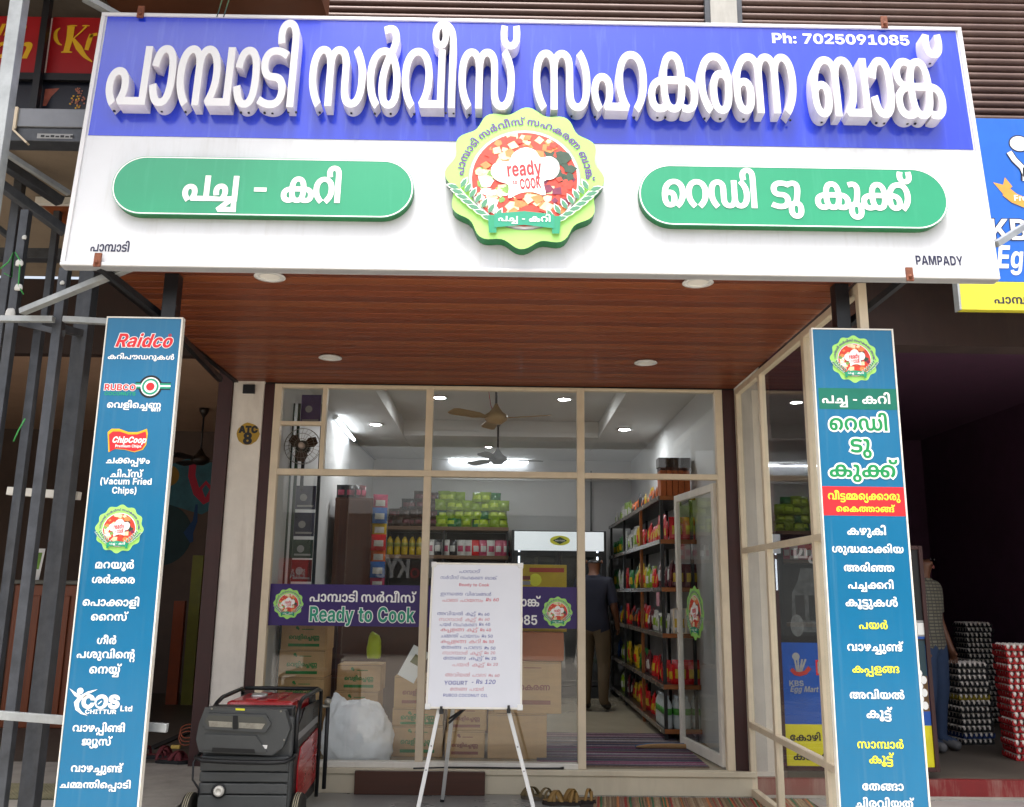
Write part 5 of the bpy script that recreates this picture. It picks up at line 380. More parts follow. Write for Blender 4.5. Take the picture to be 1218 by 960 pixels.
def glyph(st,gi,sx,sy,off,n,shear=0):
    key=(st,gi,round(sx,7),round(sy,7),off,n,shear)
    if key in _GC: return _GC[key]
    C=[[((x+shear*y)*sx,y*sy) for x,y in c] for c in _dec(_F[st][0][gi],n,_U[st])]
    if off:                                 # outer contours run clockwise, so the outside is on their left
        D=[]
        for c in C:
            m=len(c);d=[]
            for i in range(m):
                p,q,r=c[i-1],c[i],c[(i+1)%m]
                a=(q[0]-p[0],q[1]-p[1]);b=(r[0]-q[0],r[1]-q[1]);la=math.hypot(*a) or 1;lb=math.hypot(*b) or 1
                nx,ny=-a[1]/la-b[1]/lb,a[0]/la+b[0]/lb; l=math.hypot(nx,ny)
                if l<.3: d.append(q);continue
                k=min(1.6,2/l)
                d.append((q[0]+nx/l*off*k,q[1]+ny/l*off*k))
            D.append(d)
        C=D
    vs=[];es=[]
    for c in C:
        b=len(vs);vs+=c;es+=[(b+i,b+(i+1)%len(c)) for i in range(len(c))]
    if not vs: _GC[key]=([],[],[]);return _GC[key]
    scl=1000.
    r=geometry.delaunay_2d_cdt([Vector((x*scl,y*scl)) for x,y in vs],es,[],0,1e-4)
    V=[(p.x/scl,p.y/scl) for p in r[0]]; F=[]
    for f in r[2]:
        cx=sum(V[i][0] for i in f)/len(f); cy=sum(V[i][1] for i in f)/len(f); wn=0
        for c in C:
            for i in range(len(c)):
                (x0,y0),(x1,y1)=c[i-1],c[i]
                if (y0<=cy)!=(y1<=cy):
                    if x0+(x1-x0)*(cy-y0)/(y1-y0)>cx: wn+=1 if y1>y0 else -1
        if wn<0 or (wn!=0 and not off): F.append(tuple(f))
    G=[]
    for f in F:
        ar=sum(V[f[i-1]][0]*V[f[i]][1]-V[f[i]][0]*V[f[i-1]][1] for i in range(len(f)))
        G.append(f if ar>0 else f[::-1])
    ec={}
    for f in G:
        for i in range(len(f)): ec[(f[i-1],f[i])]=1
    B=[e for e in ec if (e[1],e[0]) not in ec]
    used=sorted({i for f in G for i in f}); mp={o:k for k,o in enumerate(used)}
    _GC[key]=([V[i] for i in used],[tuple(mp[i] for i in f) for f in G],[(mp[a],mp[b]) for a,b in B]); return _GC[key]
def run(s,st,sp=300,track=0):
    """-> [(glyph index, pen x)], box in font units"""
    W=_F[st][1]; x=0; out=[]; mn=1e9;mxx=-1e9;y0=1e9;y1=-1e9
    words=[s[i] for i in range(len(s))] if st in 'LM' else s.split(' ')
    for wi,wd in enumerate(words):
        if wd==' ': x+=sp; continue
        if wi and st not in 'LM': x+=sp
        if wd in('-','–'): out.append(('-',x)); x+=420; continue
        for g in W[wd]:
            if g<0: x+=sp; continue
            gl=_F[st][0][g]
            for c in _dec(gl,1,_U[st]):
                for px,py in c: mn=min(mn,px+x);mxx=max(mxx,px+x);y0=min(y0,py);y1=max(y1,py)
            out.append((g,x)); x+=gl[0]*_U[st]+track
    return out,(mn,mxx,y0,y1)
def text(mb,fr,s,st,x0,x1,yb,z,m,sy=None,off=0,depth=0,n=3,side=None,body=None,shear=0,sp=300,mirror=False,each=None,track=0):
    """lay s out between x0 and x1 with its baseline at yb; sy = vertical/horizontal scale ratio, body = height of 560 units in metres"""
    g,(a,b,_,_)=run(s,st,sp,track); sx=(x1-x0)/(b-a); syy=body/560 if body else sx*(sy or 1)
    z00=z
    for qi,(gi,px) in enumerate(g):
        z=z00+.00022*(qi%3)
        if gi=='-':
            mb.rect(fr,x0+(px+60-a)*sx,x0+(px+360-a)*sx,yb+syy*210,yb+syy*310,z,m); continue
        V,F,B=glyph(st,gi,sx,syy,off,n,shear)
        if not V: continue
        ox=x0+(px-a)*sx; tgt=each() if each else mb
        P=[(ox+x,yb+y) for x,y in V]
        if mirror: P=[(x0+x1-x,y) for x,y in P]
        FF=[f[::-1] for f in F] if mirror else F
        tgt.add([fr.p(x,y,z+depth) for x,y in P],FF,m)
        if depth: tgt.add([fr.p(x,y,z+depth) for x,y in P]+[fr.p(x,y,z) for x,y in P],[(i,i+len(P),j+len(P),j) for i,j in B],side or m)
        if each: each(tgt)
def ptext(mb,fr,s,st,u0,u1,v,z,m,**k):      # the same between two measured points on one baseline
    a=fr.px(u0,v,z); b=fr.px(u1,v+.012*(u1-u0),z); text(mb,fr,s,st,a[0],b[0],(a[1]+b[1])/2,z,m,**k)

random.seed(7)
# ================================================================ materials used
WHITE=mat('white_board','#d2d4d8',.36,var=.05,scale=2,dirt=.2,dirtcol='#8d8674',streak=.18)
LETW=mat('letter_acrylic','#d6d6d8',.35,var=.04)
LETS=mat('letter_side','#e6e2e8',.5,var=.1,scale=14,dirt=.3,dirtcol='#77716a')
BLUE=mat('sign_blue','#1c38c8',.18,var=.08,scale=1.4,dirt=.1,dirtcol='#6a80e0',coat=.5,streak=.25)
GREENF=mat('capsule_green','#1a9268',.3,var=.07,scale=2,coat=.3,dirtcol='#4aa888',streak=.2)
GREENS=mat('capsule_side','#0b6b38',.4,var=.2)
NAVY=mat('navy_print','#14163c',.5,var=.02)
ALU=mat('cream_aluminium','#dacab0',.42,var=.1,scale=5,dirt=.25,dirtcol='#8a7a60')
ALUW=mat('white_aluminium','#e4e0d6',.4,var=.1,scale=5,dirt=.3,dirtcol='#8a8274')
WOOD=[mat('wood_plank_%d'%i,c,.5,var=.3,scale=3.2,stretch=(.6,16,16),bump=.15,bscale=22,coat=.06) for i,c in enumerate(['#7c3a18','#6b2f13','#84431e','#743616'])]
BLACK=mat('black_paint','#15161a',.38,var=.2,scale=9)
STEEL=mat('dark_steel','#4b4e54',.45,metal=.3,var=.35,scale=11,bump=.05,dirt=.35,dirtcol='#6f6d6a')
STEELL=mat('light_steel','#a9adae',.42,metal=.4,var=.25,scale=9,dirt=.4,dirtcol='#6a6257')
RUST=mat('rust','#7a4630',.8,var=.4,scale=40,bump=.3)
MAROON=mat('maroon_paint','#34100f',.5,var=.25,scale=7,dirt=.2,dirtcol='#5c3a34')
PLASTER=mat('white_plaster','#ddd6cc',.8,var=.1,scale=5,bump=.15,bscale=40,dirt=.3,dirtcol='#8b7768')
BANBLUE=mat('banner_blue','#006893',.3,var=.12,scale=1.0,coat=.2,dirt=.06,dirtcol='#6a8a9a',bump=.25,bscale=5,streak=.2)
PWHITE=mat('print_white','#f0f0ee',.45,var=.02); PRED=mat('print_red','#d8232c',.45,var=.04); PYEL=mat('print_yellow','#e8e83a',.45,var=.03)
PGREEN=mat('print_green','#0d8a4c',.45,var=.03); PTEAL=mat('print_teal','#1a9474',.45,var=.03); PBLACK=mat('print_black','#101012',.45,var=.02)
PVIO=mat('print_violet','#5a2f8c',.45,var=.03); PURPLE=mat('sticker_purple','#2c0e60',.4,var=.05); PLEAF=mat('print_leaf','#4b8a68',.5,var=.05)
LGREEN=mat('print_light_green','#a4e070',.4,var=.04); PGOLD=mat('print_gold','#e0b020',.4,var=.06); PGREY=mat('print_grey','#9a9a9a',.5)
TILE=mat('grey_floor_tile','#8c8c8a',.28,var=.12,scale=3,dirt=.3,dirtcol='#5f594f')
CREAM=mat('cream_step_tile','#cfc4ac',.35,var=.08,scale=3,dirt=.3,dirtcol='#94866c')
CONC=mat('concrete','#98938b',.85,var=.2,scale=5,bump=.4,bscale=50,dirt=.4,dirtcol='#5d5850')
GLASS=glassmat('window_glass',haze=.022); GLASSD=glassmat('door_glass',haze=.022)
VEG=[mat('veg_'+n,c,.45,var=.25,scale=40) for n,c in (('red','#d8402c'),('orange','#e88a4c'),('pale','#e6dcae'),('dark','#2f4a38'),('green','#7fa850'),('plum','#7d2448'))]
def rr(fr,x0,x1,y0,y1,r,n=6):
    P=[]
    for cx,cy,a in ((x1-r,y1-r,0),(x0+r,y1-r,90),(x0+r,y0+r,180),(x1-r,y0+r,270)):
        for k in range(n+1):
            t=R(a+90*k/n); P.append((cx+r*math.cos(t),cy+r*math.sin(t)))
    return P
def arctext(mb,fr,s,st,cx,cy,r,a0,a1,z,m,hs=1.0,off=0):
    """s on an arc, reading clockwise from angle a0 to a1 (degrees)"""
    g,(a,b,_,_)=run(s,st,260); k=(R(a0)-R(a1))*r/(b-a)
    for gi,px in g:
        gl=_F[st][0][gi]; V,F,B=glyph(st,gi,k,k*hs,off,2)
        if not V: continue
        mid=(px+max(gl[0]*_U[st],200)/2-a)*k; th=R(a0)-mid/r
        o=fr.p(cx+r*math.cos(th),cy+r*math.sin(th),z); ex=fr.x*math.sin(th)-fr.y*math.cos(th); ey=fr.x*math.cos(th)+fr.y*math.sin(th)
        q=max(gl[0]*_U[st],200)/2*k
        mb.add([o+ex*(x-q)+ey*y for x,y in V],F,m)
def badge(get,fr,cx,cy,Rr,z,depth=0,fine=True):
    """scalloped round emblem: cut vegetables, chef hat, wreath, ribbon. get(name) -> mesh builder for that part"""
    dz=.0016 if fine else .0009; rnd=random.Random(3); n=120
    get('backing').poly(fr,[(cx+Rr*(.955+.045*math.cos(12*t+.4))*math.cos(t),cy+Rr*(.955+.045*math.cos(12*t+.4))*math.sin(t)) for t in [2*math.pi*i/n for i in range(n)]],z+depth,LGREEN,max(depth,.0008),GREENS if depth else LGREEN)
    z=z+depth; P=get('picture')
    P.disc(fr,cx,cy-.04*Rr,.705*Rr,z+dz,PGREY,40); P.disc(fr,cx,cy-.04*Rr,.69*Rr,z+2*dz,PWHITE,40); P.disc(fr,cx,cy-.04*Rr,.66*Rr,z+3*dz,VEG[0],40)
    N=190 if fine else 60; c0=cy-.04*Rr
    for i in range(N):
        a=rnd.uniform(0,2*math.pi); q=.62*math.sqrt(rnd.random()); x,y=q*math.cos(a),q*math.sin(a); d=math.degrees(a)
        if -40<d<50 or d>320: m=VEG[3] if y>.02 else rnd.choice([VEG[5],VEG[5],VEG[2],VEG[0]])
        elif d<165: m=rnd.choice([VEG[0],VEG[0],VEG[1],VEG[2]])
        elif d<235: m=rnd.choice([VEG[4],VEG[2],VEG[2],PWHITE])
        else: m=rnd.choice([VEG[0],VEG[1],VEG[1],VEG[2]])
        s=rnd.uniform(.045,.1)*(1 if fine else 1.5); t0=rnd.uniform(0,6.3); k=rnd.choice([4,4,5,6])
        P.poly(fr,[(cx+Rr*(x+s*rnd.uniform(.7,1.1)*math.cos(t0+2*math.pi*j/k)),c0+Rr*(y+s*rnd.uniform(.6,1)*math.sin(t0+2*math.pi*j/k))) for j in range(k)],z+3*dz+dz*.01*(i+1)*1.2,m)
    H=get('hat'); z5=z+6*dz
    hp=[(-.34,.02),(-.42,.12),(-.4,.24),(-.3,.3),(-.2,.3),(-.14,.42),(0,.5),(.13,.46),(.2,.36),(.32,.38),(.42,.3),(.43,.16),(.36,.06),(.24,.02),(.26,-.17),(.1,-.13),(-.06,-.15),(-.2,-.22),(-.2,-.04)]
    hp=[(x*1.0,y-.1) for x,y in hp]; sm=[]
    for i in range(len(hp)):
        p0,p1,p2,p3=hp[i-1],hp[i],hp[(i+1)%len(hp)],hp[(i+2)%len(hp)]
        for t in (0,.33,.66): sm.append(tuple(.5*((2*p1[k])+(-p0[k]+p2[k])*t+(2*p0[k]-5*p1[k]+4*p2[k]-p3[k])*t*t+(-p0[k]+3*p1[k]-3*p2[k]+p3[k])*t**3) for k in (0,1)))
    H.poly(fr,[(cx+Rr*x,cy+Rr*y) for x,y in sm],z5,PWHITE)
    T=get('lettering'); f2=Fr(fr.p(cx,cy,0),fr.x*math.cos(R(6))+fr.y*math.sin(R(6)),fr.y)
    text(T,f2,'ready','L',-.21*Rr,.22*Rr,.0*Rr,z5+dz,PRED,sy=1.8); text(T,f2,'COOK','L',-.07*Rr,.19*Rr,-.19*Rr,z5+dz,PRED,sy=2.3)
    text(T,f2,'to','L',-.16*Rr,-.1*Rr,-.11*Rr,z5+dz,PRED,sy=1.2)
    arctext(T,fr,'പാമ്പാടി സർവീസ് സഹകരണ ബാങ്ക്','B',cx,cy-.03*Rr,.765*Rr,178,-1,z+dz*2,PVIO,1.15)
    for sgn in (-1,1):
        LF=get('wreath' if sgn<0 else 'wreath_right')
        st=[(sgn*(.8-.3*t-.14*t*t),-.2-.42*t) for t in [i/6 for i in range(7)]]
        LF.stroke(fr,[(cx+Rr*x,cy+Rr*y) for x,y in st],.012*Rr,z+7*dz,PWHITE)
        for i in range(0,7):
            x,y=st[i]
            for sd in (-1,1):
                a=R(112 if sgn<0 else 68)+sd*R(50); l=.17*Rr; X,Y=cx+Rr*x,cy+Rr*y
                lp=[(.08,0),(.4,.17),(.7,.15),(1,0),(.7,-.15),(.4,-.17)]
                LF.poly(fr,[(X+l*1.12*((p+.0)*math.cos(a)-q*1.15*math.sin(a)),Y+l*1.12*(p*math.sin(a)+q*1.15*math.cos(a))) for p,q in lp],z+(7.1+.05*i+.02*sd)*dz,PWHITE)
                LF.poly(fr,[(X+l*(p*math.cos(a)-q*math.sin(a)),Y+l*(p*math.sin(a)+q*math.cos(a))) for p,q in lp],z+(7.6+.05*i+.02*sd)*dz,PLEAF)
    RB=get('ribbon')
    for sg in (-1,1): RB.poly(fr,[(cx+sg*.34*Rr,cy-.56*Rr),(cx+sg*.45*Rr,cy-.56*Rr),(cx+sg*.43*Rr,cy-.8*Rr),(cx+sg*.34*Rr,cy-.8*Rr)],z+8*dz,GREENF)
    RB.poly(fr,[(cx-.37*Rr,cy-.54*Rr),(cx,cy-.5*Rr),(cx+.37*Rr,cy-.54*Rr),(cx+.37*Rr,cy-.73*Rr),(cx,cy-.69*Rr),(cx-.37*Rr,cy-.73*Rr)],z+9*dz,PTEAL)
    text(T,fr,'പച്ച - കറി','B',cx-.32*Rr,cx+.32*Rr,cy-.645*Rr,z+10*dz,PWHITE)
# ================================================================ SETTING
bx('pavement',-14,14,-2.1,0.02,-.4,-.165,TILE,kind='structure')
bx('road',-60,60,-60,-2.1,-.5,-.30,mat('road_concrete','#a39d92',.85,var=.2,scale=4,bump=.3),kind='structure')
bx('ground',-400,400,-400,400,-.62,-.52,mat('earth','#8f8370',.9,var=.2,scale=.4),kind='structure')
# interior of the shop
WALLI=mat('interior_wall','#cccdce',.6,var=.05,scale=2); CEIL=mat('interior_ceiling','#d0d0ce',.7,var=.04,scale=2)
FLI=mat('shop_floor_tile','#a69d88',.15,var=.1,scale=1.5)
XL,XR,YB=-1.76,1.74,5.3
b=MB(); b.box(XL,XR,.0,YB,-.3,0,FLI)
fl=b.build('shop_floor',kind='structure')
fl2=MB(); fl2.box(-1.76,1.80,-.075,-.0005,-.165,0.0,CREAM); fl2.box(-1.78,1.82,-.09,-.0755,-.035,.004,CREAM); fl2.build('door_step',kind='structure',bevel=.004)
bx('shop_wall',XL-.1,XL,.0,YB+.1,-.2,3.3,WALLI,kind='structure'); bx('shop_wall',XR,XR+.05,.02,YB+.1,-.2,3.3,WALLI,kind='structure')
b=MB(); b.box(XL,XR,YB,YB+.1,0,3.3,WALLI); b.build('shop_wall',kind='structure')
b=MB()
b.box(XL,-1.16,0,YB,3.0,3.06,CEIL); b.box(1.1,XR,0,YB,3.0,3.06,CEIL); b.box(-1.159,1.099,3.42,YB,3.0,3.06,CEIL); b.box(-1.159,1.099,0,.35,3.0,3.06,CEIL)
b.box(-1.2,1.14,.3,3.46,3.19,3.23,CEIL)
b.box(-1.19,-1.165,.3,3.45,3.061,3.189,CEIL); b.box(1.105,1.13,.3,3.45,3.061,3.189,CEIL); b.box(-1.164,1.104,3.43,3.455,3.061,3.189,CEIL); b.box(-1.164,1.104,.31,.34,3.061,3.189,CEIL)
b.box(XL-.1,XR+.1,-.0,YB+.1,3.31,3.4,CONC)
b.build('shop_ceiling',kind='structure',bevel=.004)
LAMP=mat('led_light','#ffffff',.5,var=0,emit=120); TRIM=mat('lamp_trim','#d8d8d6',.4,var=.03)
def downlight(p,lit,label,group,r=.07):
    t=thing('downlight',p,label,'ceiling light',group); fr=Fr(p,(1,0,0),(0,-1,0))
    one('trim_ring',lambda b:b.lathe(fr,[(r*.78,0.001),(r*1.0,.001),(r*1.12,.006),(r*1.18,.012),(r*1.18,.0135),(r*.8,.0138),(r*.78,.001)],TRIM,24),t)
    one('diffuser',lambda b:b.disc(fr,0,0,r*.78,.009,LAMP if lit else mat('unlit_diffuser','#e9e6df',.4,var=.03),24),t)
for i,(u,v,z) in enumerate([(447,504,3.0),(523,472,3.19),(531,506,3.19),(671,474,3.19),(661,506,3.19),(743,510,3.0),(581,531,3.0)]):
    p=atZ(u,v,z)
    downlight(p,True,'lit round ceiling light inside the shop, '+['left border of the ceiling','front left of the recessed tray','rear left of the recessed tray','front right of the recessed tray','rear right of the recessed tray','right border of the ceiling','small one near the back wall'][i],'lit downlights in the shop ceiling',.075 if i<6 else .05)
def tubelight(p,q,label):
    p,q=Vector(p),Vector(q); t=thing('tube_light',(p+q)/2,label,'tube light','tube lights on the shop walls')
    one('batten',lambda b:b.bar(p,q,.045,.03,TRIM),t); off=Vector((0,-.03,-.02)) if abs(p.x-q.x)>.3 else Vector((.03,0,-.02))
    one('tube',lambda b:b.tube([p+off,q+off],.016,mat('tube_glow','#f4f8ff',.5,var=0,emit=5),10),t)
tubelight(atX(399,497,XL+.03),atX(418,521,XL+.03),'lit tube light along the left shop wall'); tubelight(atY(534,547,YB-.04),atY(628,549,YB-.04),'lit tube light on the back wall above the shelves')
one('wall_conduit',lambda b:b.tube([atX(418,521,XL+.02),atX(447,547,XL+.02),atX(447,600,XL+.02)],.012,mat('conduit','#7d7f80',.5),6),label='grey conduit running back along the left shop wall from the tube light',cat='conduit')
one('wall_conduit',lambda b:b.tube([atY(703,560,YB-.02),atY(703,640,YB-.02)],.012,mat('conduit','#7d7f80',.5),6),label='thin conduit running down the back wall above the fridge',cat='conduit')
one('ceiling_cornice',lambda b:b.box(XL+.001,XR-.001,YB-.03,YB-.001,2.72,2.75,CEIL),kind='structure')
def fan(p,ztop,label,R0,a0,col,name='ceiling_fan'):
    t=thing(name,p,label,'ceiling fan','ceiling fans'); m=mat('fan_'+col,{'beige':'#a58a62','grey':'#4a4c4a','dark':'#241d18'}[col],.4,var=.1)
    fr=Fr(p,(1,0,0),(0,1,0))
    one('rod',lambda b:b.tube([p+Vector((0,0,.05)),Vector((p.x,p.y,ztop-.03))],.011,BLACK,8),t)
    one('canopy_cup',lambda b:b.lathe(fr,[(.012,ztop-p.z-.1),(.05,ztop-p.z-.04),(.055,ztop-p.z-.002)],m,14),t)
    one('motor',lambda b:b.lathe(fr,[(0,-.06),(.05,-.055),(.1,-.02),(.105,.02),(.06,.05),(.025,.1),(.012,.13)],m,20),t)
    for k in range(3):
        a=R(a0+120*k); ex=Vector((math.cos(a),math.sin(a),0)); f2=Fr(p+Vector((0,0,-.005)),ex,ex.cross(Vector((0,0,-1)))*1+Vector((0,0,.22)))
        one('blade',lambda b:b.poly(f2,[(.09,-.02),(.16,-.03),(.22,-.055),(R0*.9,-.065),(R0,-.045),(R0,.045),(R0*.9,.065),(.22,.055),(.16,.03),(.09,.02)],.004,m,.008),t)
f1=atY(590,497,1.0); fan(f1,3.19,'beige ceiling fan hanging near the shop window',.5,-20,'beige')
one('fan_wire',lambda b:b.tube([f1+Vector((.0,0,-.03)),f1+Vector((-.05,0,.12)),f1+Vector((-.07,0,.25)),Vector((f1.x-.05,f1.y,3.18))],.004,mat('red_wire','#a02030',.5),5),label='red wire looping down to the beige ceiling fan',cat='wire')
f2_=atY(592,546,3.3); fan(f2_,3.19,'dark grey ceiling fan hanging deeper in the shop',.52,10,'grey')
# ================================================================ SHOP SIGN
SO=Vector((-2.157,-2.7006,2.7514)); SF=Fr(SO,(1,0,0),(0,.1163,1.457)); SWd,SHt=4.57,1.4617
sign=thing('shop_sign',(.128,-2.66,2.75),'big white and blue signboard over the shop with raised white lettering and a round emblem','signboard')
one('panel',lambda b:b.fbox(SF,.0,SWd,.0,SHt,-.05,0,WHITE),sign)
x0,y0=SF.px(101,161); x1,_=SF.px(1160,181)
one('blue_field',lambda b:b.poly(SF,[(.03,y0),(SWd-.03,y0),(SWd-.03,SHt-.02),(.03,SHt-.02)],.0025,BLUE,.0025),sign)
for a in ((0,SWd,SHt-.02,SHt),(0,SWd,0,.018),(0,.022,.018,SHt-.02),(SWd-.022,SWd,.018,SHt-.02)):
    one('frame',lambda b:b.fbox(SF,*a,-.055,.012,LETW),sign,bevel=.003)
cnt=[0]
def letters(s,u0,u1,v,body,off,depth):
    def mk():
        return MB()
    a=SF.px(u0,v,depth); c=SF.px(u1,v+.012*(u1-u0),depth); g,(mn,mxx,_,_)=run(s,'C'); sx=(c[0]-a[0]-2*off)/(mxx-mn)
    for gi,px in g:
        if gi=='-': continue
        V,F,B=glyph('C',gi,sx,body/560,off,5)
        if not V: continue
        cnt[0]+=1; d=depth+.0012*(cnt[0]%4); ox=a[0]+off+(px-mn)*sx; yb=a[1]; m=MB(); P=[(ox+x,yb+y) for x,y in V]
        m.add([SF.p(x,y,d) for x,y in P],F,LETW); m.add([SF.p(x,y,d) for x,y in P]+[SF.p(x,y,.0026) for x,y in P],[(i,i+len(P),j+len(P),j) for i,j in B],LETS)
        lt_=m.build('letter',sign); lo=min(y for _,y in P); xs=sorted({round(x/.04) for x,y in P if y<lo+.004}); 
        one('fixing_screw',lambda b:[b.fbox(SF,k*.04-.005,k*.04+.005,lo-.003,lo+.004,.03,.04,BLACK) for k in xs[:2]],lt_)
letters('പാമ്പാടി',123,349,122,.335,.0098,.078); letters('സർവീസ്',365,618,124,.335,.0098,.078)
letters('സഹകരണ',634,950,128,.335,.0098,.078); letters('ബാങ്ക്',968,1133,136,.335,.0098,.078)
one('phone_lettering',lambda b:ptext(b,SF,'Ph: 7025091085','L',919,1082,51.5,.004,PWHITE,sy=.95,off=.0006),sign)
one('place_lettering',lambda b:ptext(b,SF,'PAMPADY','L',1090,1146,315,.0015,NAVY,sy=1.5),sign)
one('place_lettering',lambda b:ptext(b,SF,'പാമ്പാടി','B',107,153,299,.0015,NAVY,sy=1.6),sign)
for (ua,va,ub,vb,s,t0,t1,tv,bd) in ((133,188,492,257,'പച്ച - കറി',218,402,237,.125),(760,198,1127,270,'റെഡി ടു കുക്ക്',790,1087,244.5,.137)):
    dp=.042; xa,_=SF.px(ua,(va+vb)/2,dp); xb,_=SF.px(ub,(va+vb)/2,dp); um=(ua+ub)/2; _,yt=SF.px(um,va,dp); _,yb=SF.px(um,vb,dp)
    cap=one('raised_capsule',lambda b:(b.poly(SF,rr(SF,xa,xb,yb,yt,(yt-yb)*.49,12),dp,GREENF,dp-.0005,GREENS)),sign)
    one('rim',lambda b:b.stroke(SF,[(x,y) for x,y in rr(SF,xa+.006,xb-.006,yb+.006,yt-.006,(yt-yb)*.49-.006,12)]+[(xb-.006,yt-.006-((yt-yb)*.49-.006))],.006,dp+.001,PWHITE),cap)
    one('lettering',lambda b:ptext(b,SF,s,'C',t0,t1,tv,dp+.0022,PWHITE,body=bd,off=.009,sp=300),cap)
emb={}
def getE(n): return emb.setdefault(n,MB())
ex,ey=SF.px(624,210,.07); er=(SF.px(719,210,.07)[0]-SF.px(529,210,.07)[0])/2
badge(getE,SF,ex,ey,er,.003,.067)
eb=emb['backing'].build('emblem',sign)
for k in ('picture','hat','lettering','wreath','wreath_right','ribbon'): emb[k].build(k.replace('_right',''),eb)
# rusty clamps and bolts
for (u,v,l) in ((169,17,0),(118,311,0),(1050,29,0),(1080,328,0)):
    x,y=SF.px(u,v)
    one('clamp',lambda b:(b.fbox(SF,x-.017,x+.017,y-.035,y+.035,.013,.022,RUST),b.lathe(Fr(SF.p(x,y-.015,.022),SF.x,SF.y),[(.009,0),(.009,.009),(0,.011)],RUST,6)),sign)
# ================================================================ CANOPY (wood soffit)
ZS=2.81; XA,XB=-2.06,1.795
can=thing('wooden_canopy',(0,-1.3,ZS),'varnished red brown plank ceiling of the canopy between sign and shop front','canopy')
pl=.0995; base=None; k=0; y=-2.62
while y<-.02:
    wd=min(pl,-.012-y)
    b=MB(); b.box(XA,XB,y+.004,y+wd-.004,ZS,ZS+.018,WOOD[k%4])
    o=b.build('plank',can,bevel=.003); y+=pl;k+=1
bx('backing_board',XA+.004,XB-.004,-2.62,-.012,ZS+.0185,ZS+.05,mat('backing_ply','#2b160c',.8),can)
bx('edge_trim',XA-.035,XA-.001,-2.62,-.0,ZS-.012,ZS+.12,BLACK,can)
bx('roof_sheet',XA-.02,XB,-2.6,-.02,ZS+.3,ZS+.32,STEEL,can)
bx('wall_trim',XA,XB,-.011,-.001,ZS-.03,ZS+.1,BLACK,can)
for i,(u,v) in enumerate([(321,327),(830,334),(393,424),(768,430)]):
    downlight(atZ(u,v,ZS),False,'unlit white round light in the plank canopy, '+['front left','front right','rear left','rear right'][i],'unlit downlights in the canopy',.068)
def post(px,py,u,v0,v1,Y,wd,name,label,m=BLACK):
    p=atY(u,v0,Y); return one(name,lambda b:b.box(p.x-wd/2,p.x+wd/2,Y-wd/2,Y+wd/2,-.165,atY(u,v1,Y).z,m),label=label,cat='post',bevel=.004)
pL=atY(206,345,-2.42); pR=atY(999,360,-2.42)
for p,l in ((pL,'left'),(pR,'right')): bx('canopy_post',p.x-.036,p.x+.036,-2.46,-2.388,-.165,ZS-.001,BLACK,label='black square steel post carrying the %s side of the canopy behind the tall banner'%l,cat='post',group='canopy posts',bevel=.003)
one('canopy_brace',lambda b:b.bar(atY(119,318,-2.66),atY(197,380,-2.35),.032,.032,BLACK),label='black diagonal brace from the lower left sign clamp to the left post',cat='brace',group='canopy braces')
one('canopy_brace',lambda b:b.bar(atY(1081,328,-2.66),atY(1006,388,-2.35),.032,.032,BLACK),label='black diagonal brace from the lower right sign clamp to the right post',cat='brace',group='canopy braces')
one('canopy_brace',lambda b:b.bar(atY(195,380,-2.3),Vector((XA-.06,-.3,ZS-.05)),.035,.035,BLACK),label='black bar running back along the left edge of the plank canopy',cat='brace')
# ================================================================ TALL BANNERS
def banner(name,xa,xb,Y,zt,zb,label):
    fr=Fr((xa,Y,zb),(1,0,0),(0,0,1)); t=thing(name,((xa+xb)/2,Y,zb),label,'banner','tall blue banners at the canopy posts')
    one('panel',lambda b:b.fbox(fr,0,xb-xa,0,zt-zb,-.028,0,BANBLUE),t)
    for a in ((-.006,-.0005,0,zt-zb),(xb-xa+.0005,xb-xa+.008,0,zt-zb),(-.006,xb-xa+.008,zt-zb+.0005,zt-zb+.007)): one('edge_strip',lambda b:b.fbox(fr,*a,-.03,.004,ALUW),t)
    return fr,t
FL,bl=banner('tall_banner',-1.9706,-1.6071,-2.545,2.539,-.16,'tall blue banner of co-operative product names on the left post, among steel bars')
L=MB()
def tl(s,u0,u1,v,m=PWHITE,st='B',**k): one('lettering',lambda b:ptext(b,FL,s,st,u0,u1,v,.001,m,**k),bl)
for s,u0,u1,v in (('കറിപൗഡറുകൾ',128,207,427),('വെളിച്ചെണ്ണ',127,191,485),('ചക്കപ്പഴം',126,178,551),('ചിപ്സ്',131,170,567.5),('മറയൂർ',113,159,676),('ശർക്കര',109,160,693.5),('പൊക്കാളി',98,165,720.5),('റൈസ്',108,152,738),('ഗീർ',115,138,766),('പശുവിന്റെ',91,160,782.5),('നെയ്യ്',106,144,801),('വാഴപ്പിണ്ടി',86,148,870),('ജ്യൂസ്',97,133,886.5),('വാഴച്ചുണ്ട്',84,146,918),('ചമ്മന്തിപ്പൊടി',71,155,937)):
    tl(s,u0,u1,v,body=None,sy=1.12 if u1-u0<70 else 1.0)
tl('(Vacum Fried',119,180,576,st='L',sy=1.15); tl('Chips)',133,162,587,st='L',sy=1.15)
L=MB()   # product logos
ptext(L,FL,'Raidco','L',137,203,412.5,.001,PWHITE,sy=1.1,shear=.3,off=.004); ptext(L,FL,'Raidco','L',137,203,412.5,.0018,PRED,sy=1.1,shear=.3,off=.0005); ptext(L,FL,'®','L',200,204,402,.0018,PRED)
L.build('product_logo',bl); L=MB(); ptext(L,FL,'RUBCO','L',124,161,464,.001,PWHITE,sy=.95,off=.003); ptext(L,FL,'RUBCO','L',124,161,464,.0018,PRED,sy=.95); ptext(L,FL,'COCONUTS','L',124,161,470,.001,PTEAL,sy=.9,off=.0004)
cx,cy=FL.px(179,460); k=FL.px(180,460)[0]-cx
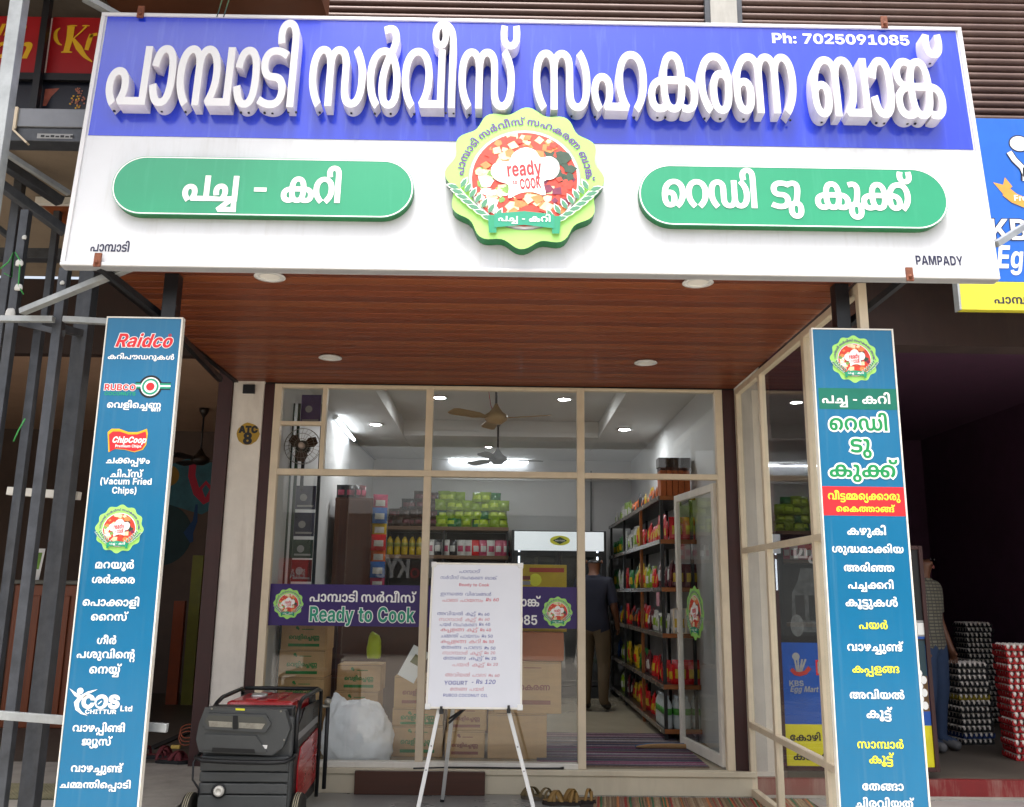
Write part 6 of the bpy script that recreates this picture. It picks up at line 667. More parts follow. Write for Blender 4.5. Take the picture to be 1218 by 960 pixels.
L.disc(FL,cx,cy,k*14,.0008,PBLACK); L.stroke(FL,[(cx-k*18,cy+k*1),(cx+k*24,cy+k*1)],k*9,.0009,PBLACK); L.stroke(FL,[(cx-k*18,cy+k*1),(cx+k*24,cy+k*1)],k*6.5,.0012,PTEAL)
L.stroke(FL,[(cx-k*18,cy+k*1),(cx+k*24,cy+k*1)],k*2,.0014,PWHITE)
L.disc(FL,cx,cy,k*11.5,.0016,PWHITE); L.disc(FL,cx,cy,k*10,.0018,PTEAL); L.disc(FL,cx,cy,k*7.5,.002,PWHITE); L.disc(FL,cx,cy,k*5,.0023,PRED)
L.build('product_logo',bl); L=MB()
cp=[(128,514),(133,510),(142,510),(153,514),(164,514),(175,510),(176,516),(174,529),(170,535),(160,538),(148,535),(137,534),(129,538)]
L.poly(FL,[FL.px(u,v) for u,v in cp],.001,PGOLD); L.poly(FL,[FL.px(152+(u-152)*.93,525+(v-525)*.88+(.6 if v>525 else 1.5)) for u,v in cp],.0015,PRED)
ptext(L,FL,'ChipCoop','L',133,173,526.5,.002,PWHITE,sy=1.2,shear=.3,off=.0004); ptext(L,FL,'Premium Chips','L',137,168,532,.002,PWHITE,sy=1.1)
L.build('product_logo',bl); L=MB()
ptext(L,FL,'COS','L',97,141,842,.001,PWHITE,sy=.95,off=.003); ptext(L,FL,'CHITTUR','L',101,138,849,.001,PWHITE,sy=.85); ptext(L,FL,'Ltd','L',143,157,846,.001,PWHITE,sy=.9)
L.disc(FL,*FL.px(95.5,822),k*3.6,.001,PWHITE)
L.stroke(FL,[FL.px(u,v) for u,v in ((83,819),(90,826),(96,830),(105,824),(116,820))],[.001,.014,.02,.012,.001],.001,PWHITE)
L.stroke(FL,[FL.px(u,v) for u,v in ((96,829),(91,836),(92,843),(97,848),(104,851))],[.016,.024,.018,.01,.001],.0012,PWHITE)
cx,cy=FL.px(119,836); L.disc(FL,cx,cy,k*4,.0016,BANBLUE); L.stroke(FL,[(cx-k*2,cy-k*1.5),(cx+k*2,cy+k*2)],k*1.2,.002,PWHITE)
L.build('product_logo',bl)
M_=MB(); cx,cy=FL.px(142,629); badge(lambda n:M_,FL,cx,cy,FL.px(171,629)[0]-cx,.0005,0,False); M_.build('emblem',bl)
FR_,br=banner('tall_banner',1.5336,1.9292,-2.5513,2.531,-.16,'tall blue banner with green and red bands listing cut vegetables, on the right post')
one('green_band',lambda b:b.rect(FR_,.012,.3956,FR_.px(1016,487)[1],FR_.px(1016,462)[1],.0006,mat('band_green','#0b6e5a',.4)),br)
one('red_band',lambda b:b.rect(FR_,.0,.3956,FR_.px(1030,613.5)[1],FR_.px(1030,579)[1],.0006,PRED),br)
L=MB()
def t2(s,u0,u1,v,m=PWHITE,**k): one('lettering',lambda b:ptext(b,FR_,s,'B',u0,u1,v,.0012,m,**k),br)
ptext(L,FR_,'പച്ച - കറി','B',978,1059,479.5,.0012,PWHITE,sy=1.05)
for s,u0,u1,v,q in (('റെഡി',987,1056,511.5,1.15),('ടു',1012,1037,538,1.15),('കുക്ക്',987,1069,567,1.05)):
    one('lettering',lambda b:(ptext(b,FR_,s,'B',u0,u1,v,.0012,PWHITE,sy=q,off=.0085),ptext(b,FR_,s,'B',u0,u1,v,.0026,PGREEN,sy=q)),br)
t2('വീട്ടമ്മയ്ക്കൊരു',985,1071,594,PYEL,sy=1.2); t2('കൈത്താങ്ങ്',995,1065,608.5,PYEL,sy=1.1)
for s,u0,u1,v in (('കഴുകി',1008,1054,636),('ശുദ്ധമാക്കിയ',990,1075,657),('അരിഞ്ഞ',1004,1064,679.5),('പച്ചക്കറി',1009,1063,700),('കൂട്ടുകൾ',1006,1068,721),('വാഴച്ചുണ്ട്',1008,1075,774),('അവിയൽ',1011,1076,831),('കൂട്ട്',1031,1062,854),('തേങ്ങാ',1026,1075,940),('ചിരവിയത്',1018,1088,960)): t2(s,u0,u1,v,sy=1.12)
for s,u0,u1,v in (('പയർ',1022,1056,748),('കപ്പളങ്ങ',1014,1070,800),('സാമ്പാർ',1020,1075,890),('കൂട്ട്',1034,1064,908)): t2(s,u0,u1,v,PYEL,sy=1.12)
L.build('lettering',br)
M_=MB(); cx,cy=FR_.px(1016,427); badge(lambda n:M_,FR_,cx,cy,FR_.px(1045,427)[0]-cx,.0005,0,False); M_.build('emblem',br)
# ================================================================ GLAZED SHOP FRONT
xl,x2,x3,xr=-1.7311,-.5749,.5931,1.6497; ZM=2.1135; ZT=2.795
sf=thing('glass_shopfront',(0,0,0),'cream aluminium and glass shop front under the wooden canopy','shop front')
def mem(x0,x1,z0,z1,nm,y0=-.035,y1=.03,m=ALU,par=None): return one(nm,lambda b:b.box(x0,x1,y0,y1,z0,z1,m),par or sf,bevel=.003)
mem(xl-.045,xl+.012,.006,ZT,'frame_post',m=ALU); mem(x2-.028,x2+.028,.0401,ZM-.026,'mullion'); mem(x3-.028,x3+.03,.0,ZT,'mullion'); mem(xr-.012,xr+.045,.0,ZT,'frame_post')
mem(x2-.028,x2+.028,ZM+.0215,ZT-.028,'mullion'); mem(xl+.0125,x3-.0285,ZM-.0255,ZM+.021,'transom'); mem(x3+.0305,xr-.0125,ZM-.0225,ZM+.018,'transom')
mem(xl+.0125,x3-.0285,.0,.04,'bottom_rail',-.05,.03,ALUW); mem(xl+.0125,x3-.0285,ZT-.0275,ZT,'top_rail'); mem(x3+.0305,xr-.0125,ZT-.02,ZT,'top_rail')
xm=atY(386,500,0).x; zf=atY(355,504,0).z
mem(xm-.018,xm+.016,ZM+.0215,ZT-.028,'mullion'); mem(xl+.0125,xm-.0185,zf-.014,zf+.014,'transom')
def pane(x0,x1,z0,z1,m=GLASS): return one('pane',lambda b:b.box(x0,x1,.0,.005,z0,z1,m),sf)
pane(xl+.0125,x2-.0285,.0405,ZM-.026); pane(x2+.0285,x3-.0285,.0405,ZM-.026); pane(xl+.0125,xm-.0185,zf+.0145,ZT-.028)
pane(xm+.0165,x2-.0285,ZM+.0215,ZT-.028); pane(x2+.0285,x3-.0285,ZM+.0215,ZT-.028); pane(x3+.0305,xr-.0125,ZM+.0185,ZT-.0205)
# sticker band across the two big panes
SB=Fr((0,-.0012,0),(1,0,0),(0,0,1)); zb0,zb1=atY(340,744,0).z,atY(340,694.5,0).z
for xa,xb,l in ((xl+.013,x2-.03,0),(x2+.03,x3-.03,1)):
    st=one('sticker',lambda b:b.rect(SB,xa,xb,zb0,zb1,0,PURPLE),sf)
    def lt(b):
        if not l:
            ptext(b,SB,'പാമ്പാടി സർവീസ്','B',368,495,715.5,.001,PWHITE,sy=1.2,sp=220)
            ptext(b,SB,'Ready to Cook','L',368,493,739,.001,PWHITE,sy=1.35,off=.006); ptext(b,SB,'Ready to Cook','L',368,493,739,.002,PTEAL,sy=1.35)
        else:
            ptext(b,SB,'സഹകരണ ബാങ്ക്','B',522,643,720,.001,PWHITE,sy=1.2,sp=220); ptext(b,SB,'Ph: 7025091085','L',530,639,742,.001,PWHITE,sy=1.15)
    one('lettering',lt,st)
    M_=MB(); u,v=((343,718),(663,728))[l]; cx,cy=SB.px(u,v); badge(lambda n:M_,SB,cx,cy,SB.px(u+18,v)[0]-cx,.0004,0,False); M_.build('emblem',st)
# open door, hinged at the right jamb, swung into the shop
hx,hy=xr-.016,.035; d0=atY(800,883,.0); DA=R(97); dx=Vector((-math.cos(DA),math.sin(DA),0)); dx=Vector((math.cos(DA),math.sin(DA),0))
DF=Fr((hx,hy,.012),dx,(0,0,1)); DWd=.98; DH=ZM-.04-.012
door=one('door',lambda b:[b.fbox(DF,*a,ALUW) for a in ((0,.06,0,DH,-.018,.018),(DWd-.055,DWd,0,DH,-.018,.018),(.0605,DWd-.0555,0,.075,-.018,.018),(.0605,DWd-.0555,DH-.06,DH,-.018,.018))],sf,bevel=.003)
one('pane',lambda b:b.fbox(DF,.0605,DWd-.0555,.0755,DH-.0605,-.003,.003,GLASSD),door)
M_=MB(); dq=atY(823,729,.58); badge(lambda n:M_,Fr(DF.o,-DF.x,DF.y),-.55,dq.z-DF.o.z,.215,.0035,0,False); M_.build('emblem',door)
one('handle',lambda b:[b.tube([DF.p(DWd-.03,.9,s*.02),DF.p(DWd-.03,.9,s*.055),DF.p(DWd-.03,1.1,s*.055),DF.p(DWd-.03,1.1,s*.02)],.007,ALU,8) for s in (1,-1)],door)
# jambs, pilasters
bx('door_jamb',xr+.046,xr+.142,-.03,.1,-.165,ZT,MAROON,label='dark maroon upright strip right of the glass shop front',cat='door jamb',bevel=.003)
bx('door_jamb',xl-.125,xl-.046,-.03,.1,-.165,ZT,MAROON,label='dark maroon upright strip left of the glass shop front',cat='door jamb',bevel=.003)
pxa=atY(262,780,-.02).x; pxb=xl-.126
pil=thing('white_pillar',((pxa+pxb)/2,0,-.165),'white plastered pillar with a yellow round ATC 8 mark between the two shops','pillar')
bx('shaft',pxa-.05,pxb,-.04,.12,-.165,3.6,PLASTER,pil,bevel=.006)
PF=Fr((0,-.041,0),(1,0,0),(0,0,1)); cx,cy=PF.px(295,516); rnd=random.Random(2)
MK=one('painted_mark',lambda b:b.poly(PF,[(cx+.088*(1+rnd.uniform(-.05,.04))*math.cos(2*math.pi*k/26),cy+.085*(1+rnd.uniform(-.05,.04))*math.sin(2*math.pi*k/26)) for k in range(26)],.0008,mat('mark_yellow','#a8862a',.7,var=.2)),pil)
one('lettering',lambda b:(text(b,PF,'ATC','L',cx-.07,cx+.07,cy+.008,.0018,PBLACK,sy=1.05,off=.003),text(b,PF,'8','L',cx-.03,cx+.03,cy-.078,.0018,PBLACK,sy=1.1,off=.004)),MK)
one('switch_box',lambda b:b.box(cx-.06,cx+.03,-.06,-.0415,2.71,2.78,BLACK),pil)
bx('door_jamb',pxa-.16,pxa-.0515,-.06,.1,-.165,3.02,MAROON,label='dark maroon upright at the right edge of the left hand shop opening',cat='door jamb',bevel=.003)
bx('shop_pilaster',1.80,2.01,.03,.2,-.165,3.2,PLASTER,label='white plastered pilaster seen through the side glazing',cat='pilaster',bevel=.003)
bx('door_jamb',2.012,2.075,.0,.2,-.165,3.2,MAROON,label='dark maroon upright beside the egg shop board, seen through the side glazing',cat='door jamb')
# side glazing
sg=thing('side_glazing',(1.81,-1.2,-.165),'cream framed glass side screen running from the door jamb to the right post','glass screen')
SX=1.8118
def sm(y0,y1,z0,z1,nm): return one(nm,lambda b:b.box(SX-.02,SX+.025,y0,y1,z0,z1,ALU),sg,bevel=.003)
def Yof(u,v): return atX(u,v,SX).y
ya=-.032; ym=Yof(910,560); yc=Yof(966,560); ye=-2.49
for yy in (ya-.02,ym,yc): sm(yy-.022,yy+.022,-.165,ZT-.001,'post')
sm(ye-.022,ye+.022,-.165,ZT-.001,'post')
segs=[(ym+.0225,ya-.0425),(yc+.0225,ym-.0225),(ye+.0225,yc-.0225)]
for a,c in segs:
    for z in (1.5553,.322): sm(a,c,z-.02,z+.02,'rail')
    sm(a,c,ZT-.045,ZT-.002,'rail'); sm(a,c,-.165,-.11,'rail')
    for z0,z1 in ((-.1095,.3015),(.3425,1.535),(1.576,ZT-.0455)):
        if z0<0 and a>yc: pass
        one('pane',lambda b:b.box(SX,SX+.005,a,c,z0,z1,GLASS),sg)
sm(ye,-0.03,ZT+.0,ZT+.001,'rail') if False else None

# ================================================================ GOODS INSIDE THE SHOP
from mathutils import noise
COLS={'green':'#7c9c0a','lime':'#a8c416','brown':'#3a2418','red':'#c8141c','orange':'#c9601c','yellow':'#c9a81c','darkgreen':'#1a7034','blue':'#2c5b9c','white':'#c9c9c4','pink':'#b04060','maroon':'#5a1420','black':'#1c1c20'}
def pkm(c): return mat('packet_'+c,COLS[c],.28,var=.15,scale=25,coat=.3)
_pk={}
def packet_mesh(c,c2,wd,h,d,seed=0):
    key=(c,c2,wd,h,d,seed)
    if key in _pk: return _pk[key]
    b=MB(); nx,nz=6,8; rn=random.Random(seed*7+1); G={}
    for s in (0,1):
        for i in range(nx+1):
            for j in range(nz+1):
                u,v=i/nx,j/nz; t=(math.sin(math.pi*u)**.6 if 0<u<1 else 0)*(math.sin(math.pi*min(1,max(0,(v+.04)/.98)))**.55 if j<nz else 0)
                y=(d/2*t+rn.uniform(-.003,.003)*(t>0))*(1 if s else -1)
                G[s,i,j]=len(b.v); b.v.append((wd*(u-.5)*(1-.05*math.sin(math.pi*v)),y,h*v))
    for s in (0,1):
        for i in range(nx):
            for j in range(nz):
                q=[G[s,i,j],G[s,i+1,j],G[s,i+1,j+1],G[s,i,j+1]]; lab=1<=i<nx-1 and 2<=j<5
                b.f.append(q if s==0 else q[::-1]); b.m.append(b.mi(pkm(c2 if lab else c))); b.sm.append(True)
    me=bpy.data.meshes.new('packet'); me.from_pydata(b.v,[],b.f)
    for m in b.mats: me.materials.append(m)
    me.polygons.foreach_set('material_index',b.m); me.polygons.foreach_set('use_smooth',b.sm); me.update(); _pk[key]=me; return me
def put(me,name,loc,rz=0,label='',cat='packet',group=None,rx=0,sc=1):
    o=bpy.data.objects.new(name,me); COL.objects.link(o); o.location=loc; o.rotation_euler=(rx,0,rz); o.scale=(sc,sc,sc); return tag(o,label,cat,group)
# --- right rack
RX=atY(783,590,1.25).x; RY0,RY1=1.25,5.1
lev=[atY(783,v,1.25).z for v in (590,642,699,754,815,868)]
DKW=mat('rack_board','#2e2a28',.35,var=.2); ORW=mat('rack_end_wood','#9a5a26',.5,var=.25,stretch=(.6,16,16),scale=3)
rack=thing('shelf_rack',(1.56,3.1,0),'long shelf rack with orange wood ends along the right shop wall behind the open door','shelf rack')
for z in lev:
    sh=one('shelf',lambda b:b.box(RX+.012,XR-.002,RY0+.012,RY1,z-.02,z,DKW),rack)
    one('edge_band',lambda b:(b.box(RX,RX+.0115,RY0,RY1,z-.034,z+.004,mat('shelf_edge','#6e655c',.25,var=.15)),b.box(RX+.012,XR-.002,RY0,RY0+.0115,z-.034,z+.004,ORW)),sh)
for y in (RY0+.03,2.5,3.8,5.05):
    for x in (RX+.03,XR-.04): one('upright',lambda b:b.box(x-.014,x+.014,y-.014,y+.014,0,lev[0]-.0205,ORW if (y==2.5 and x<1.5) else BLACK),rack)
LV=[['black','orange','yellow','black','orange','green','white','white'],['red','red','red','yellow','white','white','darkgreen','darkgreen'],['maroon','red','green','yellow','darkgreen','red','white','darkgreen'],
    ['white','white','maroon','red','black','red','yellow','blue'],['red','red','maroon','darkgreen','yellow','yellow','green','blue'],['white','red','red','red','yellow','maroon','green','white']]
nm=['top','second','third','fourth','fifth','lowest']
for k,z in enumerate(lev):
    y=RY0+.12+(0 if k not in (0,5) else (.62 if k==5 else .55)); j=0; rows=LV[k]
    while y<RY1-.12:
        c=rows[min(7,int((y-RY0)/(RY1-RY0)*8))]; wd=random.uniform(.13,.17); h=random.uniform(.17,.27) if k in(1,2) else random.uniform(.15,.24); j+=1
        c2={'red':'yellow','yellow':'red','darkgreen':'yellow','black':'orange','white':'green','green':'white','orange':'black','maroon':'white','blue':'white'}[c]
        put(packet_mesh(c,c2,.15,.22,.06,j%3),'packet',(RX+.07+random.uniform(0,.05),y,z+.001),-math.pi/2+random.uniform(-.25,.25),'%s packet, %s from the door, %s level of right rack'%(c.replace('dark','dark '),ORD[(j-1)%20] if j<21 else 'twenty'+ORD[j-21],nm[k]),group='packets standing on the right rack',sc=h/.22,rx=R(random.uniform(-9,5)))
        y+=wd
    if k in (1,2,3,4):
        for x in (RX+.17,RX+.29):
            c=LV[k][0]; put(packet_mesh(c,'yellow',.15,.22,.06,1),'packet',(x,RY0+.06,z+.001),random.uniform(-.2,.2),'%s packet at the end of the %s level of the right rack, %s'%(c,nm[k],'nearer the aisle' if x<RX+.2 else 'nearer the wall'),group='packets standing on the right rack',sc=.95)
bm_=mat('cereal_box_print','#b8602a',.5,var=.2)
for i in range(5):
    x=RX+.03+i*.055
    t=one('cardboard_box',lambda b:(b.box(x,x+.05,RY0+.04,RY0+.2,lev[0]+.001,lev[0]+.24,bm_),b.box(x-.0005,x+.0505,RY0+.0395,RY0+.2005,lev[0]+.2405,lev[0]+.27,mat('box_top_print','#4a2418',.5))),label='slim orange and brown box, %s from the aisle on top of the right rack'%ORD[i],cat='box',group='slim boxes on the right rack',bevel=.002)
for i in range(3):
    x=RX+.02+i*.1
    bx('cardboard_box',x,x+.095,RY0+.06,RY0+.2,lev[0]+.2715,lev[0]+.36,mat('brown_tin','#3c2a20',.5,var=.4,scale=30),label='small brown patterned box lying on the slim boxes, %s from the aisle'%ORD[i],cat='box',group='small boxes on top of the right rack',bevel=.002)
bx('price_card',RX-.003,RX-.001,1.3,1.45,lev[2]-.16,lev[2]-.04,mat('card_pink','#c9909c',.6,var=.3,scale=30),label='small pink price card hanging under the third shelf edge of the right rack',cat='price card')
# bottles
PET=mat('pet_bottle','#b9c4c4',.12,var=.1,spec=.7); LBL=mat('bottle_label','#4a9a3c',.4,var=.2,scale=30); CAPB=mat('bottle_cap','#c8d4dc',.4)
def bottle(loc,h,r,body,lab,cap,label,group):
    t=thing('water_bottle' if body is PET else 'oil_bottle',loc,label,'bottle',group); f=Fr(loc,(1,0,0),(0,1,0))
    one('body',lambda b:b.lathe(f,[(r*.9,0),(r,.01),(r,h*.3),(r*.92,h*.33),(r,h*.36),(r,h*.66),(r*.75,h*.8),(r*.35,h*.9),(r*.33,h*.93)],body,12),t)
    one('label',lambda b:b.lathe(f,[(r*1.015,h*.42),(r*1.015,h*.62)],lab,12),t); one('cap',lambda b:b.lathe(f,[(r*.38,h*.93),(r*.38,h)],cap,10),t); return t
bt=bottle(Vector((RX+.055,RY0+.07,lev[5]+.001)),.27,.037,PET,LBL,CAPB,'clear water bottle with green label at the front aisle corner of the lowest right shelf','water bottles on the lowest right shelf')
n=0
for i in range(4):
    for j in range(6):
        if i==j==0 or (i>0 and j>1): continue
        n+=1; copy_tree(bt,Vector((RX+.055+i*.082,RY0+.07+j*.083,lev[5]+.001)),'clear water bottle, %s row from the end, %s from the aisle, on the lowest shelf'%(ORD[j],ORD[i]))
# --- back shelf
SY=4.78; bz1,bz2=atY(500,626,SY).z,atY(500,660,SY).z; bxa,bxb=atY(456,626,SY).x,atY(605,626,SY).x
WSH=mat('back_shelf_wood','#6e5136',.5,var=.2,stretch=(.6,16,16),scale=3)
bs=thing('wall_shelf',((bxa+bxb)/2,5,0),'wide brown wall shelf unit on the back wall stacked with green and brown packets','shelf')
for z in (bz1,bz2,.9,.35): one('shelf',lambda b:b.box(bxa,bxb,SY,YB-.005,z-.045,z,WSH),bs,bevel=.003)
for x in (bxa+.012,-.75,bxb-.012): one('upright',lambda b:b.box(x-.012,x+.012,SY+.01,YB-.006,0,bz1-.0455,BLACK),bs)
one('back_panel',lambda b:b.box(bxa+.03,bxb-.03,YB-.02,YB-.007,0,bz1-.05,mat('shelf_back','#3c3a38',.6)),bs)
def pile(x0,x1,c,tops,gname,side):
    cols=len(tops); q=0
    for i in range(cols):
        for l in range(tops[i]):
            x=x0+(i+.5)*(x1-x0)/cols; q+=1
            cc=c if random.random()>.14 else ('darkgreen' if c=='green' else 'black')
            put(packet_mesh(cc,('lime' if c=='green' else 'maroon') if q%3 else cc,.15,.14,.085,q%5),'packet',(x+random.uniform(-.02,.02),SY+.11+random.uniform(-.03,.03)+.02*(l%2),bz1+.002+l*.108),random.uniform(-.35,.35),'%s packet, %s column and %s up in the %s pile on the back shelf'%(cc.replace('dark','dark '),ORD[i],ORD[l],side),group=gname,rx=R(random.uniform(-24,4)),sc=random.uniform(.92,1.06))
pile(bxa+.05,-.86,'brown',[2,2,3,3,4,4,4],'brown packets piled on the back shelf','left')
pile(-.84,bxb-.02,'green',[4,4,4,3,4,4,4,3],'green packets piled on the back shelf','right')
YO=mat('yellow_oil','#b89c10',.15,var=.1,spec=.7)
ob=bottle(Vector((bxa+.08,SY+.1,bz2+.001)),.25,.042,YO,mat('oil_label','#8a8a20',.4,var=.3,scale=30),BLACK,'yellow oil bottle, first from the left on the lower back shelf','yellow oil bottles on the lower back shelf')
for i in range(1,5): copy_tree(ob,Vector((bxa+.08+i*.095,SY+.1+.02*(i%2),bz2+.001)),'yellow oil bottle, %s from the left on the lower back shelf'%ORD[i])
for i in range(11):
    c=['white','black','white','black','white','white','red','pink','white','pink','pink'][i]
    put(packet_mesh(c,'white' if c!='white' else 'pink',.11,.2,.05,i%3),'packet',(bxa+.6+i*.098,SY+.09,bz2+.001),random.uniform(-.3,.3),'small %s packet, %s from the left after the oil bottles on the lower back shelf'%(c,ORD[i]),group='small packets on the lower back shelf')
# --- fridge
FY=4.45; fx0,fx1=atY(609,640,FY).x,atY(721,640,FY).x; fz0,fz1=atY(660,657,FY).z,atY(660,631,FY).z
fr=thing('display_fridge',((fx0+fx1)/2,FY,0),'two door display fridge with a lit white header at the back of the shop','fridge')
FB=mat('fridge_dark','#26282b',.35,var=.1)
one('body',lambda b:(b.box(fx0,fx1,FY+.03,YB-.1,.0,fz1,FB),b.box(fx0,fx1,FY,FY+.0295,.0,.14,FB),b.box(fx0,fx0+.03,FY,FY+.0295,.14,fz1,FB),b.box(fx1-.03,fx1,FY,FY+.0295,.14,fz1,FB)),fr,bevel=.006)
hd=bx('header',fx0+.0305,fx1-.0305,FY-.01,FY+.029,fz0+.02,fz1-.015,mat('lit_header','#dfe6ea',.4,var=.03,emit=.22),fr,bevel=.004)
HF=Fr((0,FY-.0105,0),(1,0,0),(0,0,1)); cx,cy=HF.px(666,643)
one('brand_mark',lambda b:(b.disc(HF,cx,cy,.125,.001,PYEL,30,ry=.06),b.poly(HF,[(cx-.09,cy),(cx,cy+.045),(cx+.09,cy),(cx,cy-.045)],.002,mat('logo_green','#1e4a20',.4)),text(b,HF,'WESTERN','L',cx-.06,cx+.06,cy-.01,.003,PWHITE)),hd)
xm_=(fx0+fx1)/2
for i,(a,c) in enumerate(((fx0+.031,xm_-.004),(xm_+.004,fx1-.031))):
    dr=one('door',lambda b:[b.box(*q,FB) for q in ((a,a+.035,FY-.012,FY+.02,.15,fz0),(c-.035,c,FY-.012,FY+.02,.15,fz0),(a+.0355,c-.0355,FY-.012,FY+.02,.15,.2),(a+.0355,c-.0355,FY-.012,FY+.02,fz0-.05,fz0))],fr)
    one('pane',lambda b:b.box(a+.036,c-.036,FY,FY+.004,.2005,fz0-.0505,GLASSD),dr)
    one('handle',lambda b:b.box((c-.02 if i==0 else a+.01),(c-.01 if i==0 else a+.02),FY-.045,FY-.0125,.8,1.2,ALUW),dr)
one('inside_light',lambda b:(b.box(fx1-.12,fx1-.1,FY+.021,FY+.028,1.2,1.75,mat('fridge_glow','#dfe9f5',.5,var=0,emit=1.6)),b.box(fx0+.08,fx0+.1,FY+.021,FY+.028,1.3,1.75,mat('fridge_glow','#dfe9f5',.5))),fr)
# --- left side cupboard, racks
CB=mat('cupboard_brown','#55290f',.35,var=.2,stretch=(16,16,.6),scale=3)
cy_=2.3; ca,cb_=atY(396,650,cy_).x,atY(441,650,cy_).x; cz=atY(420,592,cy_).z
cup=thing('tall_cupboard',((ca+cb_)/2,cy_,0),'tall dark brown cupboard standing left inside the shop','cupboard')
bx('carcass',ca,cb_,cy_,cy_+.5,0,cz,CB,cup,bevel=.004); bx('door_leaf',ca+.005,cb_-.005,cy_-.018,cy_-.0005,.05,cz-.02,CB,cup,bevel=.004)
for i in range(6):
    put(packet_mesh('maroon' if i%2 else 'black','pink',.1,.14,.05,i%3),'packet',(ca+.04+i*.043,cy_+.1+.03*(i%2),cz+.001),.2*i,'dark packet, %s from the left on top of the tall cupboard'%ORD[i],group='dark packets on the tall cupboard')
px0=cb_+.06
hr=thing('packet_stand',(px0,cy_+.2,0),'narrow wire stand of colourful hanging packets right of the tall cupboard','stand')
one('wire_frame',lambda b:[b.tube([(px0-.05+dx_,cy_+.1,0),(px0-.05+dx_,cy_+.1,cz)],.008,BLACK,6) for dx_ in (0,.13)],hr)
for i,c in enumerate(['pink','blue','yellow','red','orange','blue','pink','darkgreen','red','blue','yellow','red']):
    put(packet_mesh(c,'white',.15,.16,.05,i%3),'packet',(px0+.015,cy_+.03-.02*(i%2),cz-.12-.135*i),.15,'%s packet, %s from the top on the narrow stand beside the cupboard'%(c.replace('dark','dark '),ORD[i]),group='packets hanging on the narrow stand')
# poster rack by the window
ry=.55
pr=thing('poster_rack',(atY(352,700,ry).x,ry,0),'dark green framed rack of small posters just inside the left window','display rack')
xa,xb=atY(339,650,ry).x,atY(375,650,ry).x
for x in (xa,xa+.05,xb): one('post',lambda b:b.box(x-.012,x+.012,ry-.012,ry+.012,0,2.76,mat('rack_green','#10301c',.4) if x<xb else BLACK),pr)
for i,(v0,v1,c) in enumerate(((470,504,'#4a3a68'),(578,606,'#33334a'),(610,638,'#3c3c52'),(642,664,'#3a4a3c'),(666,692,'#70201c'))):
    zt_,zb_=atY(360,v0,ry).z,atY(360,v1,ry).z
    pf=Fr((0,ry-.015,0),(1,0,0),(0,0,1)); pn=one('poster',lambda b:b.box(xa+.065,xb-.015,ry-.0145,ry-.008,zb_,zt_,mat('poster_%d'%i,c,.3,var=.3,scale=18)),pr)
    one('print',lambda b:(b.disc(pf,xa+.13,(zt_+zb_)/2,.03,.001,PGREY,14),b.rect(pf,xa+.08,xb-.03,zb_+.02,zb_+.035,.001,PGREY)),pn)
# wall fan in the upper left pane
wf=atY(360,531,.3); t=thing('table_fan',wf,'round wire guard fan facing the upper left window pane','fan'); f=Fr(wf,(1,0,0),(0,0,1)); WR=mat('guard_wire','#8a8278',.35,metal=.6)
one('guard',lambda b:([b.tube([f.p(r*math.cos(a),r*math.sin(a),zz) for a in [2*math.pi*k/28 for k in range(29)]],.0022,WR,5,False) for r,zz in ((.145,0),(.142,.025),(.1,.045),(.055,.055))],[b.tube([f.p(.145*math.cos(a),.145*math.sin(a),0),f.p(.1*math.cos(a),.1*math.sin(a),.045),f.p(.02*math.cos(a),.02*math.sin(a),.06)],.0015,WR,4,False) for a in [2*math.pi*k/24 for k in range(24)]]),t)
for k in range(3):
    a=R(30+120*k); one('blade',lambda b:b.poly(Fr(wf,(math.cos(a),0,math.sin(a)),(-math.sin(a),.3,math.cos(a))),[(.02,-.02),(.08,-.055),(.12,-.04),(.125,.02),(.07,.045),(.02,.02)],0,mat('fan_blade_brown','#4a3426',.3),.002),t)
one('hub',lambda b:b.lathe(f,[(.026,.02),(.026,.058),(.018,.066),(0,.067)],mat('fan_hub','#c8b8b0',.4),16),t); one('motor',lambda b:b.lathe(Fr(wf,(1,0,0),(0,0,-1)),[(.05,.0),(.05,.08),(.03,.1),(0,.1)],BLACK,14),t)
one('bracket',lambda b:b.box(wf.x-.012,wf.x+.012,wf.y+.04,wf.y+.06,wf.z-.35,wf.z,BLACK),t)
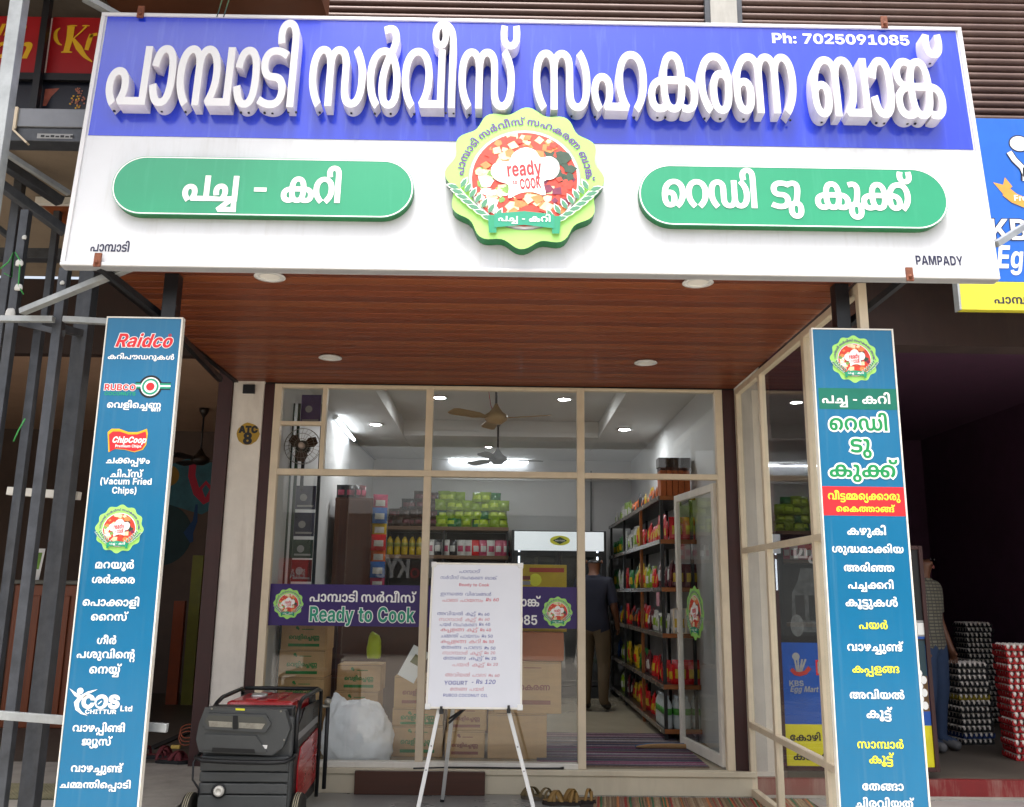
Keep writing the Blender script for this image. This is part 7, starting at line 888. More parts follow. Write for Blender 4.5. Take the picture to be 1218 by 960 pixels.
# --- counter, cartons, bag
bx('counter',atY(440,800,1.7).x-.3,.05,1.6,2.1,0,1.0,mat('counter_brown','#5a2c18',.35,var=.2),label='reddish brown counter behind the cartons inside the shop',cat='counter',bevel=.01)
CART=mat('carton_board','#c29c6c',.75,var=.12,scale=4,stretch=(1,1,6),bump=.06,dirt=.2,dirtcol='#6e5a40'); TAPE=mat('parcel_tape','#a08458',.3); CPR=mat('carton_green_ink','#1f7a34',.7); CPR2=mat('carton_red_ink','#8a4a3c',.7)
def carton(x0,x1,y0,dp,z0,z1,label,ink=0,group='printed cartons stacked behind the window',m=None,word='വെളിച്ചെണ്ണ'):
    t=thing('carton',((x0+x1)/2,y0+dp/2,z0),label,'carton',group); m=m or CART; sk_=random.uniform(-.008,.008); h=z1-z0
    bx('body',x0+sk_,x1+sk_,y0,y0+dp,z0+.0005,z1-.0015,m,t,bevel=.004)
    bx('tape',x0+sk_-.001,x1+sk_+.001,y0+dp/2-.025,y0+dp/2+.025,z1-.002,z1-.0008,TAPE,t)
    one('flap_seam',lambda b:b.box(x0+sk_+.003,x1+sk_-.003,y0-.0012,y0-.0002,z1-.012,z1-.0095,mat('carton_seam','#5e4a30',.8)),t)
    if ink:
        F_=Fr((0,y0-.0015,0),(1,0,0),(0,0,1)); I=CPR if ink==1 else CPR2; wd=x1-x0; cx=(x0+x1)/2+sk_; cz_=(z0+z1)/2
        def pr_(b):
            text(b,F_,word,'B',cx-.33*wd,cx+.33*wd,cz_-.02,.0006,I,sy=1.2,off=.0006); b.rect(F_,cx-.34*wd,cx+.34*wd,cz_-.055*h/.2-.02,cz_-.045*h/.2-.008,.0006,I)
            b.disc(F_,cx-.16*wd,z1-.035,.012,.0006,I,8); b.disc(F_,cx-.13*wd,z1-.045,.008,.0006,I,8); b.rect(F_,cx-.06*wd,cx+.2*wd,z1-.05,z1-.044,.0006,I)
        one('print',pr_,t)
    return t
y0=.42; xA,xB=atY(331,800,y0).x,atY(386,800,y0).x; zs=[0]+[atY(350,v,y0).z for v in (872,839,806,773,741,708)]; zs[0]=.0
for i in range(6): carton(xA,xB,y0+.01*(i%2),.3,zs[i],zs[i+1],'brown carton with green print, %s from the floor in the tall left stack'%ORD[i],1)
y0=.6; xA,xB=atY(400,800,y0).x,atY(452,800,y0).x; zs=[0,.22]+[atY(420,v,y0).z for v in (855,822,790)]; zs=[0,.19,atY(420,855,y0).z,atY(420,822,y0).z,atY(420,790,y0).z]
for i in range(4): carton(xA,xB,y0,.3,zs[i],zs[i+1],'brown carton with green print, %s from the floor in the stack behind the white bag'%ORD[i],1)
y0=.4; xA,xB=atY(467,850,y0).x,atY(527,850,y0).x; zs=[0]+[atY(480,v,y0).z for v in (863,842,804)]
for i in range(3): carton(xA,xB,y0,.3,zs[i],zs[i+1],'brown carton, %s from the floor in the stack right of the white bag'%ORD[i],[1,1,2][i])
y0=.38; xA,xB=atY(530,880,y0).x,atY(577,880,y0).x; zs=[0]+[atY(550,v,y0).z for v in (869,838)]
for i in range(2): carton(xA,xB,y0,.28,zs[i],zs[i+1],'brown carton with red print, %s from the floor behind the easel legs'%['lower','upper'][i],2)
xA,xB=atY(580,880,.36).x,atY(650,880,.36).x; z1=atY(600,849,.36).z
carton(xA,xB,.36,.4,0,z1,'large plain carton on the floor right of the whiteboard',0)
xA2,xB2=atY(588,800,.38).x,atY(668,800,.38).x; z2=atY(640,787,.38).z
carton(xA2,xB2,.38,.4,z1,z2,'large carton with faded red print standing on the plain carton right of the whiteboard',2,word='സഹകരണ')
xA3,xB3=atY(600,770,.4).x,atY(671,770,.4).x; z3=atY(640,752,.4).z
bx('plastic_crate',xA3,xB3,.42,.75,z2+.001,z3,mat('peach_plastic','#c87e5a',.4,var=.08),label='peach brown plastic crate on top of the large cartons under the sticker band',cat='crate',bevel=.012)
y0=.5; q0,q1=atY(607,700,y0),atY(674,672,y0)
yb=thing('yellow_box',((q0.x+q1.x)/2,y0+.1,q0.z),'yellow printed box on the crate behind the right window pane','box')
bx('body',q0.x,q1.x,y0,y0+.22,z3+.001,q1.z,mat('yellow_box_print','#c4a81c',.45,var=.15),yb,bevel=.004)
YF=Fr((0,y0-.001,0),(1,0,0),(0,0,1))
one('print',lambda b:(b.rect(YF,q1.x-.3,q1.x-.02,q1.z-.06,q1.z-.025,.001,mat('dull_red','#b0402c',.5)),b.rect(YF,q0.x+.03,q0.x+.16,q0.z+.03,q0.z+.06,.001,PGREY),b.rect(YF,q0.x+.03,q0.x+.16,q0.z+.07,q0.z+.1,.001,CPR2),b.disc(YF,q0.x+.2,q0.z+.07,.05,.0006,PYEL,18)),yb)
def sphere(nu,nv):
    vs=[Vector((0,0,-1))]+[Vector((math.cos(2*math.pi*i/nu)*math.sin(math.pi*j/nv),math.sin(2*math.pi*i/nu)*math.sin(math.pi*j/nv),-math.cos(math.pi*j/nv))) for j in range(1,nv) for i in range(nu)]+[Vector((0,0,1))]
    fs=[[0,1+(i+1)%nu,1+i] for i in range(nu)]+[[1+j*nu+i,1+j*nu+(i+1)%nu,1+(j+1)*nu+(i+1)%nu,1+(j+1)*nu+i] for j in range(nv-2) for i in range(nu)]
    b0=1+(nv-2)*nu; return vs,fs+[[b0+i,b0+(i+1)%nu,len(vs)-1] for i in range(nu)]
def blob(name,cx,cy,z0,sx,sy,sz,m,label,cat,seed=0,neck=True,detail=4):
    vs,fs=sphere(12*detail,7*detail); out=[]
    for p in vs:
        n1=noise.noise(p*1.6+Vector((seed,0,0)))*.16+noise.noise(p*4+Vector((seed,5,0)))*.06; ridge=abs(noise.noise(Vector((p.x*4+p.z*2,p.y*4,p.z*2.2+seed))))*.13+abs(noise.noise(Vector((p.x*9,p.y*9+p.z*3,p.z*5+seed))))*.06
        q=p*(1+n1-ridge)
        if q.z<-.62: q.z=-.62-(q.z+.62)*.04
        q.x=math.copysign(abs(q.x)**.8,q.x)
        if neck:
            q.x*=1-.12*max(0,q.z); e_=math.exp(-((q.x+.55)**2/.05+(q.y)**2/.12)) if q.z>0 else 0; q.z=q.z*(.86 if q.z>0 else 1)+e_*.42; q.x-=e_*.05
        out.append((cx+q.x*sx,cy+q.y*sy,z0+(q.z+.62)*sz))
    me=bpy.data.meshes.new(name); me.from_pydata(out,[],fs); me.materials.append(m)
    for p in me.polygons: p.use_smooth=True
    o=bpy.data.objects.new(name,me); COL.objects.link(o); return tag(o,label,cat)
bgc=atY(425,865,.22)
blob('plastic_bag',bgc.x,.2,.002,.29,.16,.29,mat('white_plastic_bag','#f2f2f5',.4,var=.06,bump=.9,bscale=11,coat=.15),'full white plastic bag slumped on the floor behind the left window pane','bag',3,True,6)
g=atY(445,768,.7)
blob('green_pouch',g.x,.7,g.z-.1,.06,.04,.13,mat('lime_pouch','#c4dc1c',.3),'crumpled lime green pouch on the counter edge behind the left pane','pouch',9,False,3)
PAPF=Fr(atY(489,788,-.01+.02),(math.cos(R(-28)),0,math.sin(R(-28))),(-math.sin(R(-28)),0,math.cos(R(-28))))
one('taped_paper',lambda b:(b.fbox(PAPF,-.045,.09,-.12,.12,.001,.002,PWHITE),b.poly(PAPF,[(-.01,0),(.06,0),(.07,.06),(.0,.07)],.003,mat('dull_olive','#6a6a30',.6))),label='white paper leaf taped at a tilt inside the left pane beside the whiteboard',cat='paper')
# mats
def ragmat(name,fr,w_,d_,n,cols,label,along=True,seed=1,skew=0):
    rn=random.Random(seed); b=MB(); i=0; x=0
    L_=w_ if along else d_
    while x<L_:
        s=rn.uniform(.006,.02); c=rn.choice(cols); m=mat('rag_'+c.strip('#'),c,.95,var=.3,scale=60,bump=.6,bscale=90); k=10; vs=[];h=rn.uniform(.006,.011)
        for j in range(k+1):
            t_=j/k*(d_ if along else w_); wv=.004*noise.noise(Vector((x*9,t_*6,seed)))*1.5; sh=skew*t_
            for q,hh in ((0,.001),(.5,h),(1,.001)):
                a_=x+wv+q*s+sh; vs.append(fr.p(a_,t_,hh) if along else fr.p(t_,a_,hh))
        fs=[]
        for j in range(k):
            for q in (0,1): f_=(j*3+q,j*3+q+1,j*3+q+4,j*3+q+3); fs.append(f_ if along else f_[::-1])
        b.add(vs,fs,m,True); x+=s*.95
    b.rect(fr,0,w_+ (skew*d_ if skew else 0),0,d_,.0008,mat('rag_backing','#3a342e',.9))
    return b.build(name,label=label,cat='mat')
p0=atZ(683,917,0); p1=atZ(836,914,0); p2=atZ(700,873,0)
ragmat('rag_mat',Fr((p0.x-.25,max(.06,p0.y),0.0005),(1,0,0),(0,1,0)),p1.x-p0.x+.3,p2.y-max(.06,p0.y),0,['#6a6470','#3c3848','#8a8088','#7a2f58','#4a4a58','#6e5c50','#a09a98','#2c3048','#5c2040','#54505c','#403c44'],'dark striped rag mat on the shop floor inside the open door',False,5)
ragmat('rag_mat',Fr((atZ(690,960,-.165).x,-1.15,-.1645),(1,0,0),(0,1,0)),1.5,1.02,0,['#9a8468','#8a7258','#a8957a','#7c6a50','#b09c80','#a04038','#3c7050','#c07848','#8c6c5c','#6a5646','#9c8064'],'tan rag mat with red and green stripes outside the shop step',True,6,.12)
F_=Fr((atZ(757,892,0).x,atZ(757,892,0).y,.012),(1,.12,0),(-.12,1,0))
one('folded_cloth',lambda b:[b.tube([F_.p(x,y_+.02*math.sin(x*9),.012) for x in (0,.1,.2,.3,.4,.5)],[.006,.018,.02,.022,.02,.012],m,7) for y_,m in ((0,mat('cloth_tan','#a8845a',.9,bump=.4)),(.035,mat('cloth_blue','#46688c',.9,bump=.4)))],label='tan and blue rolled cloth lying on the dark rag mat by the door',cat='cloth')
# ================================================================ PEOPLE
def person(loc,rz,label,shirt,trousers,shoe,skin,hair,plaid=False,H=1.7,arm=0.0):
    """one continuous skinned body; shirt, trousers, shoes and hair are cut from its surface"""
    t=thing('person',loc,label,'person'); s=H/1.7
    J={'pelvis':(0,0,.93,.13),'spine':(0,.01,1.1,.125),'chest':(0,.01,1.3,.15),'neckbase':(0,.02,1.43,.085),'neckmid':(0,.01,1.49,.056),'chin':(0,-.01,1.56,.075),'skull':(0,-.015,1.63,.088)}
    E=[('pelvis','spine'),('spine','chest'),('chest','neckbase'),('neckbase','neckmid'),('neckmid','chin'),('chin','skull')]
    for sd,n in ((-1,'l'),(1,'r')):
        J['hip'+n]=(sd*.09,0,.88,.105); J['kne'+n]=(sd*.1,-.015,.49,.066); J['cal'+n]=(sd*.1,.01,.36,.06); J['ank'+n]=(sd*.1,.02,.09,.042); J['foottip'+n]=(sd*.12,-.14,.035,.036)
        E+=[('pelvis','hip'+n),('hip'+n,'kne'+n),('kne'+n,'cal'+n),('cal'+n,'ank'+n),('ank'+n,'foottip'+n)]
        J['sho'+n]=(sd*.17,.015,1.38,.066); J['elb'+n]=(sd*.235,.03,1.1,.044); J['wri'+n]=(sd*.23,-.06-arm,.87+arm*1.2,.028); J['pal'+n]=(sd*.225,-.085-arm*1.3,.80+arm*1.4,.034)
        E+=[('chest','sho'+n),('sho'+n,'elb'+n),('elb'+n,'wri'+n),('wri'+n,'pal'+n)]
        for k in range(4):
            J['f%d%s'%(k,n)]=(sd*.225+sd*.004,-.115-arm*1.3+.02*k-.0,.76+arm*1.4,.0095); J['g%d%s'%(k,n)]=(sd*.215,-.118-arm*1.3+.02*k,.715+arm*1.4+.006*abs(k-1.3),.008)
            E+=[('pal'+n,'f%d%s'%(k,n)),('f%d%s'%(k,n),'g%d%s'%(k,n))]
        J['th'+n]=(sd*.2,-.135-arm*1.3,.80+arm*1.4,.011); E.append(('pal'+n,'th'+n))
    ks=list(J); me=bpy.data.meshes.new('body'); me.from_pydata([Vector(J[k][:3])*s for k in ks],[(ks.index(a),ks.index(b)) for a,b in E],[]); tmp=bpy.data.objects.new('tmp',me); COL.objects.link(tmp)
    md=tmp.modifiers.new('s','SKIN')
    for i,k in enumerate(ks): me.skin_vertices[0].data[i].radius=(J[k][3]*s*(1.0 if k not in('chest','spine','pelvis') else 1.12),J[k][3]*s*(.82 if k in('chest','spine','pelvis') else 1))
    me.skin_vertices[0].data[0].use_root=True
    sb=tmp.modifiers.new('u','SUBSURF'); sb.levels=2; sb.render_levels=2
    dg=bpy.context.evaluated_depsgraph_get(); me2=bpy.data.meshes.new_from_object(tmp.evaluated_get(dg)); bpy.data.objects.remove(tmp)
    for v in me2.vertices:   # nose and brow, flattened back of the head
        c=v.co/s
        if c.z>1.5 and c.y<-.07:
            v.co.y-=s*.018*max(0,1-abs(c.x)/.022)*max(0,1-abs(c.z-1.595)/.03)
            v.co.y+=s*.008*max(0,1-abs(abs(c.x)-.032)/.016)*max(0,1-abs(c.z-1.625)/.014)
    def cut(nm,test,m,infl=0):
        b=MB(); mp={}; 
        for p in me2.polygons:
            c=p.center/s
            if test(c):
                q=[]
                for i in p.vertices:
                    if i not in mp: mp[i]=len(b.v); v=me2.vertices[i]; b.v.append(tuple(v.co+v.normal*infl+t.location))
                    q.append(mp[i])
                b.f.append(q); b.m.append(0); b.sm.append(True)
        b.mats=[m]; return b.build(nm,t)
    SK=mat('skin_'+skin.strip('#'),skin,.5,var=.08)
    body=cut('body',lambda c:True,SK)
    sleeve_z=1.16
    cut('shirt',lambda c:c.z<1.46 and ((c.z>.86 and abs(c.x)<.2) or (c.z>sleeve_z and abs(c.x)>=.16)),shirt,.012)
    cut('trousers',lambda c:.08<c.z<.9 and abs(c.x)<.19,trousers,.011)
    cut('shoes',lambda c:c.z<.1,shoe,.008)
    cut('hair',lambda c:c.z>1.6 and (c.y>.0 or c.z>1.665),hair,.012)
    e=MB()
    for sd in (-1,1): e.lathe(Fr(t.location+Vector((sd*.031*s,-.094*s,1.622*s)),(1,0,0),(0,0,1)),[(.0,0.0),(.012,.001),(.009,.005),(0,.007)],mat('eye_dark','#1a1210',.2),10)
    e.build('eyes',t); e=MB(); e.lathe(Fr(t.location+Vector((0,-.097*s,1.557*s)),(1,0,0),(0,0,1)),[(0,0),(.02,.0),(.012,.004),(0,.005)],mat('lips','#7a4038',.5),10); e.build('mouth',t)
    e=MB()
    for sd in (-1,1): e.lathe(Fr(t.location+Vector((sd*.086*s,.0,1.61*s)),(0,1,0),(0,0,1)),[(0,.012*sd),(.018,.01*sd),(.022,0),(.01,-.01*sd)],SK,10)
    e.build('ears',t)
    t.rotation_euler=(0,0,rz); return t
PLAID=mat('plaid_shirt','#6a6250',.8,var=.1)
n_=PLAID.node_tree; tc=n_.nodes.new('ShaderNodeTexCoord'); ck=n_.nodes.new('ShaderNodeTexBrick'); ck.inputs['Scale'].default_value=9; ck.inputs['Color1'].default_value=(.14,.13,.09,1); ck.inputs['Color2'].default_value=(.2,.19,.14,1); ck.inputs['Mortar'].default_value=(.06,.055,.05,1); ck.inputs['Mortar Size'].default_value=.05; ck.offset=0
mp_=n_.nodes.new('ShaderNodeMapping'); mp_.inputs['Rotation'].default_value=(R(90),0,0); n_.links.new(tc.outputs['Object'],mp_.inputs[0]); n_.links.new(mp_.outputs[0],ck.inputs[0]); n_.links.new(ck.outputs[0],n_.nodes['Principled BSDF'].inputs['Base Color'])
pp=atZ(708,846,0)
person(Vector((pp.x,pp.y,.003)),R(160),'person in a navy shirt and khaki trousers standing in the aisle behind the open door',mat('navy_shirt','#161a2c',.8,var=.15),mat('khaki_trousers','#5a4c38',.85,var=.15),BLACK,'#6a4430',mat('hair_black','#0e0c0c',.5),H=1.66,arm=.06)
# ================================================================ EASEL + WHITEBOARD
wb0=atY(505.5,843,-1.13); wt=.61; yb_,yt_=-1.13,-.94
e0=atY(506,843,yb_); e1=atY(621,842,yb_); tp=atY(507,669,yt_)
BFr=Fr(e0,(1,.0,0),(tp-e0)); bw=e1.x-e0.x; bh=(tp.z-e0.z)/BFr.y.z
wbd=thing('whiteboard',((e0.x+e1.x)/2,yb_,e0.z),'white menu board with handwritten blue and red price list standing on a tripod easel','whiteboard')
WBM=mat('whiteboard_face','#d9dbe2',.22,var=.04,scale=2,coat=.3)
one('panel',lambda b:b.fbox(BFr,.012,bw-.012,.012,bh-.012,-.012,0,WBM),wbd)
for a in ((0,bw,0,.0118),(0,bw,bh-.0118,bh),(0,.0118,.0119,bh-.0119),(bw-.0118,bw,.0119,bh-.0119)): one('frame_strip',lambda b:b.fbox(BFr,*a,-.015,.005,ALUW),wbd,bevel=.002)
for x,y in ((0,0),(bw,0),(0,bh),(bw,bh)):
    one('corner_cap',lambda b:b.fbox(BFr,(x-.004 if x==0 else x-.03),(x+.03 if x==0 else x+.004),(y-.004 if y==0 else y-.03),(y+.03 if y==0 else y+.004),-.017,.008,mat('cap_white','#e2e2e0',.4)),wbd,bevel=.004)
HB=mat('marker_blue','#1a3296',.6,var=.3,scale=50); HR=mat('marker_red','#cc1c3c',.6,var=.3,scale=50); HR2=mat('marker_faint_red','#c87080',.6,var=.2,scale=50); HV=mat('marker_violet','#4a50a0',.6,var=.3,scale=50)
def hand(s,u0,u1,v,m,st='C'):
    sl_=random.uniform(.02,.22); v+=random.uniform(-.5,.5)
    def f(b):
        a=BFr.px(u0,v); c=BFr.px(u1,v+.01*(u1-u0)); text(b,BFr,s,st,a[0],c[0],a[1],.0008+.0001,m,body=.017 if st=='C' else None,sy=1.0,off=.0001 if st=='C' else -.0006,sp=300,shear=sl_)
    one('handwriting',f,wbd)
hand('പാമ്പാടി',546,570,681.5,HB); hand('സർവീസ് സഹകരണ ബാങ്ക്',524,591,688.5,HB); hand('Ready to Cook',546,582,697,HR,'L'); hand('ഇന്നത്തെ വിഭവങ്ങൾ',524,584,708,HB); hand('പാലട പായസം -',526,574,715.5,HR); hand('Rs 60',578,593,715.5,HR,'L')
rows=[('അവിയൽ കൂട്ട് -',520,566,732,'Rs 60',HB),('സാമ്പാർ കൂട്ട് -',522,566,738.5,'Rs 60',HR2),('പയർ സഹകരണ -',523,567,744.5,'Rs 40',HB),('കപ്പളങ്ങ കൂട്ട് -',524,568,751,'Rs 40',HR),('ചമ്മന്തി പായസം -',524,570,758,'Rs 50',HB),('കപ്പളങ്ങ കറി -',524,571,765,'Rs 50',HR),('തേങ്ങ പാലട -',525,573,772,'Rs 50',HB),('സാമ്പാർ കൂട്ട് -',526,573,778.5,'Rs 20',HR2),('തേങ്ങ കൂട്ട് -',527,574,784.5,'Rs 20',HB),('പയർ കൂട്ട് -',538,576,792,'Rs 20',HR2),('അവിയൽ പാലട -',529,578,805,'Rs 60',HR2)]
for s,u0,u1,v,pr_,m in rows: hand(s,u0,u1,v,m); hand(pr_,u1+3,u1+16,v+.3,m,'L')
hand('YOGURT',528,556,815,HV,'L'); hand('- Rs 120',566,589,814,HV,'L'); hand('തേങ്ങ പയർ',535,575,821,HR2); hand('RUBCO COCONUT OIL',527,580,829,HV,'L')
es=thing('easel',((e0.x+e1.x)/2,-1.0,-.165),'white tube tripod easel with black clips holding the menu board','easel')
LEG=mat('easel_white','#d4d4d2',.35,var=.08)
ctr=(e0.x+e1.x)/2
def leg(p,q): 
    l=one('leg',lambda b:b.bar(p,q,.024,.024,LEG,up=(0,1,0)),es,bevel=.003); d=(Vector(q)-Vector(p)).normalized()
    one('foot',lambda b:b.bar(Vector(q)-d*.03,Vector(q)+d*.004,.029,.029,BLACK,up=(0,1,0)),l); one('hole',lambda b:[b.lathe(Fr(Vector(p)+(Vector(q)-Vector(p))*t_+Vector((0,-.013,0)),(1,0,0),(0,0,1)),[(.004,.0),(.004,.001),(0,.001)],BLACK,8) for t_ in (.45,.6)],l)
a1=atY(523,840,-1.09); a2=atY(603,838,-1.09); 
k1=atY(498,958,-1.19); k2=atY(633,955,-1.19)
def ext(a,c,z): t_=(z-a.z)/(c.z-a.z); return a+(c-a)*t_
leg(ext(k1,a1,.72),ext(a1,k1,-.161)); leg(ext(k2,a2,.72),ext(a2,k2,-.161)); leg(atY(543,842,-.94)+Vector((-.01,-.02,.12)),atZ(526,953,-.162))
one('spreader',lambda b:(b.bar(atY(534,860,-1.0),atY(553,843,-1.07),.012,.012,BLACK),b.bar(atY(534,855,-.98),atY(548,846,-1.05),.008,.012,BLACK)),es)
for u,v in ((525,843),(605,842)):
    c=atY(u,v,yb_-.012); one('clip',lambda b:(b.box(c.x-.012,c.x+.012,c.y-.012,c.y+.03,c.z-.03,c.z-.006,BLACK),b.box(c.x-.008,c.x+.008,c.y-.016,c.y-.004,c.z-.0055,c.z+.016,BLACK)),es,bevel=.002)
# brown board leaning against the step, cable
q0,q1=atY(421,946,-.11),atY(577,918,-.11)
bx('brown_board',q0.x,q1.x,-.125,-.1,-.164,q1.z,mat('board_brown','#4a2a1c',.5,var=.25,stretch=(.6,16,16),scale=3),label='dark brown wooden board lying against the cream step below the window',cat='board',bevel=.004)
one('cable',lambda b:b.tube([atZ(492,914,.05),Vector((-.35,-.07,.012)),Vector((-.1,-.068,.012)),Vector((.25,-.07,.011)),Vector((.43,-.065,.012)),Vector((.46,-.06,.014))],[.006]*5+[.01],BLACK,6),label='black cable lying along the bottom rail of the right window pane',cat='cable')
# ================================================================ SANDALS
def sandal(name,loc,rz,sole,strap,label,cat='sandal',cross=True,group=None,L_=.26,bulk=1):
    t=thing(name,loc,label,cat,group); f=Fr(loc,(math.cos(rz),math.sin(rz),0),(-math.sin(rz),math.cos(rz),0)); o=[]
    for k in range(24):
        a=2*math.pi*k/24; x=L_/2*math.cos(a); w_=.048+.01*math.cos(a)-.008*math.sin(a*1)**2*(1 if abs(math.cos(a))<.4 else 0); o.append((x,w_*math.sin(a)*1.0))
    one('sole',lambda b:(b.poly(f,o,.028,strap,.012,sole),b.poly(f,[(x*1.02,y*1.05) for x,y in o],.0155,sole,.0155)),t,bevel=.003)
    def arch(x0_,x1_,w_,h,dyy=0):
        def g(b):
            n=10; vs=[]
            for i in range(n+1):
                a=math.pi*i/n; 
                for e_ in (-w_/2,w_/2):
                    tt=i/n; xx=x0_+(x1_-x0_)*tt+e_; vs.append(f.p(xx,math.cos(a)*.052,.026+h*math.sin(a)))
                for e_ in (w_/2,-w_/2):
                    xx=x0_+(x1_-x0_)*tt+e_; vs.append(f.p(xx,math.cos(a)*.048,.026+(h-.005)*math.sin(a)))
            fs=[]
            for i in range(n):
                for k in range(4): fs.append((i*4+k,i*4+(k+1)%4,(i+1)*4+(k+1)%4,(i+1)*4+k))
            b.add(vs,fs,strap,True)
        return one('strap',g,t)
    arch(.0,.08,.03,.05*bulk); arch(.08,.0,.03,.056*bulk); arch(.05,.05,.022,.045*bulk)
    if cross: arch(-.06,-.1,.02,.06*bulk); arch(-.1,-.1,.018,.045*bulk)
    return t
TAN=mat('tan_leather','#8a6a34',.6,var=.25,bump=.2); DBR=mat('dark_rubber','#2a201a',.7); DRED=mat('maroon_fabric','#5c1a22',.8,var=.25,bump=.3)
zp=-.164
def on_floor(u,v,z): p=atZ(u,v,z); p.z=z+.0005; return p
sandal('sandal',on_floor(686,955,zp),R(172),DBR,TAN,'tan crossed strap sandal, right one of the pair at the foot of the step',group='tan sandals by the easel',bulk=1.15)
sandal('sandal',on_floor(668,957,zp),R(175),DBR,TAN,'tan crossed strap sandal, left one of the pair at the foot of the step',group='tan sandals by the easel',bulk=1.15)
sandal('sandal',on_floor(637,951,zp),R(150),mat('grey_sole','#5c5448',.7),mat('olive_strap','#6a5a3a',.7),'small olive brown strap sandal lying beside the right easel leg',L_=.22)
# ================================================================ GENERATOR
GY=-1.27; gf=lambda u,v,y=GY: atY(u,v,y)
GX0,GX1=gf(235,930).x,gf(345,930).x; gt=thing('portable_generator',((GX0+GX1)/2,GY+.35,-.165),'dark grey and red portable generator on two wheels in front of the white pillar','generator')
GD=mat('generator_grey','#4c4e4e',.5,var=.08,bump=.15,bscale=300); GB=mat('generator_black','#18191b',.38,var=.1); GR=mat('generator_red','#b0101c',.28,var=.05,coat=.5); GM=mat('bare_metal','#a8a498',.4,metal=.5,var=.3,scale=30); GYB=-.52
Fg=Fr((0,GY,0),(1,0,0),(0,0,1)); gz=lambda v:gf(290,v).z; gx=lambda u:gf(u,900).x
one('lower_casing',lambda b:(b.box(GX0+.004,GX1-.002,GY+.02,GYB,-.08,.5,GD)),gt,bevel=.02)
zt_,zb_=gz(897),-.1
rz=[zb_,gz(945),gz(931),gz(918),gz(905),zt_-.008]
for i in range(5): one('front_ridge',lambda b:b.box(GX0+.01,GX1-.012,GY-.008-.004*(i%2),GY+.0195,rz[i]+.004,rz[i+1]-.003,GD),gt,bevel=.006)
cowl=[Fg.px(u,v) for u,v in ((247,840),(341,844),(347,866),(338,888),(326,897),(240,893),(236,878),(240,858))]
one('front_cowl',lambda b:b.poly(Fg,cowl,.045,GD,.07),gt,bevel=.012)
hexo=[Fg.px(u,v,.05) for u,v in ((247,848),(317,850),(323,861),(316,871),(246,867),(240,858))]
lou=one('louvre_surround',lambda b:b.poly(Fg,hexo,.062,GD,.016),gt,bevel=.004)
hexi=[Fg.px(u,v,.05) for u,v in ((249,850.5),(314,852.5),(319,860.5),(313,867.5),(249,864),(244,858))]
one('louvre',lambda b:(b.poly(Fg,hexi,.0635,mat('louvre_dark','#5a5a54',.6,metal=.3)),[b.poly(Fg,[Fg.px(u,v,.05) for u,v in q],.0645,GM) for q in (((249,857),(277,858.5),(277,865),(250,864)),((285,859),(316,860.5),(312,867),(285,865.5)))],b.poly(Fg,[Fg.px(u,v,.05) for u,v in ((278,851),(284,851),(284,867),(278,867))],.066,GB)),lou)
low=[Fg.px(u,v,.045) for u,v in ((245,873),(305,875),(318,895),(238,891))]
one('cowl_face',lambda b:b.poly(Fg,low,.055,GD,.009),gt,bevel=.003)
lowr=[Fg.px(u,v,.05) for u,v in ((253,889),(303,891),(304,896),(252,894))]
one('handle_slot',lambda b:b.poly(Fg,lowr,.0565,GB),gt)
one('badge_plate',lambda b:b.poly(Fg,[Fg.px(u,v,.05) for u,v in ((280,842.5),(291,843),(291,845.5),(280,845))],.0465,PYEL),gt)
kx,kz=Fg.px(261,940); one('socket',lambda b:(b.lathe(Fr(Fg.p(kx,kz,.012),Fg.x,Fg.y),[(.042,0),(.042,.006),(.034,.008)],GB,20),b.lathe(Fr(Fg.p(kx+.004,kz,.019),Fg.x,Fg.y),[(.03,0),(.03,.012),(.022,.02),(.014,.02),(.014,.012),(0,.012)],ALUW,20)),gt)
zz=gz(901.5); one('lift_handle',lambda b:b.tube([(GX0-.01,GY+.12,zz+.03),(GX0-.02,GY-.0,zz),(GX0+.04,GY-.06,zz-.005),(GX0+.2,GY-.075,zz-.01),(GX1-.12,GY-.075,zz-.012),(GX1-.03,GY-.06,zz-.01),(GX1+.01,GY+.0,zz+.002),(GX1+.005,GY+.12,zz+.03)],.013,GB,10),gt)
ztp=gz(842)
tk=one('fuel_tank',lambda b:b.box(GX0+.09,GX1-.03,GY+.12,GYB-.16,ztp-.09,ztp+.025,GR),gt,bevel=.03)
for xx in (GX0+.2,GX0+.33): one('tank_ridge',lambda b:b.box(xx,xx+.07,GY+.16,GYB-.2,ztp+.0255,ztp+.034,GR),tk,bevel=.004)
cpx=gf(307,838,-1.0).x; one('fuel_cap',lambda b:b.lathe(Fr((cpx,-.98,ztp+.026),(1,0,0),(0,1,0)),[(.05,0),(.05,.018),(.042,.026),(0,.028)],mat('chrome_cap','#c4c4c0',.3,metal=.7),20),tk)
one('top_cover',lambda b:b.box(GX0+.03,GX1-.01,GY+.04,GY+.115,ztp-.1,ztp+.006,GB),gt,bevel=.012); one('top_cover',lambda b:b.box(GX0+.05,GX1-.02,GYB-.15,GYB-.01,ztp-.09,ztp+.01,GB),gt,bevel=.012)
for (xx,yy) in ((GX0+.02,1),(GX1+.01,1)):
    one('frame_tube',lambda b:b.tube([(xx,GY+.05,zz+.02),(xx,GY+.05,ztp-.06),(xx+(.03 if xx<GX0+.1 else 0),GY+.1,ztp+.018),(xx+(.03 if xx<GX0+.1 else 0),GY+.2,ztp+.038),(xx+(.02 if xx<GX0+.1 else 0),GYB-.1,ztp+.042),(xx,GYB,ztp+.025),(xx,GYB+.02,ztp-.1),(xx,GYB+.02,-.1)],.013,GB,9),gt)
one('frame_tube',lambda b:b.tube([(GX0+.05,GYB-.05,ztp+.042),(GX1+.0,GYB-.05,ztp+.042)],.013,GB,9),gt)
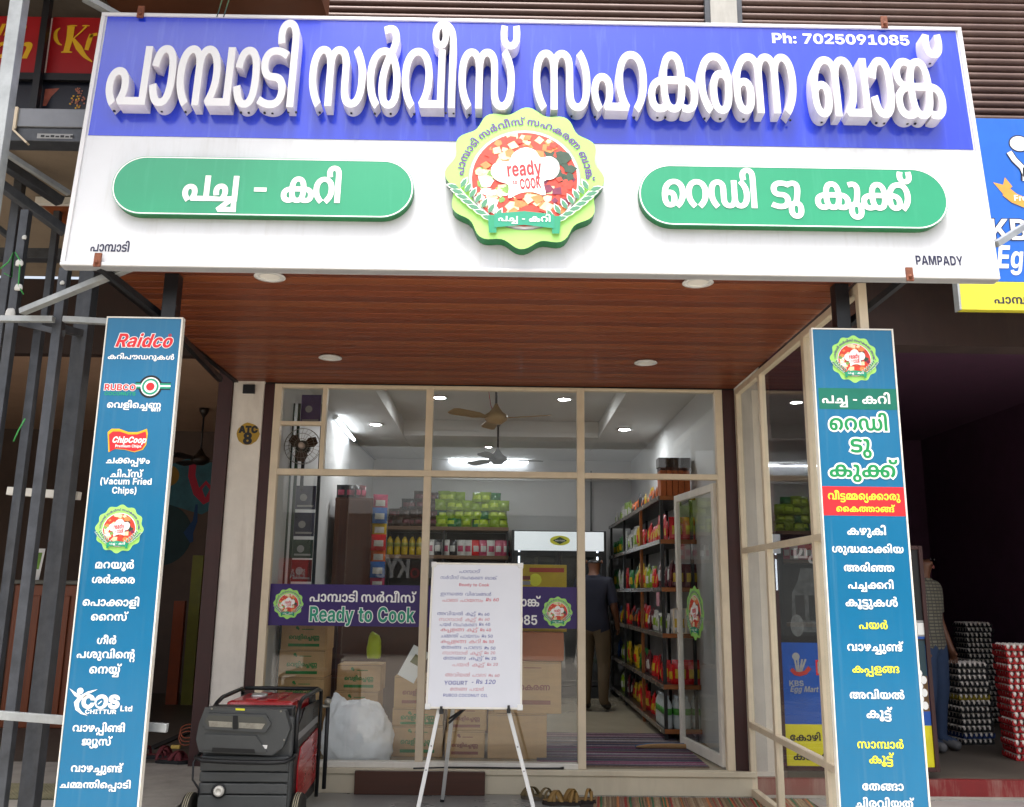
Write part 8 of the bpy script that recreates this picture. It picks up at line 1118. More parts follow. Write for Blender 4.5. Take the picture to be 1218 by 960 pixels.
Fs=Fr((GX1-.001,0,0),(0,1,0),(0,0,1))
one('side_panel',lambda b:b.poly(Fs,[(GY+.06,-.06),(GYB-.02,-.06),(GYB-.02,ztp-.03),(GY+.3,ztp-.03),(GY+.06,ztp-.16)],.004,GB,.01),gt,bevel=.004)
rp=one('red_panel',lambda b:b.poly(Fs,[(GY+.16,-.02),(GYB-.06,.02),(GYB-.06,.34),(GY+.2,.30),(GY+.14,.2)],.014,GR,.008),gt,bevel=.004)
for k in range(4): one('groove',lambda b:b.stroke(Fs,[(GY+.17,.03+.065*k),(GYB-.08,.06+.068*k)],.004,.0165,mat('groove_light','#c86060',.4)),rp)
one('label_strip',lambda b:(b.poly(Fs,[(GY+.1,.345),(GYB-.04,.375),(GYB-.04,.415),(GY+.1,.385)],.006,PGREY,.001),),gt)
Ws=mat('tyre','#26241f',.8,var=.2); WH=mat('tyre_band','#a8a088',.7)
for (xx,yy) in ((GX0-.065,GY+.1),(GX1+.03,GY+.12)):
    f=Fr((xx,yy,-.165+.11),(0,1,0),(0,0,1));
    ty=one('wheel',lambda b:b.lathe(f,[(.07,-.03),(.1,-.028),(.11,-.018),(.11,.018),(.1,.028),(.07,.03)],Ws,28),gt)
    one('tread_band',lambda b:[b.lathe(f,[(.1112,z_-.003),(.1112,z_+.003)],WH,28) for z_ in (-.012,0,.012)],ty); one('rim',lambda b:b.lathe(f,[(.07,.012),(.055,.018),(.02,.014),(.018,.034),(0,.035)],ALUW,20),ty)
for u,v in ((252,843),(334,846),(338,880),(243,884)):
    sx_,sz_=Fg.px(u,v,.045); one('screw',lambda b:b.lathe(Fr(Fg.p(sx_,sz_,.0455),Fg.x,Fg.y),[(.006,0),(.006,.003),(0,.004)],GM,8),gt)
for k in range(5): one('side_slit',lambda b:b.fbox(Fs,GYB-.2,GYB-.05,.425+.014*k-.01,.430+.014*k-.01,.005,.008,GD),gt)
one('warning_decal',lambda b:(b.poly(Fg,[Fg.px(u,v,.05) for u,v in ((309,886),(318,886.5),(317,891),(309,890.5))],.0475,PWHITE),b.poly(Fg,[Fg.px(u,v,.05) for u,v in ((310,887),(312.5,887),(312.5,890),(310,890))],.0485,PRED)),gt)
one('hanging_lead',lambda b:b.tube([(GX0+.0,GY+.03,.3),(GX0-.03,GY-.01,.24),(GX0-.02,GY-.03,.15),(GX0+.02,GY-.03,.1),(GX0+.01,GY-.0,.05)],.006,BLACK,6),gt)
one('rear_bracket',lambda b:(b.tube([(GX1+.05,GYB+.06,ztp-.02),(GX1+.05,GYB+.06,-.06)],.014,GB,8),b.tube([(GX1+.0,GYB+.03,ztp-.08),(GX1+.06,GYB+.06,ztp-.08)],.012,GM,8),b.lathe(Fr((GX1+.05,GYB+.05,ztp-.05),(1,0,0),(0,0,1)),[(.022,-.01),(.022,.02),(0,.022)],GM,10)),gt)

# ================================================================ LEFT NEIGHBOUR SHOP
PEACH=mat('peach_wall','#b09078',.8,var=.1,scale=1.5,dirt=.2,dirtcol='#7a6250'); LX=pxa-.17
bx('entrance_platform',-8,LX+.36,-1.35,.05,-.39,0.0,CONC,kind='structure'); 
b=MB(); b.box(-8,LX,.05,4.6,-.3,0.001,mat('dark_floor','#4a4640',.5,var=.2)); b.build('left_shop_floor',kind='structure')
b=MB(); b.box(-8,LX,4.5,4.6,0,3.4,mat('mural_wall','#5c4c44',.8,var=.4,scale=.9)); b.build('left_shop_wall',kind='structure')
bx('left_shop_ceiling',-8,LX,-.05,4.6,3.2,3.3,PEACH,kind='structure')
bx('left_shop_wall',LX,LX+.12,.12,4.6,0,3.3,PEACH,kind='structure'); bx('left_shop_wall',-8.1,-8,-.1,4.6,0,3.3,PEACH,kind='structure')
bx('left_lintel',-8,LX+.1,-.15,-.051,2.98,3.58,mat('lintel_brown','#2c1a14',.7,var=.3),kind='structure')
MF=Fr((0,4.495,0),(1,0,0),(0,0,1))
def mural(b):
    b.poly(MF,[MF.px(u,v) for u,v in ((180,560),(225,545),(262,552),(262,600),(240,612),(200,600))],.001,mat('mural_blue','#3a6a78',.8,var=.3))
    b.stroke(MF,[MF.px(u,v) for u,v in ((230,548),(228,566),(234,586),(243,596),(254,590),(262,566))],.09,.002,mat('mural_pink','#b02c44',.8)); b.stroke(MF,[MF.px(u,v) for u,v in ((243,596),(238,582),(245,574),(252,582),(246,594))],.05,.003,mat('mural_pink','#b02c44'))
    b.disc(MF,*MF.px(192,636),.38,.0015,mat('mural_teal','#243c40',.8,var=.2)); b.stroke(MF,[MF.px(u,v) for u,v in ((234,600),(232,620),(224,634),(228,645))],[.03,.06,.12,.04],.002,mat('mural_deep_blue','#20406a',.8))
    b.disc(MF,*MF.px(201,566),.13,.002,mat('mural_ochre','#8a6a2c',.8)); b.stroke(MF,[MF.px(u,v) for u,v in ((254,590),(252,640),(258,680))],.06,.0025,mat('mural_pink','#b02c44'))
one('wall_mural',mural,label='painted mural with pink ribbon and blue shapes on the back wall of the left shop',cat='mural')
fan(atY(238,547,3.0),3.2,'dark ceiling fan hanging in the left hand shop',.5,15,'dark')
DESK=mat('desk_orange','#7a3a14',.45,var=.25,stretch=(16,16,.6),scale=3)
d0=atY(0,700,2.2); 
ds=thing('wooden_counter',(-4.2,2.4,0),'orange brown wooden counter inside the left hand shop behind the steel bars','counter')
cw0,cw1=atY(4,800,1.6).x,atY(112,800,1.6).x; ct=atY(60,690,1.6).z
bx('cabinet',cw0,cw1,1.62,2.4,.0015,ct-.04,DESK,ds,bevel=.008); bx('top',cw0-.03,cw1+.03,1.58,2.43,ct-.0395,ct,mat('counter_top','#5c5a52',.3,var=.2),ds,bevel=.006)
for i in range(3): bx('door_panel',cw0+.04+i*(cw1-cw0)/3,cw0+(i+1)*(cw1-cw0)/3-.02,1.6,1.6195,.12,ct-.14,DESK,ds,bevel=.006)
bx('yellow_panel',cw1-.16,cw1-.06,1.57,1.579,ct-.5,ct-.1,mat('panel_yellow','#b0a030',.6),ds)
q=atY(40,672,1.75); one('leaflet_holder',lambda b:(b.fbox(Fr((q.x-.06,1.75,ct+.001),(1,.1,0),(-.0,.25,1)),0,.12,0,.3,0,.004,PWHITE),b.fbox(Fr((q.x-.06,1.75,ct+.001),(1,.1,0),(-.0,.25,1)),.015,.1,.1,.26,.0045,.006,mat('leaflet_print','#7aa83c',.5,var=.4,scale=20))),label='small leaflet stand on the counter in the left hand shop',cat='leaflet stand')
for i,(u,c) in enumerate(((208,'#8a3c10'),(226,'#6a6a10'))):
    p=atY(u,780,3.4); bx('display_stand',p.x-.06,p.x+.06,3.4,3.46,.002,1.1+.5*i,mat('panel_'+c.strip('#'),c,.6,var=.2),label='%s upright panel deep inside the left hand shop'%['orange brown','olive yellow'][i],cat='stand')
bx('rubber_mat',atZ(170,893,0).x,atZ(235,872,0).x-.05,atZ(190,892,0).y,atZ(190,868,0).y,.001,.012,mat('rubber_black','#17181a',.8),label='black rubber mat on the left platform in front of the left shop',cat='mat',bevel=.004)
b=MB(); wm=mat('woven_mat_tan','#8a8468',.9,var=.3); wd_=mat('woven_mat_dark','#5a5a44',.9,var=.3); X0,X1,Y0_,Y1_=-4.0,-2.42,-1.15,-.72
b.box(X0,X1,Y0_,Y1_,.001,.006,wd_)
for i in range(int((X1-X0)/.022)): b.box(X0+i*.022,X0+i*.022+.012,Y0_+.005,Y1_-.005,.0062,.009,wm)
for i in range(int((Y1_-Y0_)/.03)): b.box(X0+.005,X1-.005,Y0_+.01+i*.03,Y0_+.02+i*.03,.0092,.011,wm)
b.build('woven_mat',label='tan and olive woven mat on the concrete platform behind the steel bars',cat='mat')
def onq(u,v): p=atZ(u,v,0); p.z=.0015; return p
sandal('slipper',onq(205,908),R(-8),BLACK,DRED,'dark red strapped slipper nearer the street on the left platform',group='dark red slippers on the left platform',bulk=1.1); sandal('slipper',onq(188,902),R(12),BLACK,DRED,'dark red strapped slipper nearer the shop on the left platform',group='dark red slippers on the left platform',bulk=1.1)
ec=onq(222,890); t=thing('extension_cord',ec,'coiled orange cord with a pale yellow plug on the left platform beside the generator','cord')
one('cord',lambda b:b.tube([ec+Vector((.07*math.cos(a)*(1+.1*math.sin(3*a)),.03*math.sin(a)+.01*a/6,.06+.055*math.sin(a*1.0)+.004*a)) for a in [k*.35 for k in range(52)]],.005,mat('orange_cable','#8c4020',.5),6),t)
one('plug',lambda b:(b.box(ec.x-.11,ec.x-.04,ec.y-.05,ec.y-.02,.002,.028,mat('plug_yellow','#c8a850',.5)),b.box(ec.x+.06,ec.x+.1,ec.y-.05,ec.y-.02,.002,.03,mat('plug_yellow','#c8a850',.5))),t,bevel=.004)
p=atY(20,950,-1.5); RBF=Fr((p.x,-1.45,-.16),(1,0,0),(0,.1,1))
rs=thing('red_notice',(p.x,-1.45,-.165),'red board with white lettering standing low behind the steel bars at the left edge','notice board')
one('panel',lambda b:b.fbox(RBF,-.4,.06,0,.14,-.01,0,PRED),rs); one('lettering',lambda b:text(b,RBF,'DE','L',-.12,.02,.06,.001,PWHITE,sy=1),rs)
# ---------------- upper left
bx('porch_slab',-8,-2.1,-2.3,-.152,3.6,3.72,mat('porch_ceiling','#8a7a68',.8,var=.15,scale=2,dirt=.3),kind='structure')
def beam(name,e,w_,h,m,label,cat,parent=None,group=None):
    b=MB(); b.bar(e[0],e[1],w_,h,m)
    return b.build(name,parent,bevel=.003,**({} if parent else dict(label=label,cat=cat,group=group)))
gb=thing('metal_gutter',(-3.6,-2.4,3.8),'dark grey boxed metal gutter with a cream strap under the red upper sign','gutter')
g0=atY(0,128,-2.45).z; g1=atY(0,150,-2.45).z; g2=atY(60,167,-2.45).z
b=MB(); b.box(-8,-1.95,-2.45,-2.32,g1,g0,mat('gutter_grey','#7b7d82',.4,metal=.3,var=.15)); b.build('fascia',gb,bevel=.004)
b=MB(); b.box(-8,-1.95,-2.44,-2.33,g2,g1-.0005,STEEL); b.build('lower_box',gb,bevel=.004)
p=atY(17,127,-2.47); one('strap',lambda b:(b.box(p.x-.015,p.x+.015,-2.462,-2.4505,g1-.02,g0,ALU),b.bar(Vector((p.x,-2.457,g1-.02)),atY(33,171,-2.457),.03,.01,ALU)),gb)
SFr=Fr((0,-2.4412,0),(1,0,0),(0,0,1)); q0=SFr.px(44,163); q1=SFr.px(86,166)
lb=one('label_plate',lambda b:b.rect(SFr,q0[0],q1[0],q0[1]-.008,q0[1]+.02,.001,PGREY),gb); one('worn_print',lambda b:[b.rect(SFr,q0[0]+.02+k*.026,q0[0]+.04+k*.026,q0[1]-.001,q0[1]+.012-.004*(k%2),.002,PBLACK) for k in range(7)],lb)
KY=-1.9; KF=Fr((0,KY,0),(1,0,0),(0,0,1)); kz1,kz0=KF.px(100,21)[1],KF.px(100,88)[1]
kr=thing('red_shop_sign',(-3.4,KY,kz0),'red fascia sign with gold italic lettering on the upper floor at the left','signboard')
DRD=mat('deep_red_fascia','#a01018',.4,var=.12)
one('panel',lambda b:(b.box(-8,KF.px(55,60)[0]-.03,KY,KY+.04,kz0,kz1,DRD),),kr); one('panel',lambda b:b.box(KF.px(58,60)[0],-1.9,KY,KY+.04,kz0,kz1,DRD),kr)
def kst(b,pts,ws,m=PGOLD,z=.003):
    P=[KF.px(u,v) for u,v in pts]; Q=[];W_=[]
    for i in range(len(P)-1):
        p0,p1,p2,p3=P[max(i-1,0)],P[i],P[i+1],P[min(i+2,len(P)-1)]
        for t_ in (0,.25,.5,.75): Q.append(tuple(.5*((2*p1[k])+(-p0[k]+p2[k])*t_+(2*p0[k]-5*p1[k]+4*p2[k]-p3[k])*t_*t_+(-p0[k]+3*p1[k]-3*p2[k]+p3[k])*t_**3) for k in (0,1))); W_.append(ws[i]*(1-t_)+ws[i+1]*t_)
    Q.append(P[-1]); W_.append(ws[-1]); b.stroke(KF,Q,W_,z,m)
def krl(b):
    k=.005
    kst(b,((74,54),(70,52),(66.5,46),(67,38),(72,33.5)),[k*1,k*3,k*5,k*4,k*1]); kst(b,((85,32),(83,47),(79,62)),[k*9,k*8,k*7],z=.004)
    kst(b,((80,31.5),(86,31),(92,31)),[k*1,k*2,k*1]); kst(b,((98,31),(102,31),(107,31)),[k*1,k*2,k*1]); kst(b,((73,62.5),(79,62),(86,62.5)),[k*1.5,k*3,k*1.5]); kst(b,((103,32),(96,39),(87,47)),[k*2.5,k*1.8,k*1.4],z=.0045)
    kst(b,((87,46),(94,57),(101,67),(110,74)),[k*3,k*8,k*5,k*1],z=.0035)
    kst(b,((109,41),(106,50),(103,60)),[k*5,k*6,k*5]); kst(b,((107,45),(111,42),(116,41)),[k*2,k*4,k*4])
one('lettering',krl,kr); one('lettering',lambda b:(ptext(b,KF,'um','L',-14,27,42,.003,PGOLD,shear=.3),ptext(b,KF,'on','L',-14,32,69,.003,PGOLD,shear=.3)),kr)
wz0=kz0-.62
ps=thing('poster_window',(-3.4,KY,wz0),'dark glazed band of jewellery posters below the red fascia sign','window')
one('panel',lambda b:b.box(-8,-1.9,KY+.01,KY+.03,wz0,kz0-.04,mat('poster_navy','#1a1e2c',.3,var=.3,scale=3)),ps)
def jew(b):
    x_,z_=KF.px(92,117); 
    rn=random.Random(4)
    for i in range(34):
        a=rn.uniform(0,6.28); q=rn.uniform(0,.045); b.disc(KF,x_+q*math.cos(a)*1.1,z_-.02+q*math.sin(a),.006,-.008+.0002*i,rn.choice([PGOLD,mat('rose_gold','#b06a50',.4),mat('rose_gold','#b06a50')]),7)
    for i in range(14): b.disc(KF,x_+rn.uniform(-.02,.02),z_+.03+rn.uniform(0,.04),.005,-.007+.0002*i,mat('rose_gold','#b06a50'),6)
    b.poly(KF,[KF.px(u,v) for u,v in ((53,105),(70,104),(60,114),(54,125),(50,125))],-.009,mat('poster_skin','#a85a48',.5,var=.4,scale=20))
one('poster_print',jew,ps)
for u in (60,): 
    a,c=atY(62,0,KY-.05),atY(42,110,KY-.05); one('window_post',lambda b:b.bar(Vector((atY(50,60,KY-.05).x,KY-.05,wz0)),Vector((atY(50,60,KY-.05).x,KY-.05,kz1+.9)),.04,.04,BLACK),ps)
one('window_rail',lambda b:b.box(-8,-1.9,KY-.03,KY-.002,kz0-.06,kz0-.015,BLACK),ps)
bx('balcony_slab',-8,atY(336,8,-2.6).x,-3.4,-1.5,kz1+.28,kz1+.45,mat('balcony_underside','#6a3c22',.6,var=.3,scale=1.2),kind='structure')
bx('slab_patch',-8,-2.6,-2.5,-1.51,kz1+.262,kz1+.279,mat('grey_patch','#5e5850',.8,var=.3),kind='structure')
one('roof_strut',lambda b:b.bar(atY(100,-3,-2.62),atY(156,28,-2.45),.045,.03,STEELL),label='pale steel strut running down to the top left corner of the big sign',cat='strut')
one('wire_pair',lambda b:[b.tube([atY(u0,-3,-2.9),atY(u1,20,-2.72)],.003,mat('green_twine','#4a6a50',.7),5) for u0,u1 in ((265,258),(273,266))],label='two thin green wires rising behind the top edge of the sign',cat='wire')
# ---------------- steel framework at the left
fw=thing('steel_framework',(-3.2,-2.3,-.165),'dark steel post and brace framework standing left of the tall banner','steel framework')
def vpost(u,v,Y,w_,z0,z1,m=STEEL): p=atY(u,v,Y); return one('post',lambda b:b.box(p.x-w_/2,p.x+w_/2,Y-w_/2,Y+w_/2,z0,z1,m),fw,bevel=.003)
zz_=lambda u,v,Y:atY(u,v,Y).z
vpost(14,387,-2.2,.045,-.165,zz_(36,251,-2.2)); vpost(28,545,-2.1,.045,-.165,zz_(49,385,-2.1)); vpost(51,545,-2.3,.048,-.165,zz_(78,320,-2.3)); vpost(82,545,-1.8,.085,.0,3.6)
vpost(57,350,-1.5,.04,zz_(54,380,-1.5),3.6); vpost(-22,560,-1.95,.05,-.165,3.6)
p=atY(16,55,-2.9); one('post',lambda b:b.box(p.x-.032,p.x+.032,-2.93,-2.87,-.165,7,STEELL),fw,bevel=.003)
def brc(a,c,w_,h,m=STEEL,nm='brace'): return one(nm,lambda b:b.bar(a,c,w_,h,m),fw,bevel=.002)
brc(atY(26,371,-2.42),atY(158,317,-2.62),.04,.03,STEELL); brc(atY(-40,379,-2.36),atY(64,380,-2.36),.035,.03,STEELL,'rail'); brc(atY(76,380,-2.36),atY(131,383,-2.36),.035,.03,STEELL,'rail')
brc(atY(10,584,-1.7),atY(95,590,-1.7),.04,.045,ALUW,'rail'); brc(atY(-60,846,-2.42),atY(199,866,-2.42),.03,.038,STEELL,'rail')
brc(atY(-20,165,-2.55),atY(82,230,-2.1),.028,.028,STEELL); brc(atY(-20,178,-2.3),atY(72,240,-1.9),.06,.05); brc(atY(-20,205,-2.2),atY(78,276,-1.9),.06,.05); brc(atY(-20,258,-2.0),atY(26,293,-1.8),.03,.03)
brc(atY(-60,240,-1.2),atY(86,241,-1.2),.11,.08); brc(atY(-60,302,-.7),atY(76,304,-.7),.1,.08); brc(atY(19,383,-2.1),atY(75,396,-2.3),.03,.03); brc(atY(50,385,-2.1),atY(102,398,-1.8),.04,.04)
one('twine_knot',lambda b:[b.tube([atY(u,v,-2.24) for u,v in q],.004,mat('bright_green_twine','#3c9a4c',.6),5) for q in (((0,320),(10,312),(16,300),(14,330),(5,325)),((18,300),(24,310),(22,340),(28,350)),((16,525),(22,512),(30,498)))],label='bright green twine tied round the left steel post',cat='twine')
for i,(u,v,r_) in enumerate(((29,283,.012),(23,314,.02),(22,343,.02),(12,374,.026),(74,337,.011))):
    c=atY(u,v,-2.235 if i<4 else -2.33); blob('paper_scrap',c.x,c.y,c.z-r_*.6,r_*1.1,r_*.5,r_*1.2,mat('scrap_white','#d4d4d0',.8),'scrap of white paper stuck on the left steel posts, %s from the top'%ORD[i],'paper scrap',i,False,2)['group']='white scraps stuck on the left steel posts'
q0,q1=atY(46,238,-1.6),atY(90,242,-1.6)
sc_=thing('small_soffit',((q0.x+q1.x)/2,-1.6,q0.z),'small white edged wooden ledge beside the left edge of the big sign','ledge'); bx('edge',q0.x,q1.x+.3,-1.64,-1.6,q1.z-.02,q0.z+.005,ALUW,sc_); bx('underside',q0.x+.02,q1.x+.3,-1.599,-1.0,q1.z-.015,q1.z,WOOD[2],sc_)
# ================================================================ UPPER RIGHT: shutters
SHY=-1.05
SHM=mat('shutter_brown','#5c4640',.5,metal=.2,var=.15,scale=3,dirt=.3,dirtcol='#7a6a60')
x1a,x1b=atY(372,5,SHY).x,atY(836,5,SHY).x; x2a,x2b=atY(880,5,SHY).x,6.5; zS0=4.15
for i,(a,c,lab) in enumerate(((x1a,x1b,'brown rolling shutter on the upper floor behind the left half of the sign'),(x2a,x2b,'brown rolling shutter on the upper floor above the blue egg sign'))):
    t=thing('rolling_shutter',((a+c)/2,SHY,zS0),lab,'shutter','rolling shutters on the upper floor')
    base=None; z=zS0; pt=.056
    while z<6.6:
        if base is None:
            b=MB(); prof=[(0,0),(-.018,.004),(-.026,.018),(-.022,.036),(-.006,.046),(0,.052)]
            vs=[(x_,SHY+y_,z+h_) for x_ in (a,c) for y_,h_ in prof]; n=len(prof); b.add(vs,[(k,k+n,k+n+1,k+1) for k in range(n-1)],SHM,True); b.box(a,c,SHY+.001,SHY+.01,z,z+.0555,SHM); base=b.build('slat',t)
        else:
            o=base.copy(); COL.objects.link(o); o.parent=t; o.location=(0,0,z-zS0)
        z+=pt
    for xx in (a-.04,c+.001): bx('guide_rail',xx,xx+.039,SHY-.05,SHY+.02,zS0,6.6,STEEL,t)
bx('upper_pillar',x1b+.04,x2a-.04,SHY-.06,SHY+.2,3.6,7.0,mat('pillar_grey','#b4b2ac',.8,var=.1,dirt=.3),label='pale grey pillar between the two upper shutters behind the sign',cat='pillar')
bx('upper_pillar',x1a-.35,x1a-.04,SHY-.06,SHY+.2,3.6,7.0,mat('pillar_grey','#b4b2ac',.8),label='pale pillar left of the upper shutter above the sign letters',cat='pillar')
bx('upper_wall',-8,7,SHY+.25,SHY+.35,3.62,7.2,mat('upper_wall_brown','#3e2418',.8,var=.2),kind='structure')
bx('upper_floor_slab',-2.1,7,-1.2,.4,3.4,3.59,CONC,kind='structure')
# ---------------- right neighbour: blue egg sign
EY=-1.45; EF=Fr((0,EY,0),(1,0,0),(0,0,1)); ez1=EF.px(1190,141)[1]; ezm=EF.px(1180,335)[1]; ez0=EF.px(1180,369)[1]; ex0=EF.px(1142,352)[0]
eg=thing('egg_shop_sign',(ex0+.8,EY,ez0),'blue sign with egg logo above a yellow strip, right of the big sign','signboard')
KB=mat('egg_sign_blue','#0f62c8',.35,var=.08,dirt=.12,dirtcol='#7a94b8',coat=.2); KYL=mat('egg_sign_yellow','#d8cf3c',.4,var=.06,dirt=.15)
one('blue_panel',lambda b:b.box(ex0+.0,ex0+2.4,EY,EY+.05,ezm,ez1,KB),eg,bevel=.003); one('yellow_strip',lambda b:b.box(ex0,ex0+2.4,EY-.002,EY+.05,ez0,ezm-.001,KYL),eg,bevel=.003)
one('edge_strip',lambda b:b.box(ex0-.014,ex0-.001,EY-.006,EY+.055,ez0,ez1,STEELL),eg)
def elog(b):
    c=EF.px(1212,171); k=EF.px(1213,171)[0]-c[0]; b.disc(EF,c[0],c[1],k*12.5,.001,NAVY,26,ry=k*11); b.disc(EF,c[0],c[1],k*11,.002,PWHITE,26,ry=k*9.5)
    for pts,w_ in ((((1200,181),(1206,190),(1216,200),(1222,215)),k*9),(((1240,170),(1236,190),(1226,205),(1221,215)),k*9),(((1222,200),(1222,216)),k*16)):
        P=[EF.px(u,v) for u,v in pts]; b.stroke(EF,P,w_,.003,NAVY); b.stroke(EF,P,w_*.72,.004,PWHITE)
    og=mat('ribbon_orange','#e0a044',.4)
    b.poly(EF,[EF.px(u,v) for u,v in ((1181,217),(1193,220),(1195,211),(1204,222),(1193,231))],.002,og)
    b.stroke(EF,[EF.px(u,v) for u,v in ((1196,228),(1206,236),(1218,241),(1235,242),(1250,236))],k*13,.0035,og); text(b,EF,'Fresh','L',EF.px(1206,237)[0],EF.px(1232,237)[0],EF.px(1206,239)[1],.0045,PWHITE)
    text(b,EF,'KBS','L',EF.px(1179,285)[0],EF.px(1245,285)[0],EF.px(1179,285)[1],.002,NAVY,sy=1.05,off=.006); text(b,EF,'KBS','L',EF.px(1179,285)[0],EF.px(1245,285)[0],EF.px(1179,285)[1],.003,PWHITE,sy=1.05)
    text(b,EF,'Egg Mart','L',EF.px(1186,318)[0],EF.px(1300,318)[0],EF.px(1186,319)[1],.002,PWHITE,sy=1.5,shear=.25)
one('logo',elog,eg); one('lettering',lambda b:ptext(b,EF,'പാമ്പാടി','B',1183,1240,361,.003,NAVY,sy=1.1),eg)
one('sign_stay',lambda b:b.bar(atY(1184,291,-2.68),atY(1245,252,-2.3),.035,.03,STEELL),label='pale steel stay from right edge of the big sign across the blue egg sign',cat='stay')
# ---------------- right neighbour interior
bx('right_lintel',1.9,7,-.9,-.7,2.93,3.39,mat('lintel_grey_brown','#33221f',.8,var=.3,dirt=.3),kind='structure')
DK=mat('egg_shop_wall','#523048',.8,var=.2)
bx('egg_shop_wall',5.6,5.7,.2,5,-.1,3.3,DK,kind='structure'); bx('egg_shop_wall',2.0,5.7,5,5.1,-.1,3.3,DK,kind='structure'); bx('egg_shop_wall',1.8,1.86,.21,5.0,-.1,3.3,DK,kind='structure')
bx('egg_shop_ceiling',1.88,5.7,-.69,5.1,3.3,3.36,DK,kind='structure')
RZ=-.045
bx('egg_shop_floor',1.86,7,.02,5,-.4,RZ,mat('egg_floor','#5a5248',.7,var=.25,scale=2),kind='structure')
bx('red_step',1.84,7,-.03,.0195,-.4,RZ-.001,mat('red_step_paint','#7a1c1c',.6,var=.25,scale=4,dirt=.45,dirtcol='#c0b8a8'),kind='structure')
bx('low_sill',1.84,7,-.12,-.031,-.4,-.158,CONC,kind='structure')
# display board
DBY=.0; DF2=Fr((0,DBY-.03,0),(1,0,0),(0,0,1)); px_=lambda u,v:DF2.px(u,v)
bxa_,bza=px_(931,915)[0],px_(1000,917)[1]; bxb_=px_(1112,850)[0]; bzt=px_(1000,648)[1]
db=thing('display_board',((bxa_+bxb_)/2,DBY,bza),'maroon framed board with egg pictures and blue and yellow print at the egg shop','display board')
one('panel',lambda b:b.box(bxa_+.03,bxb_-.03,DBY-.03,DBY-.005,bza+.03,bzt-.03,PBLACK),db)
for a in ((bxa_,bxa_+.03,bza,bzt),(bxb_-.03,bxb_,bza,bzt),(bxa_+.0305,bxb_-.0305,bza,bza+.03),(bxa_+.0305,bxb_-.0305,bzt-.03,bzt)): one('frame_strip',lambda b:b.box(a[0],a[1],DBY-.045,DBY,a[2],a[3],MAROON),db,bevel=.003)
za,zb2,zc=px_(1000,862)[1],px_(1000,765)[1],px_(1000,757)[1]; L0,L1=bxa_+.031,bxb_-.031
one('yellow_print',lambda b:b.rect(DF2,L0,L1,bza+.031,za,.001,mat('board_yellow','#d0c414',.5)),db)
one('blue_print',lambda b:b.rect(DF2,L0,L1,za,zb2,.001,mat('board_blue','#0c4ca4',.5)),db)
one('grey_photo',lambda b:(b.rect(DF2,L0,px_(1000,700)[0],zc,bzt-.1,.001,mat('photo_dark','#26282a',.5,var=.5,scale=6)),b.poly(DF2,[px_(u,v) for u,v in ((942,752),(942,705),(949,690),(952,676),(976,676),(980,692),(984,700),(984,752))],.002,mat('photo_grey','#505354',.5,var=.6,scale=22)),b.rect(DF2,px_(946,720)[0],px_(957,720)[0],px_(946,738)[1],px_(946,708)[1],.003,mat('photo_dark','#26282a')),b.rect(DF2,px_(962,720)[0],px_(975,720)[0],px_(946,738)[1],px_(946,708)[1],.003,mat('photo_dark','#26282a')),b.disc(DF2,*px_(948,744),.05,.0035,mat('photo_wheel','#6a6c6c',.5,var=.5,scale=22),16,ry=.08)),db)
one('lettering',lambda b:(ptext(b,DF2,'മുട്ട','B',944,985,664,.003,PGREY,sy=1.1),ptext(b,DF2,'KBS','L',939,956,816,.003,PGREY,sy=1),ptext(b,DF2,'Egg Mart','L',940,973,823,.003,PGREY,sy=1.2,shear=.3),ptext(b,DF2,'കോഴി മുട്ട','B',940,1000,881,.003,PBLACK,sy=1.1),ptext(b,DF2,'കാട മുട്ട','B',944,1000,904,.003,PBLACK,sy=1.1)),db)
def hl(b):
    c=px_(950,786); b.disc(DF2,c[0]-.02,c[1]+.03,.028,.003,PGREY,16); [b.stroke(DF2,[px_(950+dx_*.3,800),px_(950+dx_,784)],.014,.0035,PGREY) for dx_ in (-5,-1,4,8)]; b.stroke(DF2,[px_(941,796),px_(946,801),(c[0]+.0,px_(950,802)[1]),px_(958,800),px_(963,794)],.03,.004,mat('ribbon_red','#b02c24',.5)); b.rect(DF2,px_(970,790)[0],px_(983,790)[0],px_(970,803)[1],px_(970,785)[1],.003,PRED); b.rect(DF2,px_(972,790)[0],px_(981,790)[0],px_(970,801)[1],px_(970,787)[1],.004,PGREY)
one('hand_logo',hl,db)
def egp(b):
    rn=random.Random(9); x0_,x1_=px_(1052,800)[0],L1-.002; z0_,z1_=px_(1080,846)[1],px_(1080,762)[1]; b.rect(DF2,x0_,x1_,z0_,z1_,.002,mat('photo_teal','#1a3a44',.5)); b.rect(DF2,x0_,x1_,z0_,(z0_+z1_)/2,.0025,mat('photo_straw','#6a4a24',.5,var=.5,scale=20))
    i=0
    for r_ in range(6):
        for c_ in range(7):
            x=x0_+.03+c_*.05+(r_%2)*.02; z=z0_+.04+r_*.045
            if x>x1_-.03: continue
            i+=1; b.disc(DF2,x,z,.024,.003+.0002*i,PWHITE if i%5 else mat('photo_eggshade','#c8c0b4',.5),12,ry=.029)
    b.rect(DF2,x0_,x1_,px_(1080,852)[1],z0_,.003,mat('board_blue','#0c4ca4',.5))
one('egg_photo',egp,db)
one('small_sticker',lambda b:(b.rect(DF2,px_(1089,746)[0],px_(1101,746)[0],px_(1095,757)[1],px_(1095,738)[1],.002,PGREY),b.rect(DF2,px_(1091,746)[0],px_(1099,746)[0],px_(1095,755)[1],px_(1095,741)[1],.003,PWHITE),b.rect(DF2,px_(1089,746)[0],px_(1101,746)[0],px_(1095,760)[1],px_(1095,757)[1],.002,mat('board_blue','#0c4ca4'))),db)
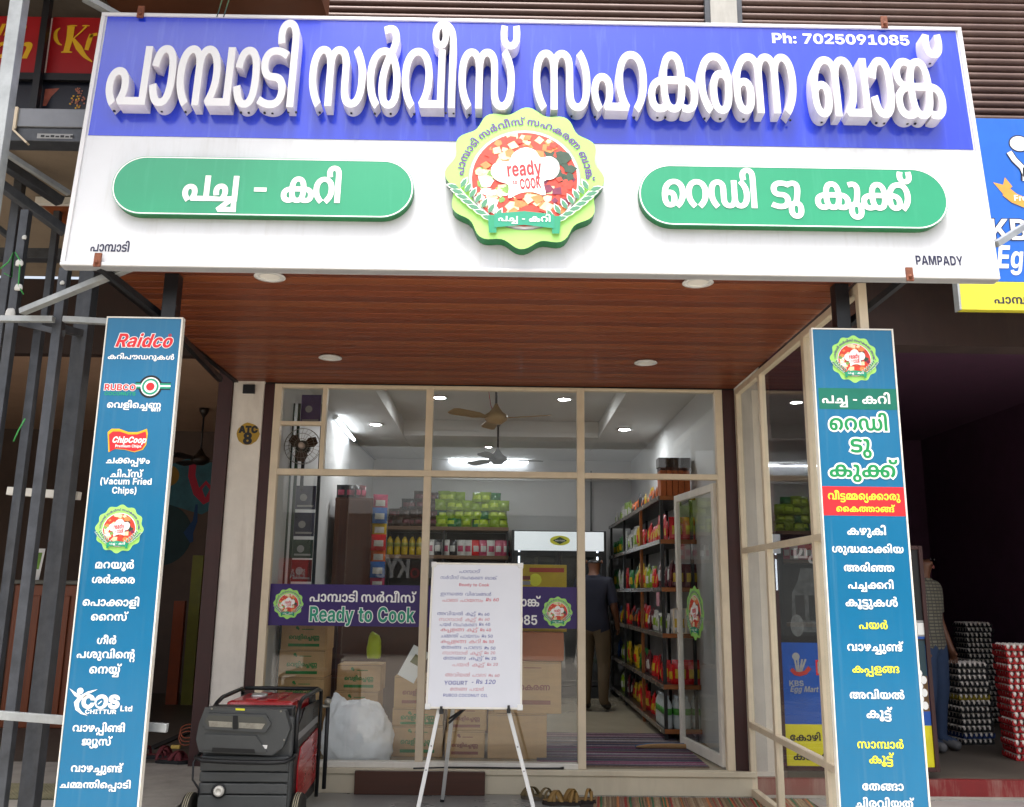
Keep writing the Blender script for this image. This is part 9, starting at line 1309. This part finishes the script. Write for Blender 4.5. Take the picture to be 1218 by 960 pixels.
mp2=atZ(1124,893,RZ); person(Vector((mp2.x-.06,mp2.y,RZ+.003)),R(35),'person in an olive plaid shirt and blue jeans standing behind the egg display board',PLAID,mat('blue_jeans','#2a3c5a',.85,var=.2),mat('grey_shoes','#5a5a5c',.7),'#6a4430',mat('hair_black','#0e0c0c',.5),H=1.68)
# egg trays
EGG=mat('egg_shell','#e6ddd2',.45,var=.06)
def egg_mesh(nx,ny,p):
    b=MB(); vs,fs=sphere(8,6)
    for i in range(nx):
        for j in range(ny):
            if 0<i<nx-1 and 0<j<ny-1 : continue
            b.add([(i*p+v.x*.021,j*p+v.y*.021,.03+v.z*.027) for v in vs],fs,EGG,True)
    return b
def eggs_full(nx,ny,p):
    b=MB(); vs,fs=sphere(8,6)
    for i in range(nx):
        for j in range(ny): b.add([(i*p+v.x*.021,j*p+v.y*.021,.03+v.z*.027) for v in vs],fs,EGG,True)
    return b
def raw(b,nm):
    me=bpy.data.meshes.new(nm); me.from_pydata(b.v,[],b.f)
    for m in b.mats: me.materials.append(m)
    me.polygons.foreach_set('material_index',b.m); me.polygons.foreach_set('use_smooth',b.sm); me.update(); return me
P_=.049; NX,NY=6,5
ESIDE=raw(egg_mesh(NX,NY,P_),'eggs'); ETOP=raw(eggs_full(NX,NY,P_),'eggs')
def tray_mesh(m):
    b=MB(); w_,d_=NX*P_,NY*P_; x0,y0=-P_/2,-P_/2
    def edge(p,q,n):
        p,q=Vector(p),Vector(q); vs=[]; o=Vector((q.y-p.y,-(q.x-p.x),0)).normalized()
        for i in range(2*n+1):
            t_=p+(q-p)*(i/(2*n)); up=.004 if i%2 else .026; vs+=[t_+o*.002,t_+o*.006+Vector((0,0,up*1.35))]
        b.add([tuple(v) for v in vs],[(2*i,2*i+2,2*i+3,2*i+1) for i in range(2*n)],m)
    edge((x0,y0,0),(x0+w_,y0,0),NX); edge((x0+w_,y0,0),(x0+w_,y0+d_,0),NY); edge((x0+w_,y0+d_,0),(x0,y0+d_,0),NX); edge((x0,y0+d_,0),(x0,y0,0),NY)
    b.box(x0,x0+w_,y0,y0+d_,0,.008,m)
    for i in range(NX+1):
        for j in (0,NY): b.box(x0+i*P_-.006,x0+i*P_+.006,y0+j*P_-.006,y0+j*P_+.006,.0081,.042,m)
    for j in range(1,NY):
        for i in (0,NX): b.box(x0+i*P_-.006,x0+i*P_+.006,y0+j*P_-.006,y0+j*P_+.006,.0081,.042,m)
    return raw(b,'tray')
TC={c:tray_mesh(mat('tray_'+c,h,.7,var=.15)) for c,h in (('red','#a01418'),('black','#16181a'),('yellow','#8a7a14'),('blue','#142c5c'))}
def stack(u,v,cols,rz,label,pitch=.05):
    p=atZ(u,v,RZ); t=thing('egg_tray_stack',Vector((p.x,p.y,RZ+.001)),label,'egg trays','stacks of egg trays in the egg shop'); n=len(cols)
    for i,c in enumerate(cols):
        o=bpy.data.objects.new('tray',TC[c]); COL.objects.link(o); o.parent=t; o.location=(.009*math.sin(i*2.3),.009*math.cos(i*1.7),i*pitch); o.rotation_euler=(0,0,.03*math.sin(i*3.1))
        e=bpy.data.objects.new('eggs',ETOP if i==n-1 else ESIDE); COL.objects.link(e); e.parent=o; e['kind']='stuff'
    t.rotation_euler=(0,0,rz); return t
stack(1148,886,['black','blue']+['black']*5+['yellow']+['black']*5,R(8),'lower stack of black egg trays with one yellow and one blue tray',.0545)
stack(1160,860,['black']*19,R(4),'tall stack of black egg trays standing behind the lower stack',.054)
stack(1212,905,['red']*17,R(-6),'tall stack of bright red egg trays at the right edge',.0535)
stack(1252,880,['red']*17,R(-2),'tall stack of red egg trays partly cut by the right edge',.0535)
# ================================================================ THE OTHER SIDE OF THE STREET (seen only as reflections in the glass)
OY=-16.5
bx('opposite_building',-14,14,OY-6,OY,-.3,3.2,mat('opposite_wall','#6e6e68',.8,var=.35,scale=.5),label='low grey row of shops across the street facing the glass front',cat='building')
OF=Fr((0,OY+.03,0),(-1,0,0),(0,0,1))
def mir(u,v): p=atY(u,v,-OY); return p.x,p.z
to=thing('opposite_sign',(mir(490,680)[0],OY,1),'dark sign with large white and red lettering across the street','signboard')
bx('panel',mir(430,700)[0],mir(690,700)[0],OY+.002,OY+.028,mir(490,702)[1],mir(490,652)[1],PBLACK,to)
GL=mat('opposite_letters','#f2f2f0',.5,var=.02)
def tok(b):
    xa,za=mir(525,688); xb,_=mir(447,688); W_=-xb-(-xa)
    for ch,u0,u1,m,k in (('T',498,525,GL,1),('O',488,499,PRED,1),('K',472,487,GL,1),('Y',456,476,GL,1),('o',447,459,GL,1)):
        text(b,OF,ch,'L',-mir(u1,680)[0],-mir(u0,680)[0],za,.002,m,sy=(1.0 if ch in 'oO' else 1.3))
one('lettering',tok,to)
tr=thing('opposite_sign',(mir(345,680)[0],OY,1),'red and white sign with white lettering across the street','signboard')
bx('panel',mir(322,700)[0],mir(372,700)[0],OY+.002,OY+.028,mir(345,697)[1],mir(345,664)[1],PRED,tr)
one('lettering',lambda b:(text(b,OF,'ERA','L',-mir(363,680)[0],-mir(345,680)[0],mir(345,688)[1],.002,GL,sy=1.6),text(b,OF,'TA','L',-mir(336,680)[0],-mir(325,680)[0],mir(345,688)[1],.002,GL,sy=1.6)),tr)
